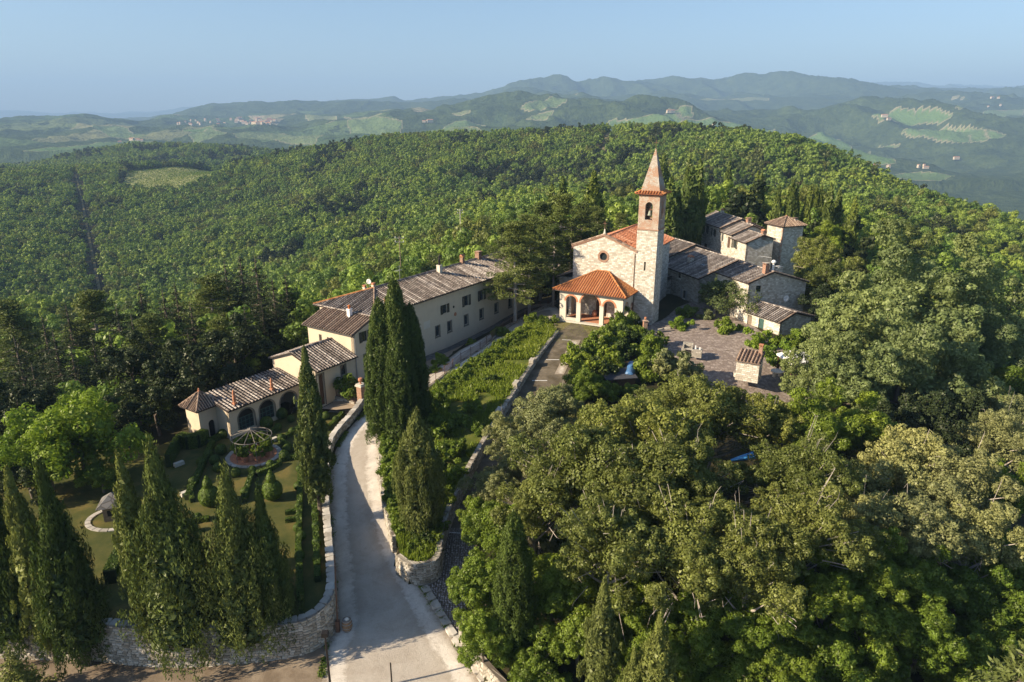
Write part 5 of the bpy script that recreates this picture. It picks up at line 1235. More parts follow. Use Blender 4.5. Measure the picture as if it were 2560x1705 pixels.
HA = house('farmhouse', (26.4, 120.4), -70, -9.0, 12.5, 5.5, 7.1, 8.0, 6.0, 'stone house wing with dark tiled roof squeezed behind the church nave', 'stone_grey', seed=73)
HC = house('farmhouse', (35.3, 99.3), -70, -7.6, 10.8, 6.55, 4.2, 7.85, 5.85, 'tall stone farmhouse facing the yard, its gable wall carrying a satellite dish', 'stone', base=-1.2,
           gwins=[(1.35, 2.35, 4.95, 5.9)], wins=[(-6.4, -5.6, 3.6, 4.7, None), (-3.2, -2.4, 3.6, 4.7, None)], doors=[(-5.6, -4.3, 0, 2.2, 'orange')], seed=75)
chimney(HC, -.6, 3.3, 7.6, 1.2, .7, 'brick', 'brick', 'hat'); chimney(HC, -.5, 5.6, 7.4, .7, .8, 'stone', 'stone', 'hat')
MB().tube([(-.45, 4.5, 7.6), (-.45, 4.5, 9.0)], .16, 10).lathe((-.45, 4.5, 9.0), [(.16, 0), (.34, .12), (.36, .3), (.22, .48), (.02, .55)], 14).build('flue', M['white'], HC)
MB().tube([(-.5, 4.0, 7.6), (-.5, 4.0, 9.9)], .025, 5).tube([(-2.2, 3.2, 9.9), (-.5, 4.0, 9.9)], .02, 5).build('aerial', M['grey'], HC)
p_ = HC.matrix_basis @ Vector((.25, 6.95, 3.0)); dish(None, p_.x, p_.y, p_.z, .48, R(10), 'large white satellite dish on the shaded gable of the tall farmhouse', .5)
HD = house('shed', (38.0, 92.7), -63, -6.6, 6.3, 2.45, 2.7, 3.45, 2.45, 'low stone outbuilding with green door and tiled roof against the farmhouse gable', 'stone', base=-1.6,
           doors=[(-6.1, -5.2, -.1, 1.9, 'wood_pale'), (-3.9, -2.9, -.1, 1.95, 'teal')], seed=77, trim=None)
MB().box(-6.6, .0, 2, 9, -3, -.6).build('plinth', M['stone_grey'], HD)
HE1 = house('farmhouse', (45.6, 132), -80, -5.9, 5.6, 6.75, 3.3, 8.1, 7.3, 'right end of the back row of stone houses, lowest of the three roofs', 'stone', wins=[(-5.2, -4.1, 4.8, 6.4, 'shutter')], seed=81)
p_ = HE1.matrix_basis @ Vector((-5.92, 0, 0)); HE2 = house('farmhouse', (p_.x, p_.y), -80, -4.9, 8.2, 7.35, 4.2, 9.1, 7.3, 'middle house of the stone row behind the church with tall dark door', 'stone', wins=[(-4.6, -3.7, 5.3, 6.9, None)], doors=[(-1.7, -.6, 4.4, 6.7, 'wood')], seed=83)
p_ = HE1.matrix_basis @ Vector((-10.84, 0, 0)); HE3 = house('farmhouse', (p_.x, p_.y), -80, -11.8, 9, 8.05, 4.3, 9.7, 7.8, 'long left house of the stone row behind, with brown door and narrow shuttered windows', 'stone',
           wins=[(-7.4, -6.3, 5.8, 7.4, 'shutter'), (-3.8, -2.8, 5.7, 7.2, 'shutter')], doors=[(-7.6, -5.9, 1.0, 3.5, 'wood')], seed=85)
chimney(HE2, -2.5, 4.6, 8.8, 1.1, .8, 'brick', 'brick', 'hat'); chimney(HE1, -.4, 3.6, 7.9, .7, .8, 'brick', 'terra', 'gable'); chimney(HE3, -9, 4.4, 9.4, .8, .6, 'stone', 'terra', 'gable')
FT = empty('tower_house', (53.4, 134.7, 0), R(-70), 'tall square stone dovecote tower with low pyramid tile roof', 'tower')
MB().box(-4.55, 0, 0, 5.0, -1.5, 9.4).build('wall', M['stone'], FT)
MB().box(-.32, .012, -.012, .30, -1.4, 9.38).build('corner_bricks', M['stone_brick'], FT)
cc = [(-5.0, -.45), (.45, -.45), (.45, 5.45), (-5.0, 5.45)]
for k in range(4):
    a, b = cc[k], cc[(k+1) % 4]; roof(FT, [(a[0], a[1], 9.42), (b[0], b[1], 9.42), (-2.27, 2.5, 11.0)], 'tile_brown', seed=90+k)
    ridge(FT, [(a[0], a[1], 9.47), (-2.27, 2.5, 11.03)], 'tile_brown', .13)
MB().lathe((-2.27, 2.5, 10.95), [(.2, 0), (.2, .12), (.1, .3)], 8).build('finial', M['terra'], FT); chimney(FT, -1.3, 3.9, 10.1, .35, .7, 'stone', 'tile_brown', 'hat')
# small lean-to beside the tower foot
LT = empty('lean_to', HB.matrix_basis @ Vector((-11.5, -2.6, 0)), R(-70), 'small stone lean-to with dark tiles tucked beside the bell tower', 'shed')
MB().box(0, 3.4, 0, 2.58, -.5, 2.9).build('wall', M['stone_grey'], LT); roof(LT, [(-.2, -.3, 2.8), (3.6, -.3, 2.8), (3.6, 2.58, 3.7), (-.2, 2.58, 3.7)], 'tile_old', seed=95)
slab_on(Wall((0, 0, 0), (1, 0, 0)), rect(1.4, 2.3, 0, 2.0), [], .03, .04, M['wood'], 'door', LT)
# ------------------------------------------------------------ walls of real stones
def stone_mesh(name, seed):
    g = random.Random(seed); j = lambda a: g.uniform(-a, a); v = []
    for y, k in ((0, 1.0), (-.55, 1.0), (-1.0, .74)):
        for x, z in ((-.5, -.5), (.5, -.5), (.5, .5), (-.5, .5)): v.append((x*k+j(.07), y+j(.08), z*k+j(.08)))
    f = [(8, 9, 10, 11)] + [(i+b, (i+1) % 4+b, (i+1) % 4+4+b, i+4+b) for b in (0, 4) for i in range(4)]
    me = bpy.data.meshes.new(name); me.from_pydata(v, [], f); return me
def stone_block_mat(name, cols):
    m, n, b = mat(name); b.inputs['Roughness'].default_value = .92; oi = N(n, 'ShaderNodeObjectInfo').outputs['Random']; a = attr(n, 'v').outputs['Fac']
    geo = N(n, 'ShaderNodeNewGeometry').outputs['Position']; f = noise(n, 3.0, 5, .7, geo); f2 = noise(n, .6, 3, .6, geo)
    k = mathn(n, 'FRACT', mathn(n, 'ADD', oi, a)); c = ramp(n, mathn(n, 'ADD', mathn(n, 'MULTIPLY', k, .6), mathn(n, 'MULTIPLY', f, .4)), [(.15, cols[0]), (.5, cols[1]), (.85, cols[2])])
    c = mixc(n, mathn(n, 'MULTIPLY', mathn(n, 'SUBTRACT', f2, .45, True), 2.2), c, (.20,.17,.13)); n.links.new(c, b.inputs['Base Color']); bump(n, b, f, .04, .8); return m
M['block'] = stone_block_mat('wall_stone', [(.22,.19,.145), (.37,.335,.275), (.58,.545,.48)])
M['cope'] = stone_block_mat('coping_stone', [(.30,.275,.235), (.43,.40,.35), (.56,.53,.475)])
STN = [stone_mesh('wall_stone%d' % i, i) for i in range(6)]; SV = [[tuple(v.co) for v in s.vertices] for s in STN]; SF = [[tuple(p.vertices) for p in s.polygons] for s in STN]
for s in STN: s.materials.append(M['block'])
CSTN = [stone_mesh('coping_block%d' % i, 40+i) for i in range(4)]
for s in CSTN: s.materials.append(M['cope'])
CV = [[tuple(v.co) for v in s.vertices] for s in CSTN]
def masonry(name, label, pts, th=.5, depth_z=None, parts=0, sw=.36, sh=.21, cope=True, cope_parts=60, cat='wall', broken=0.0, seed=1, cl=.62, ch=.12):
    """pts: 3D points along the top; stones on the outer side (left of travel)"""
    g = random.Random(seed); top = empty(name, (pts[0].x, pts[0].y, 0), 0, label, cat); O = Vector((pts[0].x, pts[0].y, 0))
    pts = [Vector(p) for p in pts]; nr = []
    for i, p in enumerate(pts):
        d = (pts[min(i+1, len(pts)-1)] - pts[max(i-1, 0)]); d.z = 0; d.normalize(); nr.append(Vector((-d.y, d.x, 0)))
    base = [min(H1(p.x+n.x*.7, p.y+n.y*.7), float(base_h(np.array([p.x+n.x*.7]), np.array([p.y+n.y*.7]))[0])) - .35 for p, n in zip(pts, nr)]
    mb = MB(); k = len(pts); e = th/2-.05
    vs = []
    for p, n, b_ in zip(pts, nr, base):
        zt = p.z - (ch if cope else 0) - .02
        for s_ in (e, -e): vs += [(p.x+n.x*s_-O.x, p.y+n.y*s_-O.y, b_), (p.x+n.x*s_-O.x, p.y+n.y*s_-O.y, zt)]
    fs = []
    for i in range(k-1):
        a = i*4; b_ = a+4; fs += [(a, b_, b_+1, a+1), (a+3, b_+3, b_+2, a+2), (a+1, b_+1, b_+3, a+3)]
    fs += [(0, 1, 3, 2), (k*4-4, k*4-2, k*4-1, k*4-3)]
    mb.add(vs, fs).build('wall_core', M['drywall'], top)
    st = []
    for i in range(k-1):
        a, b_ = pts[i], pts[i+1]; d = b_-a; ln = Vector((d.x, d.y)).length; 
        if ln < .05: continue
        n = (nr[i]+nr[i+1]).normalized(); dd = Vector((d.x, d.y, 0)).normalized(); ang = math.atan2(dd.y, dd.x)
        zb_ = (base[i]+base[i+1])/2; z = max(a.z, b_.z)-(ch if cope else 0)
        zlow = zb_+.2; row = 0
        rows = int((z-zlow)/sh)+1
        for r_ in range(rows):
            u = g.uniform(-.1, .05)
            while u < ln-.03:
                w_ = min(sw*g.uniform(.6, 1.5), ln-u+.06); t = (u+w_/2)/ln; zt = a.z+(b_.z-a.z)*t-(ch if cope else 0)
                zc_ = zt - sh*(r_+.5)
                if zc_ > zlow: st.append((a+dd*(u+w_/2)+n*(th/2-.06)-Vector((0, 0, a.z))+Vector((0, 0, zc_+g.uniform(-.015, .015))), ang, w_*.94, sh*g.uniform(.78, .95), g.uniform(.10, .15)))
                u += w_
    st.sort(key=lambda q: q[0].length)
    for i, (p, an, w_, h_, dp) in enumerate(st[:parts]):
        o = bpy.data.objects.new('stone', STN[i % 6]); link(o, top); o.location = p - O; o.rotation_euler = (0, 0, an+math.pi); o.scale = (w_, dp, h_)
    V, F, A = [], [], []
    for i, (p, an, w_, h_, dp) in enumerate(st[parts:]):
        ca, sa = math.cos(an+math.pi), math.sin(an+math.pi); q = p-O; b0 = len(V); s_ = i % 6; av = g.random()
        for x, y, z in SV[s_]: X_, Y_ = x*w_, y*dp; V.append((q.x+X_*ca-Y_*sa, q.y+X_*sa+Y_*ca, q.z+z*h_)); A.append(av)
        F += [[t+b0 for t in f] for f in SF[s_]]
    if V:
        me = bpy.data.meshes.new('stonework'); me.from_pydata(V, [], F); at = me.attributes.new('v', 'FLOAT', 'POINT'); at.data.foreach_set('value', A); tag(meshobj('stonework', me, M['block'], top), kind='stuff')
    if cope:
        cs = []
        pos = 0.0; cum = [0]
        for a, b_ in zip(pts[:-1], pts[1:]): cum.append(cum[-1]+(b_-a).length)
        while pos < cum[-1]-.1:
            w_ = min(cl*g.uniform(.75, 1.3), cum[-1]-pos); m_ = pos+w_/2
            i = max(j for j in range(k-1) if cum[j] <= m_); t = (m_-cum[i])/(cum[i+1]-cum[i]+1e-6); p = pts[i].lerp(pts[i+1], t); d = pts[i+1]-pts[i]
            if g.random() >= broken: cs.append((p, math.atan2(d.y, d.x), w_*.96, math.asin(max(-1, min(1, d.z/max(d.length, .01))))))
            pos += w_
        cs.sort(key=lambda q: q[0].length)
        for i, (p, an, w_, pit) in enumerate(cs):
            if i >= cope_parts: break
            o = bpy.data.objects.new('coping_stone', CSTN[i % 4]); link(o, top); o.location = p-O+Vector((0, 0, -ch)); o.scale = (w_, th+.12, ch*1.1)
            o.rotation_euler = (R(0), -pit, an); o.location = o.location + Vector((-math.sin(an), math.cos(an), 0))*(th+.12)/2; o.location.z += ch*.55
        V, F, A = [], [], []
        for i, (p, an, w_, pit) in enumerate(cs[cope_parts:]):
            ca, sa = math.cos(an), math.sin(an); q = p-O; b0 = len(V); av = g.random()
            for x, y, z in CV[i % 4]: X_, Y_ = x*w_, (y+.5)*(th+.12); V.append((q.x+X_*ca-Y_*sa, q.y+X_*sa+Y_*ca, q.z-ch*.45+z*ch+X_*math.tan(pit))); A.append(av)
            F += [[t+b0 for t in f] for f in SF[0]]
        if V:
            me = bpy.data.meshes.new('coping'); me.from_pydata(V, [], F); at = me.attributes.new('v', 'FLOAT', 'POINT'); at.data.foreach_set('value', A); tag(meshobj('coping', me, M['cope'], top), kind='stuff')
    return top
masonry('garden_wall', 'long curving stone wall with pale coping between the garden and the gravel road', smooth3(gw), .5, parts=230, cope_parts=70, seed=3)
masonry('bank_wall', 'weathered stone wall with rounded end around the grassy bank in the fork', smooth3(wall_r + round_end, 1), .5, parts=150, cope=False, seed=5)
masonry('bank_wall', 'low overgrown stone edge of the grassy bank along the road', smooth3(wall_l, 1), .4, parts=40, cope=False, seed=6)
br = smooth3([P(1300, 1760, -5.6), P(1262, 1705, -5.6), P(1225, 1665, -5.6), P(1190, 1625, -5.55), P(1166, 1588, -5.5), P(1157, 1560, -5.5)])
masonry('roadside_wall', 'pale sunlit stone wall at the bottom edge of the gravel road below the thicket', br, .5, parts=140, cope=False, seed=7)
for q, s_ in (((1330, 905), 1.0), ((1290, 962), 1.2), ((1248, 1030), 1.1)):
    p = P(q[0], q[1], -.4 - (q[1]-905)*.0085); d = (wall_r[3]-wall_r[1]); a = math.atan2(d.y, d.x)
    o = tag(MB().rbox((0, 0), 1.1*s_, .62, -.9, .42, 0, .95).build('stone_block', M['stone'], None, (p.x, p.y, p.z), a), 'squared stone block standing on the bank wall, ' + {905: 'nearest the church', 962: 'middle one of three', 1030: 'lowest one of three'}[q[1]], 'stone block', 'stone blocks on the bank wall')
# kerb between road and cobbles, cobbles
kerb = [GD(905, 1235), GD(945, 1300), GD(985, 1365), GD(1030, 1440), GD(1060, 1490), GD(1090, 1530), GD(1130, 1590)]
kt = empty('stone_kerb', kerb[0], 0, 'flat pale stone kerb between the gravel road and the cobbled bay', 'kerb'); g7 = random.Random(5); nk = 0
for a, b in zip(kerb[:-1], kerb[1:]):
    d = b-a; L0 = d.length; k = int(L0/.8); an = math.atan2(d.y, d.x)
    for i in range(k):
        p = a.lerp(b, (i+.5)/k); z = float(base_h(np.array([p.x]), np.array([p.y]))[0]); o = bpy.data.objects.new('kerb_stone', CSTN[nk % 4]); link(o, kt); nk += 1
        o.location = Vector((p.x+math.sin(an)*-.3, p.y+math.cos(an)*.3, z+.07))-kerb[0]; o.rotation_euler = (0, 0, an); o.scale = (L0/k*.97, .62, .22)
g_ = np.random.default_rng(8); xs = [p[0] for p in cob_poly]; ys = [p[1] for p in cob_poly]; cgx, cgy = np.meshgrid(np.arange(min(xs), max(xs), .21), np.arange(min(ys), max(ys), .21))
cgx = cgx + g_.uniform(-.05, .05, cgx.shape); cgy = cgy + g_.uniform(-.05, .05, cgy.shape); ok = inpoly(cgx, cgy, cob_poly) & (seg_dist(cgx, cgy, cob_poly+[cob_poly[0]]) > .1); cx_, cy_ = cgx[ok], cgy[ok]; cz_ = base_h(cx_, cy_)+.03
n_ = len(cx_); th_ = g_.uniform(0, 6.28, n_); r0 = g_.uniform(.075, .11, n_); v = np.empty((n_, 12, 3))
for k in range(6):
    an = th_ + k*math.pi/3; rr_ = r0*(1+.12*np.sin(an*3+th_)); v[:, k] = np.stack([cx_+np.cos(an)*rr_, cy_+np.sin(an)*rr_, cz_-.03], 1); v[:, 6+k] = np.stack([cx_+np.cos(an)*rr_*.62, cy_+np.sin(an)*rr_*.62, cz_+.055], 1)
f = np.concatenate([np.array([[k, (k+1) % 6, 6+(k+1) % 6, 6+k] for k in range(6)] + [[6, 7, 8, 9], [6, 9, 10, 11]])[None]+12*np.arange(n_)[:, None, None]]).reshape(-1, 4)
M['cobble'] = tile_mat('cobbles', [(.1,(.16,.13,.125)), (.5,(.27,.235,.225)), (.9,(.42,.385,.37))], (.30,.27,.25), .2)
cb = meshobj('cobbles', np_mesh('cobbles', v.reshape(-1, 3), f, M['cobble'], {'v': np.repeat(g_.random(n_), 12)})); tag(cb, 'rounded grey cobbles paving the bay beside the bank wall', 'cobbles', None, 'stuff')

# ------------------------------------------------------------ railings, gate
def railing(name, label, pts, h=1.0, sp=2.2, bar=.16, cat='fence', m='rust', plinth=0.0, post='rust', pw=.07):
    o = empty(name, pts[0], 0, label, cat); O = Vector(pts[0]); P_ = [Vector(p)-O for p in pts]; cum = [0]
    for a, b in zip(P_[:-1], P_[1:]): cum.append(cum[-1]+(b-a).length)
    def at(s):
        i = max(j for j in range(len(P_)-1) if cum[j] <= s+1e-6); return P_[i].lerp(P_[i+1], min(1, (s-cum[i])/(cum[i+1]-cum[i])))
    n = max(1, round(cum[-1]/sp)); me = None
    for i in range(n+1):
        p = at(min(cum[-1], i*cum[-1]/n)); 
        if me is None: me = MB().box(-pw/2, pw/2, -pw/2, pw/2, -.1, h+.08).box(-pw*.8, pw*.8, -pw*.8, pw*.8, h+.083, h+.12).mesh('fence_post')
        meshobj('post', me, M[post], o, p)
    mb = MB(); q = [P_[0]] + P_[1:]
    for zz_ in (h-.04, .12): mb.tube([p+Vector((0, 0, zz_)) for p in q], .022, 4)
    mb.build('rail', M[m], o); mb = MB(); k = int(cum[-1]/bar)
    for i in range(k+1):
        p = at(i*cum[-1]/k); mb.rbox((p.x, p.y), .022, .022, p.z+.1, p.z+h-.02, 0)
    tag(mb.build('bars', M[m], o), kind='stuff')
    if plinth:
        for a, b in zip(P_[:-1], P_[1:]):
            d = (b-a); an = math.atan2(d.y, d.x); c = (a+b)/2
            mb = MB(); nn = Vector((-d.y, d.x, 0)).normalized()*.16
            v8 = [a-nn, b-nn, b+nn, a+nn]; mb.add([x+Vector((0, 0, -1.0)) for x in v8]+[x+Vector((0, 0, .06)) for x in v8], [(0, 3, 2, 1), (4, 5, 6, 7), (0, 1, 5, 4), (1, 2, 6, 5), (2, 3, 7, 6), (3, 0, 4, 7)])
            mb.build('plinth', M['drywall'], o)
    return o
fx = [P(*zb_) for zb_ in [(1068, 970, -1.9), (1108, 938, -1.75), (1152, 903, -1.5), (1204, 872, -1.2), (1254, 825, -.95), (1303, 795, -.65), (1346, 772, -.35), (1388, 752, -.1)]]
railing('railing_fence', 'long rusty railing on a low plinth between path and villa court', fx, 1.1, 2.3, plinth=1)
ra = [P(817, 985, -2.75), P(838, 990, -2.75), P(862, 997, -2.8), P(888, 1006, -2.85)]
railing('railing_fence', 'short rusty railing above the garden bank beside the gate', ra, 1.0, 1.6, plinth=1)
bank = sheet('garden_bank', [(ra[0].x-1.5, ra[0].y-.2), (ra[0].x-1.2, ra[0].y-2.6), (ra[2].x, ra[2].y-2.6), (ra[3].x+.6, ra[3].y-1.2), (ra[3].x+.4, ra[3].y), (ra[0].x, ra[0].y)], M['drywall'], 0, .5,
             lambda X, Y: -4.05 + 1.25*np.clip((Y-(ra[0].y-2.6-(X-ra[0].x)*.25))/2.6, 0, 1), dip=False)
def urn(x, y, z, s, label, m='terra', plantkey=None):
    o = empty('urn', (x, y, z), 0, label, 'urn')
    MB().lathe((0, 0, 0), [(.16*s, 0), (.10*s, .08*s), (.09*s, .16*s), (.24*s, .34*s), (.27*s, .52*s), (.20*s, .60*s), (.26*s, .66*s), (.22*s, .70*s)], 14).build('vase', M[m], o, smooth=False); return o
gp = P(905.4, 1011, -3.0); gq = gp + Vector((3.3, .6, 0))
for i, p in enumerate((gp, gq)):
    o = empty('gate_pillar', (p.x, p.y, -3.2), R(-33), ['red brick gate pillar with stone cap left of the iron gate', 'brick gate pillar by the big cypresses, right of the iron gate'][i], 'gate pillar')
    MB().box(-.38, .38, -.38, .38, -.4, 2.6).build('shaft', M['brick'], o); MB().box(-.5, .5, -.5, .5, 2.603, 2.76).box(-.42, .42, -.42, .42, 2.763, 2.9).build('cap', M['trim_stone'], o)
    urn(p.x, p.y, -.3, 1.0, ['terracotta urn on top of the left gate pillar', 'terracotta urn on top of the right gate pillar'][i])
o = empty('iron_gate', (gp.x+.5, gp.y+.1, -3.05), math.atan2(.6, 3.3), 'closed iron bar gate between two brick pillars', 'gate')
for k in range(2):
    mb = MB(); a = .05+k*1.22; b = a+1.16
    for zz_ in (.12, 1.0, 1.75): mb.box(a, b, -.02, .02, zz_-.025, zz_+.025)
    for q in (a, b): mb.box(q-.025, q+.025, -.025, .025, .05, 2.0)
    lf = mb.build('leaf_frame', M['rust'], o); mb = MB()
    for i in range(9): mb.box(a+.12+i*.115, a+.135+i*.115, -.01, .01, .14, 1.98)
    tag(mb.build('bars', M['rust'], lf), kind='stuff')
p = P(812, 975, -2.7); MB_ = MB().rbox((0, 0), .5, .5, -1.4, .9, 0).rbox((0, 0), .62, .62, .903, 1.0, 0); tag(MB_.build('stone_post', M['stone'], None, (p.x, p.y, p.z)), 'square stone post ending the railing above the garden', 'post')
urn(p.x, p.y, p.z+1.003, .9, 'small clay urn on the stone post above the garden')
# white sun lounger in the court
p = P(922, 946, -2.45); o = empty('sun_lounger', (p.x, p.y, -2.55), R(-20), 'white sun lounger on the villa court behind the gate', 'sun lounger')
MB().box(-.95, .45, -.33, .33, .32, .38).build('seat', M['white'], o); MB().add([(.46, -.33, .34), (.46, .33, .34), (1.0, .33, .8), (1.0, -.33, .8), (.46, -.33, .40), (.46, .33, .40), (1.0, .33, .86), (1.0, -.33, .86)], [(0, 1, 2, 3), (4, 7, 6, 5), (0, 4, 5, 1), (1, 5, 6, 2), (2, 6, 7, 3), (3, 7, 4, 0)]).build('backrest', M['white'], o)
for x in (-.85, .4):
    for y in (-.28, .28): MB().box(x-.025, x+.025, y-.025, y+.025, 0, .318).build('leg', M['grey'], o)

# ------------------------------------------------------------ foreground furniture of the road
bz = lambda x, y: float(base_h(np.array([x]), np.array([y]))[0])
p = P(868, 1568, -6.35); o = empty('barrel', (p.x, p.y, bz(p.x, p.y)+.03), 0, 'wooden wine barrel with iron hoops standing at the roadside by the wall', 'barrel')
MB().lathe((0, 0, 0), [(.30, 0), (.37, .2), (.41, .46), (.37, .74), (.30, .95), (.27, .95), (.27, .9)], 20).build('staves', simple('oak_staves', (.26,.16,.09), .7, .3, 8), o)
for zz_, rr_ in ((.08, .345), (.3, .4), (.64, .4), (.86, .345)): MB().lathe((0, 0, zz_), [(rr_-.03, 0), (rr_, .005), (rr_, .05), (rr_-.03, .055)], 20).build('hoop', M['grey'], o)
MB().lathe((.03, .02, .9), [(.2, 0), (.16, .12), (.05, .2)], 8).build('stones_on_top', M['stone'], o)
p = P(845, 1570, -6.3); o = empty('barrier_post', (p.x, p.y, bz(p.x, p.y)), 0, 'rusty post with raised barrier arm standing against the garden wall end', 'barrier')
MB().box(-.14, .14, -.14, .14, 0, 1.0).build('post', M['rust'], o); MB().tube([(0, 0, .95), (.02, .3, 3.4), (.04, .7, 6.2)], [.06, .05, .04], 6).build('arm', M['rust'], o)
p = P(812, 1582, -1.6); o = empty('street_lamp', (p.x, p.y, bz(p.x, p.y-.0)), 0, 'dark lamp post with square lantern head at the edge of the dirt parking', 'street lamp'); hz = -1.6-bz(p.x, p.y)
MB().tube([(0, 0, 0), (0, 0, hz-.05)], [.09, .06], 10).build('pole', M['iron'], o); MB().rbox((0, 0), .46, .46, hz-.2, hz+.08, .1, .8).build('lamp_head', M['iron'], o)
p = P(976, 1657, -3.0); tag(MB().tube([(0, 0, bz(p.x, p.y)+3), (0, 0, 0)], [.06, .045], 8).build('marker_pole', M['iron'], None, (p.x, p.y, -3.0)), 'plain thin dark pole standing in the middle of the gravel road', 'pole')
for q, lb in (((365, 1640), 'flat grey stone slab lying on the dirt under the conifers'),):
    p = G(*q); tag(MB().rbox((0, 0), 1.5, .7, -.1, .35, .5, .9).build('stone_slab', M['stone'], None, (p.x, p.y, p.z)), lb, 'stone slab')

# ------------------------------------------------------------ yard things by the farmhouses
def zc(x, y): return 1350+x/3.015, 780+y/3.015
a, b = P(*zc(1470, 490), -.15), P(*zc(1640, 520), -.15); an = math.atan2(b.y-a.y, b.x-a.x)
o = empty('oven_hut', (a.x, a.y, -.2), an, 'small stone oven hut with sloping tiled roof and brick chimney in the yard', 'hut'); Wd = (b-a).length
MB().add([(0, 0, -.3), (Wd, 0, -.3), (Wd, 2.3, -.3), (0, 2.3, -.3), (0, 0, 2.3), (Wd, 0, 2.3), (Wd, 2.3, 2.9), (0, 2.3, 2.9)], [(0, 3, 2, 1), (4, 5, 6, 7), (0, 1, 5, 4), (1, 2, 6, 5), (2, 3, 7, 6), (3, 0, 4, 7)]).build('wall', M['stone'], o)
roof(o, [(-.15, -.3, 2.28), (Wd+.15, -.3, 2.28), (Wd+.15, 2.45, 3.0), (-.15, 2.45, 3.0)], 'tile_brown', 'tile_brown', .48, 5, .1, rise=.15); chimney(o, Wd-.35, 2.0, 2.9, .8, .42, 'brick', 'terra', 'hat')
p = P(*zc(1485, 485), -.2); tag(MB().lathe((0, 0, 0), [(.42, 0), (.45, .5), (.40, .52), (.36, .3)], 16).build('stone_basin', M['stone'], None, (p.x, p.y, -.2)), 'round stone basin beside the left wall of the oven hut', 'basin')
a = P(*zc(1062, 330), 0); b = P(*zc(1185, 345), 0); an = math.atan2(b.y-a.y, b.x-a.x)
o = empty('barbecue', (a.x, a.y, 0), an, 'stone built barbecue with metal grill and little stone counter in the yard', 'barbecue')
MB().box(0, .5, 0, .9, 0, .95).box(1.3, 2.6, 0, .9, 0, .95).box(.503, 1.297, .6, .9, 0, .95).box(0, 2.6, 0, .9, .953, 1.05).build('counter', M['stone_grey'], o)
MB().box(.1, 1.4, .62, .85, 1.053, 1.75).box(.1, .3, .1, .617, 1.053, 1.5).box(1.2, 1.4, .1, .617, 1.053, 1.5).build('hearth', M['stone_grey'], o)
mb = MB()
for k in range(9): mb.box(.32+k*.1, .34+k*.1, .08, .6, 1.3, 1.32)
mb.build('grill', M['iron'], o); MB().rbox((1.75, .4), .2, .2, 1.053, 1.55, 0, .4).rbox((2.3, .4), .18, .18, 1.053, 1.35, 0, .8).build('pots', M['white'], o)
p = P(*zc(1785, 485), -.2); o = empty('stone_table', (p.x, p.y, -.2), .2, 'round stone table on two thick legs between hut and gazebo', 'table')
MB().lathe((0, 0, .62), [(.75, 0), (.78, .05), (.78, .12), (.74, .15)], 20).build('tabletop', M['trim_stone'], o); MB().lathe((-.42, 0, 0), [(.2, 0), (.19, .615)], 12).build('leg', M['trim_stone'], o); MB().lathe((.4, 0, 0), [(.2, 0), (.19, .615)], 12).build('leg', M['trim_stone'], o)
a = P(*zc(1885, 512), -.3); o = empty('gazebo', (a.x, a.y, -.35), R(8), 'garden gazebo with white fabric roof and brown lattice side half hidden by trees', 'gazebo'); S_ = 3.2
for x in (0, S_):
    for y in (0, S_): MB().box(x-.06, x+.06, y-.06, y+.06, 0, 2.3).build('post', M['wood'], o)
MB().add([(-.2, -.2, 2.3), (S_+.2, -.2, 2.3), (S_+.2, S_+.2, 2.3), (-.2, S_+.2, 2.3), (S_/2-.5, S_/2-.5, 3.1), (S_/2+.5, S_/2-.5, 3.1), (S_/2+.5, S_/2+.5, 3.1), (S_/2-.5, S_/2+.5, 3.1), (-.2, -.2, 2.08), (S_+.2, -.2, 2.08), (S_+.2, S_+.2, 2.08), (-.2, S_+.2, 2.08)],
         [(4, 5, 6, 7), (0, 1, 5, 4), (1, 2, 6, 5), (2, 3, 7, 6), (3, 0, 4, 7), (8, 9, 1, 0), (9, 10, 2, 1), (10, 11, 3, 2), (11, 8, 0, 3)]).build('canopy', M['white'], o, fixn=False)
mb = MB()
for k in range(-8, 9):
    for s_ in (1, -1):
        x0_, x1_ = k*.26, k*.26+2.0*s_; pts_ = []
        t0, t1 = 0.0, 1.0; a0 = x0_; d0 = x1_-x0_
        if d0 > 0: t0 = max(0, (0.08-a0)/d0); t1 = min(1, (1.1-a0)/d0)
        else: t0 = max(0, (1.1-a0)/d0); t1 = min(1, (.08-a0)/d0)
        if t1-t0 > .02: mb.tube([(a0+d0*t0, .012*s_, 2.0*t0+.05), (a0+d0*t1, .012*s_, 2.0*t1+.05)], .014, 4)
tag(mb.build('lattice', M['wood'], o), kind='stuff')
p = P(*zc(690, 500), -.9); q = P(*zc(715, 370), .9); o = empty('water_tank', (p.x, p.y+1, -.8), R(75), 'long blue plastic water tank half hidden in the shrubs below the church', 'tank')
mb = MB(); mb.tube([(-2.1, 0, .6), (-1.95, 0, .6), (1.95, 0, .6), (2.1, 0, .6)], [.36, .56, .56, .36], 18); mb.build('shell', M['blue'], o, smooth=False); MB().lathe((0, 0, 1.14), [(.28, 0), (.28, .1), (.2, .16)], 14).build('lid', M['blue'], o)
MB().box(-1.2, -.9, -.5, .5, -.9, .2).box(.9, 1.2, -.5, .5, -.9, .2).build('cradle', M['grey'], o)
p = P(*zc(610, 560), -1.2); o = empty('shed', (p.x, p.y, -1.8), R(10), 'low dark shed with flat grey roof buried in shrubs beside the blue tank', 'shed')
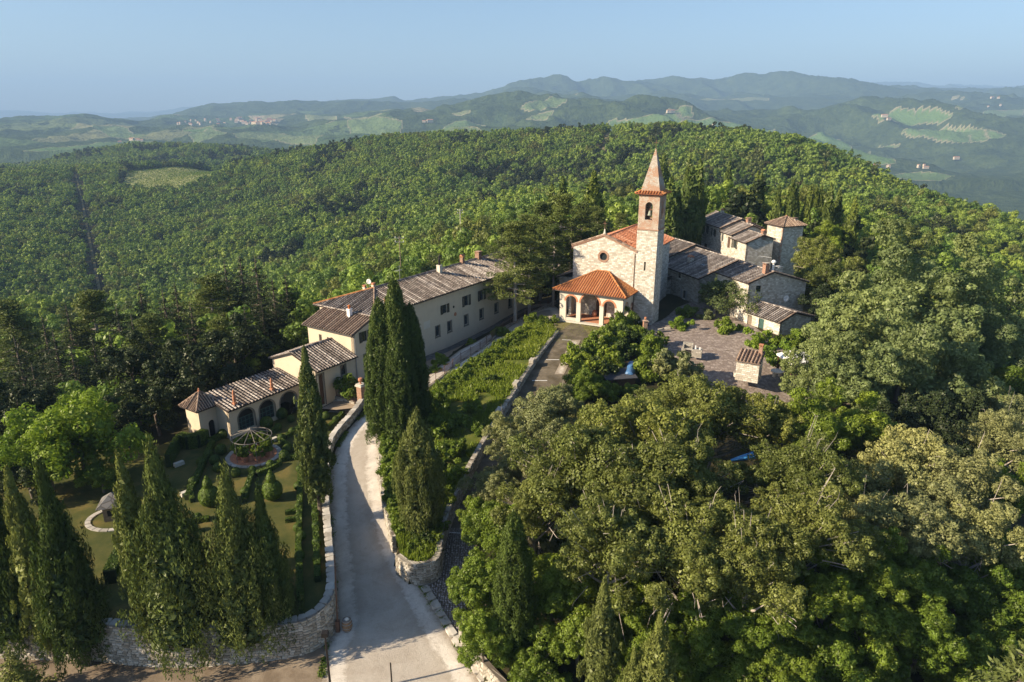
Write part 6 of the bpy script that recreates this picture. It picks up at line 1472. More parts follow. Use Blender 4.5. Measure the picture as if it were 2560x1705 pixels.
MB().box(-1.8, 1.8, 0, 2.4, -1, 1.6).build('wall', M['wood'], o); MB().add([(-2, -.3, 1.603), (2, -.3, 1.603), (2, 2.6, 1.9), (-2, 2.6, 1.9), (-2, -.3, 1.7), (2, -.3, 1.7), (2, 2.6, 2.0), (-2, 2.6, 2.0)], [(0, 3, 2, 1), (4, 5, 6, 7), (0, 1, 5, 4), (1, 2, 6, 5), (2, 3, 7, 6), (3, 0, 4, 7)]).build('roof', simple('grey_felt', (.055,.057,.065), .9, .2, 3), o)
p = P(*zc(788, 165), 0); o = tag(MB().rbox((0, 0), .55, .55, -.3, 1.9, .1).rbox((0, 0), .68, .68, 1.903, 2.05, .1).build('gate_pillar', M['brick'], None, (p.x, p.y, 0)), 'brick gate post overgrown with ivy at the foot of the bell tower', 'gate pillar')
urn(p.x, p.y, 2.053, .7, 'clay urn on the ivy-grown gate post below the bell tower')
for i, (x, y) in enumerate(((960, 130), (905, 140))):
    p = P(*zc(x, y), 0); tag(MB().rbox((0, 0), .9, .5, 0, .25, .4*i, .85).build('stone_slab', M['stone'], None, (p.x, p.y, .03)), ['flat stone slab lying in the yard next to the yellow-green shrub', 'flat stone slab nearest the bell tower in the yard'][i], 'stone slab')
# blue pool cover glimpsed through the big trees
pp_ = P(1850, 1135, -4.0); tag(MB().box(-1.8, 1.8, -1.2, 1.2, -3.5, .1).build('blue_tarpaulin', simple('bright_blue_sheet', (.06,.30,.62), .5, .1, 2), None, (pp_.x, pp_.y, -4.0), .3), 'bright blue tarpaulin glimpsed through a gap in the tree crowns', 'tarpaulin')
# ------------------------------------------------------------ power poles, terrace behind, vineyard, far houses
def pole(px, py_top, py_base, Yd, label, arms=2, lattice=False):
    b = PY(px, py_base, Yd); t = PY(px, py_top, Yd); z0 = H1(b.x, b.y)-.5; h = t.z-z0; o = empty('power_pole', (t.x, Yd, z0), 0, label, 'power pole', 'power poles on the wooded slopes')
    MB().tube([(0, 0, 0), (0, 0, h)], [.16, .11] if lattice else [.12, .09], 8).build('pole', M['wood_pale'] if not lattice else M['trim_stone'], o)
    for k in range(arms):
        MB().box(-1.0, 1.0, -.05, .05, h-.5-k*.9, h-.40-k*.9).build('crossarm', M['grey'], o)
        for x in (-.9, 0, .9): MB().lathe((x, 0, h-.377-k*.9), [(.07, 0), (.1, .1), (.05, .28)], 6).build('insulator', M['white'], o)
    return o
pole(998, 590, 648, 150, 'tall power pole with two crossarms just behind the villa roof'); pole(1150, 522, 565, 225, 'power pole beside the hillside pool terrace', 2, True)
pole(1533, 318, 350, 800, 'power pole on the crest where the clearing cuts the wood', 1); pole(1522, 330, 352, 760, 'second power pole just below the crest in the clearing', 1); pole(1497, 401, 425, 610, 'lower power pole beside the clearing through the wood', 1)
pole(205, 498, 525, 720, 'upper power pole in the long straight cutting', 1); pole(228, 578, 610, 560, 'lower power pole in the long straight cutting', 1)
sheet('bare_cutting', [(a[0]-1.0, a[1]) for a in cut1] + [(a[0]+1.0, a[1]) for a in cut1[::-1]], M['dryland'], .5, 8.0, height, dip=False)
sheet('bare_cutting', [(a[0]-2.5, a[1]) for a in cut2] + [(a[0]+1.5, a[1]) for a in cut2[::-1]], M['dryland'], .5, 8.0, height, dip=False)
sheet('meadow_slope', clear_poly, M['dryland'], .25, 4.0, height, dip=False)
sheet('vineyard_ground', vine_poly, simple('vineyard_soil', (.36,.35,.15), .95, .25, .2), .6, 10.0, height, dip=False)
mb = MB(); va = Vector(vine_poly[0]); xs = [p[0] for p in vine_poly]; ys = [p[1] for p in vine_poly]
V, A = [], []; cs, rs = [], []
for k in range(44):
    u = min(xs)-60+(max(xs)-min(xs)+120)*k/44.0
    yy = np.arange(min(ys), max(ys), 2.0); xx = u + (yy-min(ys))*.45 - 25; m_ = inpoly(xx, yy, vine_poly)
    for x, y in zip(xx[m_], yy[m_]): cs.append((x, y, 0)); rs.append((.8, 1.2, .9))
if cs:
    cs = np.array(cs); cs[:, 2] = height(cs[:, 0], cs[:, 1])+1.3
    v_, a_ = leaf_arrays(cs, np.array(rs), len(cs)*12, .55, 5); tag(meshobj('vine_rows', np_mesh('vine_rows', v_, np.arange(len(v_)).reshape(-1, 4), L['green'], {'v': a_})), 'parallel rows of vines on the pale slope beyond the valley', 'vineyard', None, 'stuff')
# pool terrace
tp = PY(1232, 572, 232); tz = H1(tp.x, tp.y)
o = empty('pool_terrace', (tp.x, tp.y, tz), R(-15), 'red paved terrace with small blue pool cut into the slope behind the pines', 'terrace')
MB().box(-5, 10, -4, 6, -2, 2.2).build('paving', M['terra'], o); MB().box(4, 8.5, -3.4, 1, 2.203, 2.3).build('water', simple('pool_water', (.05,.30,.55), .15, .1, 2), o); MB().box(-11, -5.003, -5, 3, -2, 1.2).build('rubble_wall', M['stone'], o)
# small gabled houses far away
def far_house_mesh(name, w, d, h, rh):
    mb = MB(); mb.box(-w/2, w/2, -d/2, d/2, -4, h); mb.cm = 1
    mb.add([(-w/2-.4, -d/2-.4, h), (w/2+.4, -d/2-.4, h), (w/2+.4, d/2+.4, h), (-w/2-.4, d/2+.4, h), (-w/2-.4, 0, h+rh), (w/2+.4, 0, h+rh)], [(0, 3, 2, 1), (0, 1, 5, 4), (2, 3, 4, 5), (0, 4, 3), (1, 2, 5)])
    mb.cm = 2
    for k in range(int(w/3.2)):
        for zz_ in (1.2, 4.0):
            if zz_ < h-1.2: mb.box(-w/2+1+k*3.2, -w/2+1.9+k*3.2, -d/2-.06, -d/2+.05, zz_, zz_+1.4)
    me = mb.mesh(name)
    for m_ in (M['plaster'], M['terra'], M['dark_in']): me.materials.append(m_)
    return me
FH = [far_house_mesh('far_house%d' % i, *s) for i, s in enumerate([(14, 9, 7, 2.6), (20, 10, 6, 2.6), (10, 9, 9, 2.4), (28, 12, 8, 3)])]
def farz(X_, Y_):
    a = X_/Y_; j = int(np.clip(np.searchsorted(au, a), 0, len(au)-1)); i = int(np.clip(np.searchsorted(YR_FAR, Y_), 0, len(YR_FAR)-1)); return float(ZG_FAR[i, j])
def hit_far(px, py):
    """first point of the far hills along a picture ray"""
    d = ray(px, py)
    for Yd in np.geomspace(1600, 9000, 700):
        t = Yd/d[1]; 
        if CAMZ+d[2]*t <= farz(d[0]*t, Yd): return Vector((d[0]*t, Yd, farz(d[0]*t, Yd)))
    return None
def village(pts, label, group, s=1.0, seed=1):
    g = random.Random(seed)
    for (px, py) in pts:
        p = hit_far(px, py)
        if p is None: continue
        o = bpy.data.objects.new('far_house', g.choice(FH)); link(o); o.location = p; o.rotation_euler = (0, 0, g.uniform(-.5, .5)); k = s*g.uniform(.8, 1.2); o.scale = (k, k, k); tag(o, label, 'house', group)
g8 = random.Random(3)
village([(g8.uniform(560, 690), 304+g8.uniform(-5, 7)) for _ in range(34)] + [(g8.uniform(440, 560), 305+g8.uniform(-3, 8)) for _ in range(16)], 'tiny pale house of the village strung along the distant ridge', 'houses of the ridge village', .95)
village([(2110+g8.uniform(-6, 115), 416+g8.uniform(-3, 7)) for _ in range(20)] + [(2295+g8.uniform(0, 25), 420) for _ in range(3)], 'small cream house of the hamlet in the valley beyond the hill', 'houses of the valley hamlet', .8, 2)
village([(x, y) for x, y in [(345, 352), (352, 354), (300, 358), (330, 350), (2210, 297), (2222, 299), (2480, 248), (2495, 249), (2470, 268), (2500, 270), (1674, 283), (1680, 285), (1784, 316), (1060, 305), (1075, 306), (2390, 400)]], 'lone farmhouse among the fields of the far hills', 'scattered far farmhouses', .9, 3)
def knoll_house(px, py, Yd, k):
    p = PY(px, py, Yd); z = H1(p.x, p.y); o = bpy.data.objects.new('far_house', FH[k % 4]); link(o); o.location = (p.x, p.y, z+1); o.rotation_euler = (0, 0, .3*k); o.scale = (.8, .8, .8); tag(o, 'house of the dim hamlet below the wooded knoll', 'house', 'houses below the wooded knoll')
for k, (x, y) in enumerate([(208, 414), (228, 409), (250, 410), (268, 414), (285, 417)]): knoll_house(x, y, 1110, k)

# ------------------------------------------------------------ formal garden
def core_ball(mb, c, r, rz=None):
    rz = rz or r; mb.lathe((c[0], c[1], c[2]), [(r*math.cos(t)*.93, rz*math.sin(t)*.93) for t in [R(a) for a in (-80, -50, -20, 10, 40, 65, 85)]], 12)
bm_ = MB(); core_ball(bm_, (0, 0, 0), 1); 
def clip_leaf(name, cc, rr, n, size, seed): v_, a_ = leaf_arrays(cc, rr, n, size, seed, .8, shell=(.93, 1.03)); return np_mesh(name, v_, np.arange(len(v_)).reshape(-1, 4), L['box'], {'v': a_})
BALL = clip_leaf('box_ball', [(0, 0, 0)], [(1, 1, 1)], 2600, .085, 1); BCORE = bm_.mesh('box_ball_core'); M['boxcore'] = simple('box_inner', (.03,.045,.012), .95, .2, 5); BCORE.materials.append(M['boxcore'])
def ball(x, y, z, r, label='clipped box ball in the formal garden', group='clipped box balls of the garden'):
    o = empty('box_ball', (x, y, z), 0, label, 'topiary', group); o.scale = (r, r, r)
    c = bpy.data.objects.new('foliage', BALL); link(c, o); c.location = (0, 0, .85); d = bpy.data.objects.new('core', BCORE); link(d, o); d.location = (0, 0, .85); return o
def hedge(pts, w, h, label, z=-3.96, leaf='box', size=.075, dens=330):
    o = empty('hedge', (pts[0].x, pts[0].y, z), 0, label, 'hedge'); O = Vector((pts[0].x, pts[0].y, 0)); mb = MB(); g = np.random.default_rng(len(pts)*7+int(abs(pts[0].x)*10)); LV, LA = [], []
    for a, b in zip(pts[:-1], pts[1:]):
        a2, b2 = a-O, b-O; d = b2-a2; d.z = 0; ln = d.length; an = math.atan2(d.y, d.x); c = (a2+b2)/2; mb.rbox((c.x, c.y), ln+w*.25, w-.05, -.1, h-.03, an)
        n = int(dens*ln*(w+2*h)); u = g.uniform(-ln/2, ln/2, n); s_ = g.random(n)*(w+2*h); v = np.where(s_ < h, -w/2, np.where(s_ > h+w, w/2, s_-h-w/2)); zz_ = np.where(s_ < h, s_, np.where(s_ > h+w, s_-h-w, h)) + g.normal(size=n)*.02
        nn = np.stack([0*u, np.where(s_ < h, -1., np.where(s_ > h+w, 1., 0)), np.where((s_ >= h) & (s_ <= h+w), 1., 0)], 1)+g.normal(size=(n, 3))*.45; nn = unit(nn); t = unit(np.cross(nn, g.normal(size=(n, 3)))); bb = np.cross(nn, t); p = np.stack([u, v, zz_], 1)
        s = size*g.uniform(.6, 1.3, (n, 1)); q = np.stack([p-t*s, p-bb*s*.6, p+t*s, p+bb*s*.6], 1).reshape(-1, 3); ca, sa = math.cos(an), math.sin(an)
        LV.append(np.stack([q[:, 0]*ca-q[:, 1]*sa+c.x, q[:, 0]*sa+q[:, 1]*ca+c.y, q[:, 2]], 1)); LA.append(np.repeat(g.random(n), 4))
    mb.build('core', M['boxcore'], o); v = np.concatenate(LV); meshobj('foliage', np_mesh('hedge_leaves', v, np.arange(len(v)).reshape(-1, 4), L[leaf], {'v': np.concatenate(LA)}), None, o); return o
zl = lambda x, y: (x/2.825, 1150+y/2.825)
Z0 = -3.97
HG = [([(300, 985), (190, 1200)], 'g', .5, 1.4, 'tall dark hedge leaving the turret towards the lime tree'),
      ([(330, 960), (420, 985), (520, 970), (610, 915)], 'g', .9, 1.5, 'thick curved hedge at the foot of the turret'),
      ([(690, 935), (620, 1080), (560, 1220), (480, 1400), (430, 1500)], 'g', .5, .55, 'clipped diagonal hedge along the shady lawn left of the pergola'),
      ([(440, 1490), (400, 1568)], 'g', .5, .55, 'sunlit end piece of clipped hedge left of the first bottle topiary'),
      ([(1125, 1310), (1080, 1430), (1035, 1568)], 'g', .45, .5, 'narrow clipped hedge running downhill from the pergola'),
      ([(1180, 1300), (1330, 1240), (1440, 1170)], 'g', .5, .5, 'dark low hedge curving past the pergola ring'),
      ([(1440, 1140), (1540, 1110), (1640, 1110)], 'g', .5, .5, 'low hedge between pergola and the cypress'),
      ([(1440, 930), (1530, 980), (1560, 1040)], 'g', .45, .5, 'short hedge right of the pergola ring'),
      ([(1310, 835), (1440, 785)], 'g', .45, .5, 'low hedge in front of the second arched window'),
      ([(1500, 880), (1600, 820), (1690, 750)], 'g', .45, .5, 'low hedge leading towards the open archway'),
      ([(640, 950), (760, 880), (800, 860)], 'g', .6, .6, 'shady hedge along the orangery end wall'),
      ([(1960, 780), (2060, 700), (2140, 600)], 'g', .4, .4, 'low hedge following the garden wall near the gate'),
      ([(2125, 100), (2118, 330), (2110, 620), (2125, 1000)], 'l', .45, .5, 'long straight clipped hedge parallel to the garden wall'),
      ([(2222, 270), (2235, 560), (2245, 860)], 'l', .45, .5, 'second straight hedge squeezed against the garden wall'),
      ([(1320, 460), (1380, 440), (1480, 430)], 'l', .4, .45, 'short hedge between two balls below the first bottle topiary'),
      ([(1360, 300), (1340, 200)], 'l', .4, .45, 'small bright hedge left of the first bottle topiary'),
      ([(1730, 300), (1760, 180), (1790, 90)], 'l', .4, .45, 'clipped hedge between the two bottle topiaries'),
      ([(2020, 385), (2110, 375)], 'l', .35, .4, 'upper cross hedge joining the long hedge'), ([(2020, 440), (2110, 428)], 'l', .35, .4, 'lower cross hedge joining the long hedge'),
      ([(860, 720), (790, 870)], 'l', .9, 1.2, 'dark hedge below the white edging of the lower lawn')]
for pts_, fr_, w_, h_, lb in HG: hedge([P(*(zg if fr_ == 'g' else zl)(*q), Z0) for q in pts_], w_, h_, lb)
for q, r_ in [((795, 870), .55), ((1240, 870), .45), ((1415, 780), .45), ((1560, 690), .45), ((1570, 825), .4), ((1455, 905), .45), ((1520, 1030), .5), ((1485, 1110), .55), ((1330, 1205), .45), ((1125, 1265), .42), ((945, 1300), .5), ((745, 1245), .5), ((710, 1165), .55),
              ((780, 1050), .6), ((640, 1090), .5), ((470, 1400), .5), ((2060, 690), .38), ((1945, 785), .4), ((1950, 660), .5), ((1655, 1250), .35), ((1640, 1445), .42), ((1045, 1510), .42), ((560, 1180), .5), ((1290, 760), .75), ((1455, 650), .7)]:
    p = P(*zg(*q), Z0); ball(p.x, p.y, Z0, r_)
for q, r_ in [((1400, 425), .38), ((1370, 505), .38), ((2110, 210), .38), ((2112, 345), .36), ((2115, 410), .34), ((2105, 500), .4), ((2230, 400), .36), ((2225, 330), .34), ((2235, 485), .38), ((2130, 560), .42), ((2240, 600), .4), ((2120, 700), .42), ((2240, 720), .4), ((1370, 170), .4)]:
    p = P(*zl(*q), Z0); ball(p.x, p.y, Z0, r_)
for q, lb in (((1487, 318), 'bottle-shaped clipped topiary, the left of the two on the sunny lawn'), ((1930, 275), 'bottle-shaped clipped topiary, the right of the two nearer the cypress')):
    p = P(*zl(*q), Z0); o = empty('bottle_topiary', (p.x, p.y, Z0), 0, lb, 'topiary')
    meshobj('foliage', clip_leaf('bottle_leaves', [(0, 0, .95), (0, 0, 2.15), (0, 0, 2.6)], [(.92, .92, 1.0), (.42, .42, .6), (.2, .2, .45)], 6500, .07, 4), None, o)
    mb = MB(); core_ball(mb, (0, 0, .95), .9, .98); core_ball(mb, (0, 0, 2.15), .4, .58); mb.build('core', M['boxcore'], o)
# pergola with radiating roof rods, ring of slabs, pots
pc = P(*zg(1140, 1070), Z0); o = empty('pergola', (pc.x, pc.y, Z0), 0, 'round iron pergola with rods radiating from its peak over a paved circle', 'pergola'); RR = 2.05
NP = 12; pole_me = MB().tube([(0, 0, 0), (0, 0, 2.3)], .03, 6).mesh('pergola_post'); M['zinc'] = simple('pale_iron', (.20,.18,.16), .6, .15, 5, .2)
for k in range(NP):
    t = 2*math.pi*k/NP
    if k % 2 == 0: meshobj('post', pole_me, M['zinc'], o, (RR*math.cos(t), RR*math.sin(t), 0))
    MB().tube([(RR*math.cos(t), RR*math.sin(t), 2.3), (0, 0, 3.05)], .035, 5).build('roof_rod', M['zinc'], o)
MB().tube([(RR*math.cos(2*math.pi*k/24), RR*math.sin(2*math.pi*k/24), 2.3) for k in range(25)], .03, 6, False).build('ring', M['zinc'], o); MB().lathe((0, 0, 3.0), [(.12, 0), (.1, .1), (.02, .3)], 8).build('finial', M['zinc'], o)
pv = empty('paved_circle', (pc.x, pc.y, Z0), 0, 'paved circle with a rim of pale stone slabs under the pergola', 'paving')
MB().lathe((0, 0, 0), [(2.35, 0), (2.35, .06)], 32).build('paving', M['terra'], pv)
for k in range(26):
    t0, t1 = 2*math.pi*k/26+.012, 2*math.pi*(k+1)/26-.012; j = g8.uniform(-.06, .06); poly = [(2.36*math.cos(t0), 2.36*math.sin(t0)), ((2.8+j)*math.cos(t0), (2.8+j)*math.sin(t0)), ((2.8-j)*math.cos(t1), (2.8-j)*math.sin(t1)), (2.36*math.cos(t1), 2.36*math.sin(t1))]
    MB().prism(poly, 0, .1+g8.uniform(-.015, .015)).build('slab', M['cope'], pv)
bush('citrus', 'green', 2600, .07, .55, .6, 9, 14)
for k in range(8):
    t = 2*math.pi*(k+.5)/8+.2; x, y = pc.x+1.55*math.cos(t), pc.y+1.55*math.sin(t)
    q = tag(MB().lathe((0, 0, 0), [(.24, 0), (.36, .55), (.4, .56), (.4, .64), (.33, .64), (.3, .5)], 16).build('clay_pot', M['terra'], None, (x, y, Z0+.06)), 'large terracotta pot standing under the pergola rods', 'pot', 'clay pots under the pergola')
    plant('citrus', x, y, Z0+.55, 1.0, 1.25, 'citrus_tree', 'small leafy citrus tree growing in a clay pot under the pergola', 'tree', 'citrus trees under the pergola')
# iron wheel leaning by the archway
p = P(*zg(1600, 590), -3.9); o = empty('cart_wheel', (p.x, p.y, -3.9), R(57), 'large dark spoked iron wheel standing before the open archway', 'wheel'); mb = MB(); mb.tube([(.75*math.cos(2*math.pi*k/24), 0, .8+.75*math.sin(2*math.pi*k/24)) for k in range(25)], .05, 6, False); mb.build('rim', M['iron'], o)
mb = MB()
for k in range(4): t = math.pi*k/4+.2; mb.tube([(-.75*math.cos(t), 0, .8-.75*math.sin(t)), (.75*math.cos(t), 0, .8+.75*math.sin(t))], .025, 5)
mb.build('spokes', M['iron'], o)
# little roofed well house in a slab ring on the lower left lawn
p = P(*zl(820, 400), Z0); o = empty('well_house', (p.x, p.y, Z0), .3, 'tiny wooden well house with grey pyramid roof on the lower lawn', 'hut')
MB().box(-.75, .75, -.75, .75, 0, 1.5).build('wall', M['wood_pale'], o); MB().box(-.4, .4, -.78, -.752, .55, 1.1).build('opening', M['dark_in'], o)
MB().add([(-1.15, -1.15, 1.5), (1.15, -1.15, 1.5), (1.15, 1.15, 1.5), (-1.15, 1.15, 1.5), (0, 0, 2.5)], [(0, 3, 2, 1), (0, 1, 4), (1, 2, 4), (2, 3, 4), (3, 0, 4)]).build('roof', M['slab'], o)
o = empty('stone_ring', (p.x+.2, p.y-.3, Z0), 0, 'flat ring of grey slabs around the little well house', 'paving')
for k in range(22):
    t0, t1 = 2*math.pi*k/22+.015, 2*math.pi*(k+1)/22-.015; MB().prism([(2.1*math.cos(t0), 1.7*math.sin(t0)), (2.55*math.cos(t0), 2.1*math.sin(t0)), (2.55*math.cos(t1), 2.1*math.sin(t1)), (2.1*math.cos(t1), 1.7*math.sin(t1))], 0, .1).build('slab', M['cope'], o)
a, b = P(*zl(850, 680), Z0), P(*zl(785, 860), Z0); d = b-a; an = math.atan2(d.y, d.x); c = (a+b)/2
tag(MB().rbox((0, 0), d.length, .28, -.2, .45, 0).build('lawn_edging', M['trim_stone'], None, (c.x, c.y, Z0), an), 'low pale stone edging along the lower lawn', 'edging')
for q, lb in ((zg(305, 1180), 'small white stone bench on the shady lawn left of the pergola'), (zl(1315, 245), 'small white stone seat beside the sunlit hedge end'), (zg(1360, 910), 'rough pale boulder at the rim of the pergola ring')):
    p = P(*q, Z0); o = tag(MB().rbox((0, 0), 1.0, .45, .0, .38, .9, .94).build('garden_seat', M['trim_stone'], None, (p.x, p.y, Z0)), lb, 'seat')
# ------------------------------------------------------------ trees and shrubs round the hilltop
for i in range(2): broad('oak%d' % i, 'oak', 42000, .11, 9, 4.7, 3.9, 100+i, 'bark_pale', 150, (.11, .20), .26, .60, 12, twigs=55)
for i in range(2): broad('olive%d' % i, 'olive', 28000, .12, 9, 4.4, 3.9, 110+i, 'bark_pale', 110, (.12, .22), .28, .60, 10, twigs=20)
for i in range(2): broad('poplar%d' % i, 'poplar', 30000, .115, 12, 3.6, 5.2, 120+i, 'bark', 130, (.12, .22), .26, .58, 10)
for i in range(2): broad('green%d' % i, 'green', 32000, .115, 8, 3.9, 3.5, 130+i, 'bark', 110, (.12, .24), .26, .58, 8)
broad('lime0', 'lime', 20000, .15, 9, 4.6, 3.6, 140, 'bark', 70, (.18, .30), .2, .58, 8)
broad('darkleaf0', 'dark', 14000, .16, 9, 4.2, 3.9, 145, 'bark', 70, (.18, .30), .2, .58, 8)
broad('sparse0', 'pink', 5200, .10, 6, 2.6, 2.3, 150, 'bark_pale', 46, (.14, .24), .3, .62, 16)
broad('bare0', 'bare', 6000, .09, 7, 1.9, 3.0, 152, 'bark_pale', 40, (.16, .3), .2, .6, 14)
cypress('cyp0', 'cypress', 28000, .11, 14, 1.5, 200)
cypress('cyp_big', 'cypress', 60000, .10, 17, 2.0, 203, ragged=.06, bare=.02, prof=lambda t: np.sin(np.pi*np.clip(t*.8+.2, 0, 1))**.22*(1-t)**.24); cypress('cyp_light', 'cypress_light', 22000, .11, 12, 1.7, 204, ragged=.24, bare=.06)
cypress('cyp_wide', 'cypress', 34000, .11, 13, 2.4, 205, prof=lambda t: np.sin(np.pi*np.clip(t*.74+.22, 0, 1))**.8*(1-t)**.42, ragged=.2, bare=.07)
cypress('cyp_rag', 'pine', 42000, .115, 14, 2.9, 209, prof=lambda t: np.sin(np.pi*np.clip(t*.70+.24, 0, 1))**.7*(1-t)**.55, ragged=.30, bare=.07)
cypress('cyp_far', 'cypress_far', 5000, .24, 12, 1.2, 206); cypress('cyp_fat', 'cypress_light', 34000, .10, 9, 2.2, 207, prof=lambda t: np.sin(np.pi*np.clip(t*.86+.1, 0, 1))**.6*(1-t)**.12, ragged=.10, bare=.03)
cypress('cyp_thin', 'cypress_light', 26000, .105, 15, 1.15, 208, ragged=.24, bare=.10)
for i in range(3): conifer('fir%d' % i, 'dark', 15000, .17, 17, 3.9, 210+i)
conifer('fir_light', 'cypress_light', 15000, .15, 9, 2.6, 220, bare=.02, layers=12, flat=.5)
for i in range(3): pine('pine%d' % i, 'pine', 22000, .13, 15, 3.1, 230+i)
pine('pine_low0', 'pine', 30000, .13, 15, 3.4, 238, bare=.27)
bush('shrub0', 'green', 2600, .10, 1.0, .8, 240); bush('shrub1', 'green', 2600, .10, 1.0, .9, 241, 26); bush('shrub2', 'olive', 2600, .10, 1.0, .8, 242)
bush('shrub_dark', 'cypress', 2800, .10, 1.0, .9, 243); bush('shrub_lime', 'lime', 2800, .09, 1.0, .8, 244); bush('shrub_yellow', 'yellow', 1500, .12, 1.0, .8, 245)
bush('ivy', 'green', 3200, .08, 1.0, .8, 246, 40, (.16, .3), .35)
UH = dict(oak=9.3, olive=9.3, poplar=12.2, green=8.1, lime=9, darkleaf=9.2, sparse=6, bare=7.2, cyp0=14, cyp_big=17, cyp_light=12, cyp_wide=13, cyp_far=12, cyp_fat=9, cyp_thin=15, fir=17, fir_light=9, cyp_rag=14, pine=15, pine_low=15, wood_near=8.3, wood_dark=9.3)
def uh(k): return UH.get(k) or UH[k.rstrip('0123456789')]
def by_base(key, bx, by, ty, label, name='cypress', cat='tree', group=None, wf=1.0, gz=None, dsp=False):
    """stands where the picture ray through its foot meets the ground; height from its top's row"""
    if dsp: bx, by, ty = bx*1.0875, by*1.0875, ty*1.0875
    b = G(bx, by) if gz is None else P(bx, by, gz); d = ray(bx, ty); zt = CAMZ + d[2]*b.y/d[1]; h = (zt-b.z)*.95; s = h/uh(key)
    return plant(key, b.x, b.y, b.z-.05, s*wf, s, name, label, cat, group)
def by_top(key, tx, ty, Yd, label, name='tree', cat='tree', group=None, wf=1.0, dsp=True, minh=3.0):
    if dsp: tx, ty = tx*1.0875, ty*1.0875
    t = PY(tx, ty, Yd); z = H1(t.x, Yd); h = max(minh, t.z-z); s = h/uh(key)
    return plant(key, t.x, Yd, z-.1, s*wf, s, name, label, cat, group)
def by_crown(key, cx, cy, r, zc_, label, name='tree', cat='tree', group=None, sq=1.0):
    """crown centre pixel (display), crown radius in display pixels, crown height above datum"""
    p = P(cx*1.0875, cy*1.0875, zc_); d = ray(cx*1.0875, cy*1.0875); dep = (CAMZ-zc_)/-d[2]; rm = r*1.0875*dep/FPX
    z = min(H1(p.x, p.y), zc_-2); k = key.rstrip('0123456789'); R0 = dict(oak=4.7, olive=4.4, poplar=3.6, green=3.9, lime=4.6, darkleaf=4.2, sparse=2.6, wood_near=3.3)[k]; s = rm/R0
    o = plant(key, p.x, p.y, z, 1, 1, name, label, cat, group); CZ = uh(key)*.6 if k != 'poplar' else uh(key)*.58
    for c in o.children:
        if 'trunk' in c.name: c.scale = (s, s, max(.5, (zc_-z+1.2)/(uh(key)*.8)))
        else: c.scale = (s, s, s*sq); c.location = (0, 0, zc_-z-CZ*s*sq)
    return o
GC = 'cypresses in a row along the dirt parking'
by_base('cyp0', 8, 1636, 1100, 'dark cypress at the frame edge, first of the row by the dirt parking', group=GC, wf=.82)
by_base('cyp_wide', 67, 1630, 1105, 'dark broad cypress with pale trunk, second of the row by the dirt parking', group=GC, wf=.8)
by_base('cyp_thin', 141, 1652, 1150, 'slim pale cypress leaning left in the row by the dirt parking', group=GC, wf=1.1)
by_base('cyp_wide', 217, 1660, 1168, 'thick almost black cypress before the stone retaining wall', group=GC, wf=.85)
by_base('cyp_thin', 396, 1645, 1118, 'narrow olive cypress with split tip beside the wide conifer', group=GC, wf=1.15)
by_base('cyp_rag', 472, 1642, 1132, 'wide grey-green conifer with open branches in the parking row', 'conifer', group=GC, wf=1.0)
by_base('cyp_rag', 626, 1628, 1195, 'bushy yellow-green conifer left of the last dark cypress', 'conifer', group=GC, wf=1.08)
by_base('cyp_wide', 697, 1616, 1228, 'dark pointed cypress, last of the row before the lamp post', group=GC, wf=.82)
by_base('fir_light', 60, 1760, 1605, 'young conifer top poking in at the bottom left corner', 'conifer', wf=1.3)
by_base('cyp_thin', 802, 1286, 853, 'tall ragged cypress with bare pale trunk beside the garden wall', wf=1.25, gz=-4)
by_base('cyp_big', 968, 1100, 742, 'left stem of the huge dark cypress clump at the bend', group='huge cypress clump at the bend', wf=1.3)
by_base('cyp_big', 1006, 1096, 692, 'tallest bright-tipped cypress in the middle of the huge clump', group='huge cypress clump at the bend', wf=1.2)
by_base('cyp_big', 1038, 1088, 755, 'right stem of the huge dark cypress clump', group='huge cypress clump at the bend', wf=1.25)
by_base('cyp_big', 1010, 1112, 800, 'front stem of the huge dark cypress clump', group='huge cypress clump at the bend', wf=1.4)
by_base('cyp_fat', 1052, 1318, 1045, 'stout round-topped pale cypress on the tip of the grassy bank', wf=.98, gz=-3.9)
by_base('cyp_big', 1285, 1640, 1275, 'big smooth green cypress at the front of the thicket', wf=1.35, gz=-5.6)
by_base('cyp_light', 1497, 1745, 1452, 'small yellowish cypress in the bright thicket at the bottom', wf=1.1, gz=-4.2)
by_base('cyp_light', 1626, 1850, 1540, 'grey-green cypress tip near the bottom edge of the thicket', wf=1.2, gz=-4)
by_base('fir_light', 2500, 1900, 1548, 'pale feathery conifer in the bottom right corner', 'conifer', wf=1.3, gz=-6)
by_base('cyp_light', 1570, 1860, 1625, 'low pale cypress tip beside the yellowish one at the bottom', wf=1.1, gz=-4.5)
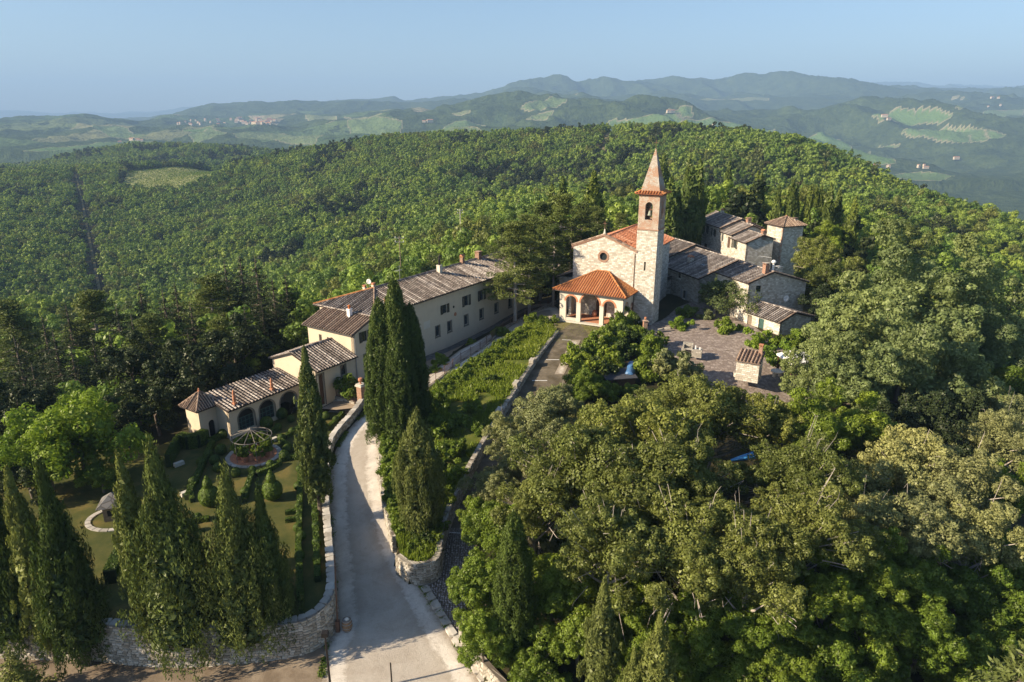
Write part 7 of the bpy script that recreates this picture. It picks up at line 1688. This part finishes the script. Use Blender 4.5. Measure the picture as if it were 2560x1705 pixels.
# behind the church and the far right skyline row
za = lambda x, y: (1350+x/3.267, 350+y/3.267); z5_ = lambda x, y: (1280+x/1.84, 150+y/1.84)
GB = 'cypresses behind the church'
for i, (x, tb, bb, w_, lb) in enumerate([(1075, 330, 760, 1.5, 'broad cypress directly right of the bell tower'), (1125, 400, 760, 1.3, 'dark cypress between the tower cypress and the tallest one'), (1247, 240, 720, 1.35, 'tallest cypress right of the bell tower'), (1310, 190, 600, 1.1, 'slim cypress just behind the tallest one'), (1222, 165, 480, 1.0, 'cypress far up behind the tallest one'),
     (440, 290, 540, 1.6, 'dark broad cypress on the slope left of the bell tower'), (190, 335, 520, 1.2, 'cypress left of the dark broad one on the slope'), (98, 385, 510, 1.0, 'smallest slope cypress, above the pines'), (1012, 140, 300, 1.5, 'short dark cypress right beside the spire'), (1548, 190, 330, 1.1, 'lone cypress high behind the stone houses'),
     (1780, 275, 540, 1.2, 'left one of the twin cypresses behind the dovecote row'), (1812, 285, 540, 1.1, 'right one of the twin cypresses behind the dovecote row'), (1955, 388, 500, 1.0, 'small cypress above the dovecote tower'), (2070, 345, 560, 1.1, 'leafy cypress right behind the dovecote roof'), (2105, 390, 560, .9, 'thin cypress just right of the dovecote roof one'),
     (2210, 398, 600, 1.0, 'first of three close cypresses right of the dovecote'), (2258, 405, 660, 1.1, 'middle of three close cypresses right of the dovecote'), (2302, 400, 610, .9, 'last of three close cypresses right of the dovecote')]):
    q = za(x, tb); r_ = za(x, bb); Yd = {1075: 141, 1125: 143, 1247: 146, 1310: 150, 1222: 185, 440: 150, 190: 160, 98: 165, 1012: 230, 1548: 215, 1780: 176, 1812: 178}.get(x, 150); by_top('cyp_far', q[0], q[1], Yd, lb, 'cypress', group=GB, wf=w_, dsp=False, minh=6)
for x, tb, bb, lb in [(1470, 583, 710, 'tall cypress in the right-hand row on the wooded slope'), (1508, 608, 718, 'slim cypress next to the tall one on the wooded slope'), (1580, 645, 775, 'cypress on the slope above the big pale trees'), (1795, 765, 850, 'last small cypress on the slope far right')]:
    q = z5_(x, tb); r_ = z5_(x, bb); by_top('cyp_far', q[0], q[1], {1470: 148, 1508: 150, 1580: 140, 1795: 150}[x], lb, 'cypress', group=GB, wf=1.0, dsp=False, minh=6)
# pines left of the church
GPn = 'tall pines between villa and church'
z4_ = lambda x, y: (980+x/4.126, 620+y/4.126)
for key, (bx, by), ty, w_, lb in [('pine_low0', z4_(1270, 785), 545, 1.15, 'tall pine with bare pale trunk nearest the railing'), ('pine_low0', z4_(1415, 705), 530, 1.0, 'second tall pale-trunked pine just right of the nearest')]: by_base(key, bx, by, ty, lb, 'pine_tree', group=GPn, wf=w_, gz=-1.2)
for key, tx, ty, Yd, w_, lb in [('pine2', 1290, 452, 119, 1.15, 'dense pine crown behind the church porch'), ('pine0', 1245, 470, 122, 1.1, 'pine rising behind the two pale trunks'), ('pine1', 1340, 470, 126, 1.1, 'dark pine against the church facade edge'), ('pine2', 1205, 515, 128, 1.1, 'pine in the gap over the villa roof end'), ('pine0', 1155, 520, 121, 1.0, 'leftmost pine touching the villa roof'),
     ('pine1', 1375, 480, 134, 1.1, 'pine behind the church cross'), ('pine2', 1430, 492, 140, 1.1, 'pine between cross and bell tower'), ('fir1', 1315, 500, 117, .9, 'dark fir wedged between pines and facade'), ('fir2', 1400, 505, 128, 1.0, 'dark fir behind the nave roof'), ('pine0', 1275, 520, 112, 1.0, 'low pine beside the porch roof')]: by_top(key, tx, ty, Yd, lb, 'pine_tree', group=GPn, wf=w_)
# dark conifers on the left
GD_ = 'dark firs and pines left of the villa'
for i, (tx, ty, Yd) in enumerate([(30, 770, 84), (95, 725, 96), (150, 700, 104), (205, 675, 108), (265, 700, 98), (318, 650, 110), (372, 665, 100), (400, 648, 114), (435, 690, 96), (480, 640, 106), (515, 600, 112), (550, 585, 108), (585, 588, 104), (625, 640, 100), (655, 628, 112), (340, 730, 88), (250, 760, 84), (160, 790, 80),
    (70, 830, 76), (-20, 830, 78), (430, 760, 86), (500, 735, 90), (560, 700, 94), (600, 690, 98), (120, 760, 90), (210, 770, 92), (300, 720, 94), (20, 700, 108), (-60, 760, 96), (680, 655, 116)]):
    by_top(('fir0', 'fir1', 'fir2', 'pine1', 'fir0', 'fir1')[i % 6], tx, ty, Yd, ['dark pointed fir of the shady grove left of the villa', 'shaggy dark conifer of the shady grove left of the villa'][i % 2], 'fir_tree', group=GD_ + (' (pointed)' if i % 2 == 0 else ' (shaggy)'), wf=1.4)
g9 = random.Random(9)
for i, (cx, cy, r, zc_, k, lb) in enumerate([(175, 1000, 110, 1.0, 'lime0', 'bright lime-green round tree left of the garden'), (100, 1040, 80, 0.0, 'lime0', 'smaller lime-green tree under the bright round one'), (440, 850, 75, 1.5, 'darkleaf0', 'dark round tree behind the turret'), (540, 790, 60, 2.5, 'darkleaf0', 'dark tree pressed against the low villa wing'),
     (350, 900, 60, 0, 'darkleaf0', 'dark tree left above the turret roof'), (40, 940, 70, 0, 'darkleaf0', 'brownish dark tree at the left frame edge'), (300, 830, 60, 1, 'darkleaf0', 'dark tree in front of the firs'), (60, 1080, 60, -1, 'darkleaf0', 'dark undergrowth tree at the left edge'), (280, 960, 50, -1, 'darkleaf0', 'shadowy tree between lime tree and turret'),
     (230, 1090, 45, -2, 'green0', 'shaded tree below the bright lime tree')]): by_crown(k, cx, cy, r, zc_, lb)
# slope behind the villa and between the big groups: ordinary leafy trees
gfill = np.random.default_rng(77)
# the big thicket on the right -------------------------------------------------------------
T = [ # kind, x, y, r (display px), crown height, label
 ('oak0',1330,1080,125,3.5,'leftmost big olive-brown oak crown of the thicket'),('oak1',1480,1000,130,4.0,'wide olive-brown oak at the upper middle of the thicket'),('oak1',1640,945,105,4.0,'olive-brown oak with pale twigs below the yard'),('oak0',1480,1150,130,3.2,'dense oak crown in the heart of the thicket'),
 ('oak1',1585,1115,105,3.5,'oak crown left of the blue glimpse'),('oak1',1590,1270,120,2.5,'brownish oak low in the middle of the thicket'),('oak0',1400,1245,110,2.5,'rusty-tinged oak on the shaded lower left'),('oak1',1822,1085,95,3.5,'oak crown right of the blue glimpse'),('oak1',1820,1210,115,2.8,'oak crown with deep shadow gaps on the right'),
 ('oak0',1720,1300,110,2.0,'lowest olive-brown oak above the bright green band'),('oak1',1230,1150,75,2.0,'small oak by the parking lane'),('oak1',1530,932,70,2.6,'oak top just below the grey-green shrub'),('oak0',1760,975,75,2.8,'oak just below the oven hut'),
 ('olive0',1255,960,75,1.5,'yellow-olive tree beside the flagstone strip'),('olive1',1190,1060,60,.5,'pale olive tree leaning over the parking lane'),('olive0',2090,1060,95,1.5,'grey-olive crown in the right part of the thicket'),('olive1',2200,1120,95,.5,'pale grey-olive tree near the right edge'),('olive0',2100,1210,95,.2,'feathery grey-olive tree lower right'),
 ('olive1',2240,1230,85,-1.0,'grey-olive crown at the right frame edge'),('olive0',1980,1180,70,1.5,'small grey-olive crown between oak and right group'),('olive1',2290,1010,70,-1.0,'brown-tinged olive crown at the right edge'),('olive0',2310,950,60,-2.0,'small olive crown high at the right edge'),
 ('green0',1345,885,42,.8,'green tree between parking lane and dark shed'),('olive0',1285,925,50,1.5,'olive crown at the lower end of the flagstone strip'),('olive1',1165,1000,48,.5,'small pale olive crown crowding the parking lane'),('olive0',1135,1120,52,-.2,'olive crown hanging over the white bay lines'),('green0',1095,1200,42,-1.5,'green bush tree at the edge of the cobbled bay'),('poplar1',1880,850,55,2.5,'grey-green tree covering the gazebo corner'),('poplar0',1950,760,95,3.5,'pale grey-green tree beside the low outbuilding'),('poplar1',2055,710,95,3.5,'feathery grey-green tree right of the stone gable'),('poplar0',2150,770,100,1.5,'big grey-green tree in the middle of the pale group'),('poplar1',2230,720,85,.5,'grey-green tree at the right of the pale group'),('poplar0',1950,880,85,2.0,'grey-green tree leaning over the gazebo'),
 ('poplar1',2070,880,95,1.0,'grey-green tree below the pale group'),('poplar0',2200,870,85,-.5,'shaded grey-green tree low in the pale group'),('poplar1',2270,830,60,-2.5,'darker grey-green tree at the edge of the pale group'),
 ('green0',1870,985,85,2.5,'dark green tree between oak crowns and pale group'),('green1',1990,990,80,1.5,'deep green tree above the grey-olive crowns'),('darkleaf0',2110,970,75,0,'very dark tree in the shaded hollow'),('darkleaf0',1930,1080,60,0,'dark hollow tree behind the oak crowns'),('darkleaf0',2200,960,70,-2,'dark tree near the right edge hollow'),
 ('green1',1140,1210,75,-.5,'green tree bulging over the cobbled bay'),('green1',1120,1330,80,-1.5,'bright green tree beside the cobbled bay'),('green0',1110,1450,65,-3.0,'yellow-green bush tree above the roadside wall'),('green1',1270,1330,80,-1,'shaded green tree behind the big cypress'),('green1',1330,1440,75,-2.5,'green tree right of the big cypress'),
 ('green0',1440,1350,65,-1.5,'green tree below the rusty-tinged oak'),('green1',1500,1440,70,-2.5,'mid-green tree by the yellowish cypress'),('green1',1610,1400,80,-1.5,'fresh green tree in the bright lower band'),('green0',1700,1430,80,-2,'brightest green crown of the lower band'),('green1',1790,1390,75,-1,'green tree under the last oak crown'),
 ('green1',1905,1360,75,-.5,'pale bright tree standing out in the lower right'),('green0',2010,1320,80,-1,'leafy green tree right of the pale bright one'),('green1',2110,1330,80,-2,'yellow-green crown in the lower right'),('green1',2000,1430,80,-3,'green tree with long bright branches'),('green0',2110,1450,85,-4,'vivid green tree near the bottom right'),
 ('green1',2220,1360,80,-4,'dark green crown at lower right edge'),('green1',1900,1500,80,-4,'green crown at the bottom right of centre'),('green0',1790,1500,80,-4,'green crown at the bottom centre right'),('green1',1680,1530,75,-5,'shaded green crown at the bottom'),('green1',1580,1520,70,-5,'deep green crown by the grey-green cypress'),
 ('green0',1425,1560,60,-6,'green crown at the bottom left of the thicket'),('green1',1230,1540,70,-4.5,'green undergrowth tree below the big cypress'),('green1',2010,1560,80,-6,'green crown cut by the bottom edge'),('green0',2200,1530,80,-7,'green crown beside the feathery corner conifer'),('green0',2300,1130,65,-3,'green tree at the right frame edge'),
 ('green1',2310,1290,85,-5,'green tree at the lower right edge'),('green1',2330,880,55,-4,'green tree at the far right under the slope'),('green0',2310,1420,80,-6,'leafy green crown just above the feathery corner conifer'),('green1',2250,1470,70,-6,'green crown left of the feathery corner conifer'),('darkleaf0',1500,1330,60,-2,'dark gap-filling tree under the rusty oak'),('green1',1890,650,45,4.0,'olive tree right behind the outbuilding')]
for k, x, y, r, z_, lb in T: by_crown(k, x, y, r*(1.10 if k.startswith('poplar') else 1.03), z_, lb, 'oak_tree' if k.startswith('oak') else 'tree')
# undergrowth filling the shaded floor of the thicket
for i in range(120):
    x, y = gfill.uniform(3, 62), gfill.uniform(24, 92)
    if inpoly(np.array([x]), np.array([y]), aisle_poly)[0] or inpoly(np.array([x]), np.array([y]), yard_poly)[0] or inpoly(np.array([x]), np.array([y]), [(2, 76), (60, 76), (60, 120), (2, 120)])[0]: continue
    if seg_dist(np.array([x]), np.array([y]), aisle_poly)[0] < 2.5: continue
    s = gfill.uniform(1.2, 2.2); plant(['shrub0', 'shrub1', 'shrub_dark', 'shrub2'][i % 4], x, y, H1(x, y)-.2, s, s, 'shrub', 'undergrowth shrub in the shade beneath the big thicket', 'shrub', 'undergrowth of the thicket')
def zY(px, py, Yd): return PY(px*1.0875, py*1.0875, Yd).z
by_crown('oak0', 1888, 600, 58, zY(1888, 600, 116), 'big olive-brown oak right of the dovecote tower', 'oak_tree'); by_crown('oak1', 1880, 640, 48, zY(1880, 640, 108), 'second olive oak between dovecote and outbuilding', 'oak_tree'); by_crown('green1', 1900, 545, 45, zY(1900, 545, 140), 'bright green tree behind the dovecote oak')
by_crown('darkleaf0', 1895, 690, 40, zY(1895, 690, 100), 'dark tree in the gap between gable and pale group')
by_top('bare0', 1710, 462, 168, 'bare pinkish tree behind the stone row', wf=1.2); by_top('bare0', 1690, 470, 172, 'second bare twiggy tree behind the stone row', wf=1.2)
by_top('pine1', 1585, 560, 141, 'small pine in front of the cypresses right of the nave', 'pine_tree')
# trees in front of the tall farmhouse
zc = lambda x, y: (1350+x/3.015, 780+y/3.015); z2_ = lambda x, y: (1660+x/4.355, 500+y/4.355)
for (bx, by), ty, w_, lb in [(z2_(540, 1260), 690, 1.2, 'thin-leaved grey tree with pale forked trunk, left one before the farmhouse'), (z2_(660, 1270), 682, 1.35, 'sparse grey tree with pale trunk in front of the farmhouse door'), (z2_(880, 1330), 700, 1.0, 'sparse grey tree at the farmhouse corner by the outbuilding')]:
    by_base('sparse0', bx, by, ty, lb, 'tree', wf=w_, gz=0)
def shr(k, px, py, z, s, label, sz=None, grp=None, name='shrub'): p = P(px, py, z); return plant(k, p.x, p.y, z-.1, s, sz or s, name, label, 'shrub', grp)
for k, q, s, lb in [('shrub1', zc(1400, 140), 1.6, 'rounded green shrub with yellow tips in the yard'), ('shrub_lime', zc(1060, 110), 1.3, 'low yellow-green shrub left in the yard'), ('shrub0', zc(1110, 20), 1.6, 'dark green shrub at the farmhouse foot'), ('shrub2', zc(1250, 40), 1.2, 'greyish shrub under the pale trees'), ('shrub_lime', zc(1640, 250), 1.7, 'bright shrub before the outbuilding'),
                    ('green0', zc(1780, 230), 0, ''), ('shrub_lime', zc(1800, 380), 1.9, 'vivid lime shrub between hut and gazebo'), ('shrub_lime', zc(1960, 240), 1.6, 'lime hedge shrub behind the gazebo'), ('shrub2', zc(980, 430), 1.9, 'silvery grey-green shrub at the lower edge of the yard'), ('shrub2', zc(1090, 450), 1.7, 'second silvery shrub at the lower edge of the yard'), ('shrub2', zc(900, 440), 1.6, 'third silvery shrub by the dark ivy'),
                    ('shrub0', zc(1870, 250), 1.6, 'green shrub filling the corner behind the outbuilding')]:
    if s: shr(k, q[0], q[1]+8, -.1, s, lb)
gh = random.Random(21)
ivy_pts = [(560, 120), (620, 150), (520, 200), (640, 230), (450, 260), (560, 280), (380, 330), (480, 350), (600, 330), (330, 420), (420, 440), (540, 440), (700, 200), (800, 260), (860, 320), (840, 400), (770, 330), (780, 430), (460, 520), (350, 520), (820, 500), (270, 400), (300, 480), (370, 560), (270, 550), (430, 610), (330, 620), (500, 640), (700, 120), (640, 110), (880, 250)]
for i, (x, y) in enumerate(ivy_pts):
    q = zc(x, y+30); z = -.3 - max(0, (y-200))*.004; p = P(q[0], q[1], z); s = gh.uniform(1.3, 1.9)
    plant(['ivy', 'shrub1', 'shrub0', 'shrub_dark', 'ivy'][i % 5], p.x, p.y, H1(p.x, p.y)-.2, s, s*1.15, 'shrub', 'green shrub of the overgrown patch between church and parking lane', 'shrub', 'shrubs of the overgrown patch below the church')
# shrubs on the grassy bank along the path
pe = [P(1000, 1050, -2.5)] + path_edge[1:]; k = 0
for a, b in zip(pe[:-1], pe[1:]):
    n = max(2, int((b-a).length/1.15))
    for i in range(n):
        for off in (.7, 2.0):
            p = a.lerp(b, (i+gh.random())/n) + Vector((.8, -.6, 0))*(off+.75+gh.uniform(-.2, .4)); s = gh.uniform(.65, .95)*(1.1 if off < 1 else .9); k += 1
            plant(['shrub0', 'shrub1', 'ivy'][k % 3], p.x, p.y, H1(p.x, p.y)-.15, s, s, 'shrub', 'leafy shrub of the dense band along the upper path', 'shrub', 'shrubs along the upper path')
for (x, y, s) in [(1150, 780, 1.2), (1220, 765, 1.2), (1190, 800, 1.0), (1230, 800, .9), (1180, 840, .8), (1090, 960, 1.1), (1130, 900, .9), (1010, 1010, 1.6), (1040, 1060, 1.4), (1000, 950, 1.5), (1060, 990, 1.0), (1000, 1090, 1.3), (1045, 1110, 1.2), (1020, 1160, 1.0), (1150, 860, .7), (1100, 1010, .8)]:
    p = PD(x, y, -1.6 - (y-760)*.006); plant(gh.choice(['shrub0', 'shrub_dark', 'ivy', 'shrub1']), p.x, p.y, H1(p.x, p.y)-.15, s, s, 'shrub', 'shrub growing over the grassy bank', 'shrub', 'shrubs of the grassy bank')
for i in range(26):
    t = i/25.; y = 1000 + t*215; x = 884 + 30*t**1.5 + gh.uniform(-3, 8); p = PD(x, y, -3.0-t*.9); s = gh.uniform(.75, 1.1); plant(['ivy', 'shrub0', 'shrub1'][i % 3], p.x+.3, p.y, H1(p.x+.6, p.y)-.2, s, s, 'ivy_shrub', 'ivy shrub hanging over the low edge above the road', 'shrub', 'ivy along the road edge')
for q in [(955, 1235), (985, 1245), (960, 1255), (1000, 1235), (975, 1225), (1010, 1215), (950, 1215)]:
    p = PD(q[0], q[1], -4.1); plant('shrub_dark' if q[0] % 2 else 'shrub0', p.x, p.y, H1(p.x, p.y)-.3, .85, .8, 'shrub', 'dark ground shrub inside the rounded wall end', 'shrub', 'shrubs inside the rounded wall end')
for q, s, lb in [((805, 905), 1.7, 'fresh green shrub before the low villa wing'), ((1015, 840), 1.1, 'green shrub in the court by the railing'), ((1000, 860), .9, 'smaller green shrub by the court railing'), ((1085, 795), .8, 'thin shrub climbing the railing'), ((1150, 800), .8, 'low shrub at the villa corner'), ((1175, 785), 1.1, 'dark shrub under the pines')]:
    p = PD(q[0], q[1], -2.4); plant('shrub1', p.x, p.y, -2.6, s, s, 'shrub', lb, 'shrub')
for q, Yd in (((1178*1.0, 555), 205), ((1083, 555), 222), ((1078, 540), 228)):
    p = PY(q[0]*1.0875, q[1]*1.0875, Yd); plant('shrub_yellow', p.x, Yd, H1(p.x, Yd)+.2, 2.2, 1.6, 'broom_bush', 'yellow flowering broom bush by the hillside pool terrace', 'shrub', 'yellow broom by the pool terrace')
# long grass on the bank, tufts elsewhere
def tufts(name, poly, n, hmin, hmax, m, zf, label, seed):
    g = np.random.default_rng(seed); xs = [p[0] for p in poly]; ys = [p[1] for p in poly]; x = g.uniform(min(xs), max(xs), n*3); y = g.uniform(min(ys), max(ys), n*3); k = inpoly(x, y, poly) & (fbm(x, y, 3.0, seed, 2) > .38)
    x, y = x[k][:n], y[k][:n]; z = zf(x, y); n_ = len(x); h = g.uniform(hmin, hmax, n_)*(.5+fbm(x, y, 4, seed+1, 2)); a = g.uniform(0, 6.28, n_); w = h*.10; lx, ly = g.normal(size=n_)*h*.35, g.normal(size=n_)*h*.35
    v = np.stack([np.stack([x-np.cos(a)*w, y-np.sin(a)*w, z-.02], 1), np.stack([x+np.cos(a)*w, y+np.sin(a)*w, z-.02], 1), np.stack([x+lx+np.cos(a)*w*.3, y+ly+np.sin(a)*w*.3, z+h], 1), np.stack([x+lx-np.cos(a)*w*.3, y+ly-np.sin(a)*w*.3, z+h], 1)], 1)
    tag(meshobj(name, np_mesh(name, v.reshape(-1, 3), np.arange(n_*4).reshape(-1, 4), m, {'v': np.repeat(g.random(n_), 4)})), label, 'grass', None, 'stuff')
tufts('long_grass', wedge_poly, 60000, .25, .75, L['grass'], wz, 'long yellow-green grass over the bank in the fork', 3)
rb = road_poly; rbi = rb
def band(n=9000):
    g = np.random.default_rng(5); q = resample(rb, .12); q = np.array(q); q = q[g.integers(0, len(q), n)]+g.normal(size=(n, 2))*.16; m = (fbm(q[:, 0], q[:, 1], 1.6, 8, 2) > .52) & (q[:, 1] > 34); return q[m]
bq = band(); bn = len(bq); bz = np.minimum(height(bq[:, 0], bq[:, 1]), base_h(bq[:, 0], bq[:, 1])); v_, a_ = leaf_arrays(np.c_[bq, bz+.08], np.full((bn, 3), .1), bn*3, .07, 6, vert=.5); tag(meshobj('verge_weeds', np_mesh('verge_weeds', v_, np.arange(len(v_)).reshape(-1, 4), L['grass'], {'v': a_})), 'weeds creeping in along the edges of the gravel road', 'weeds', None, 'stuff')
tufts('verge_grass', terr_poly, 5000, .05, .15, L['grass'], base_h, 'short dry grass before the church porch', 4)
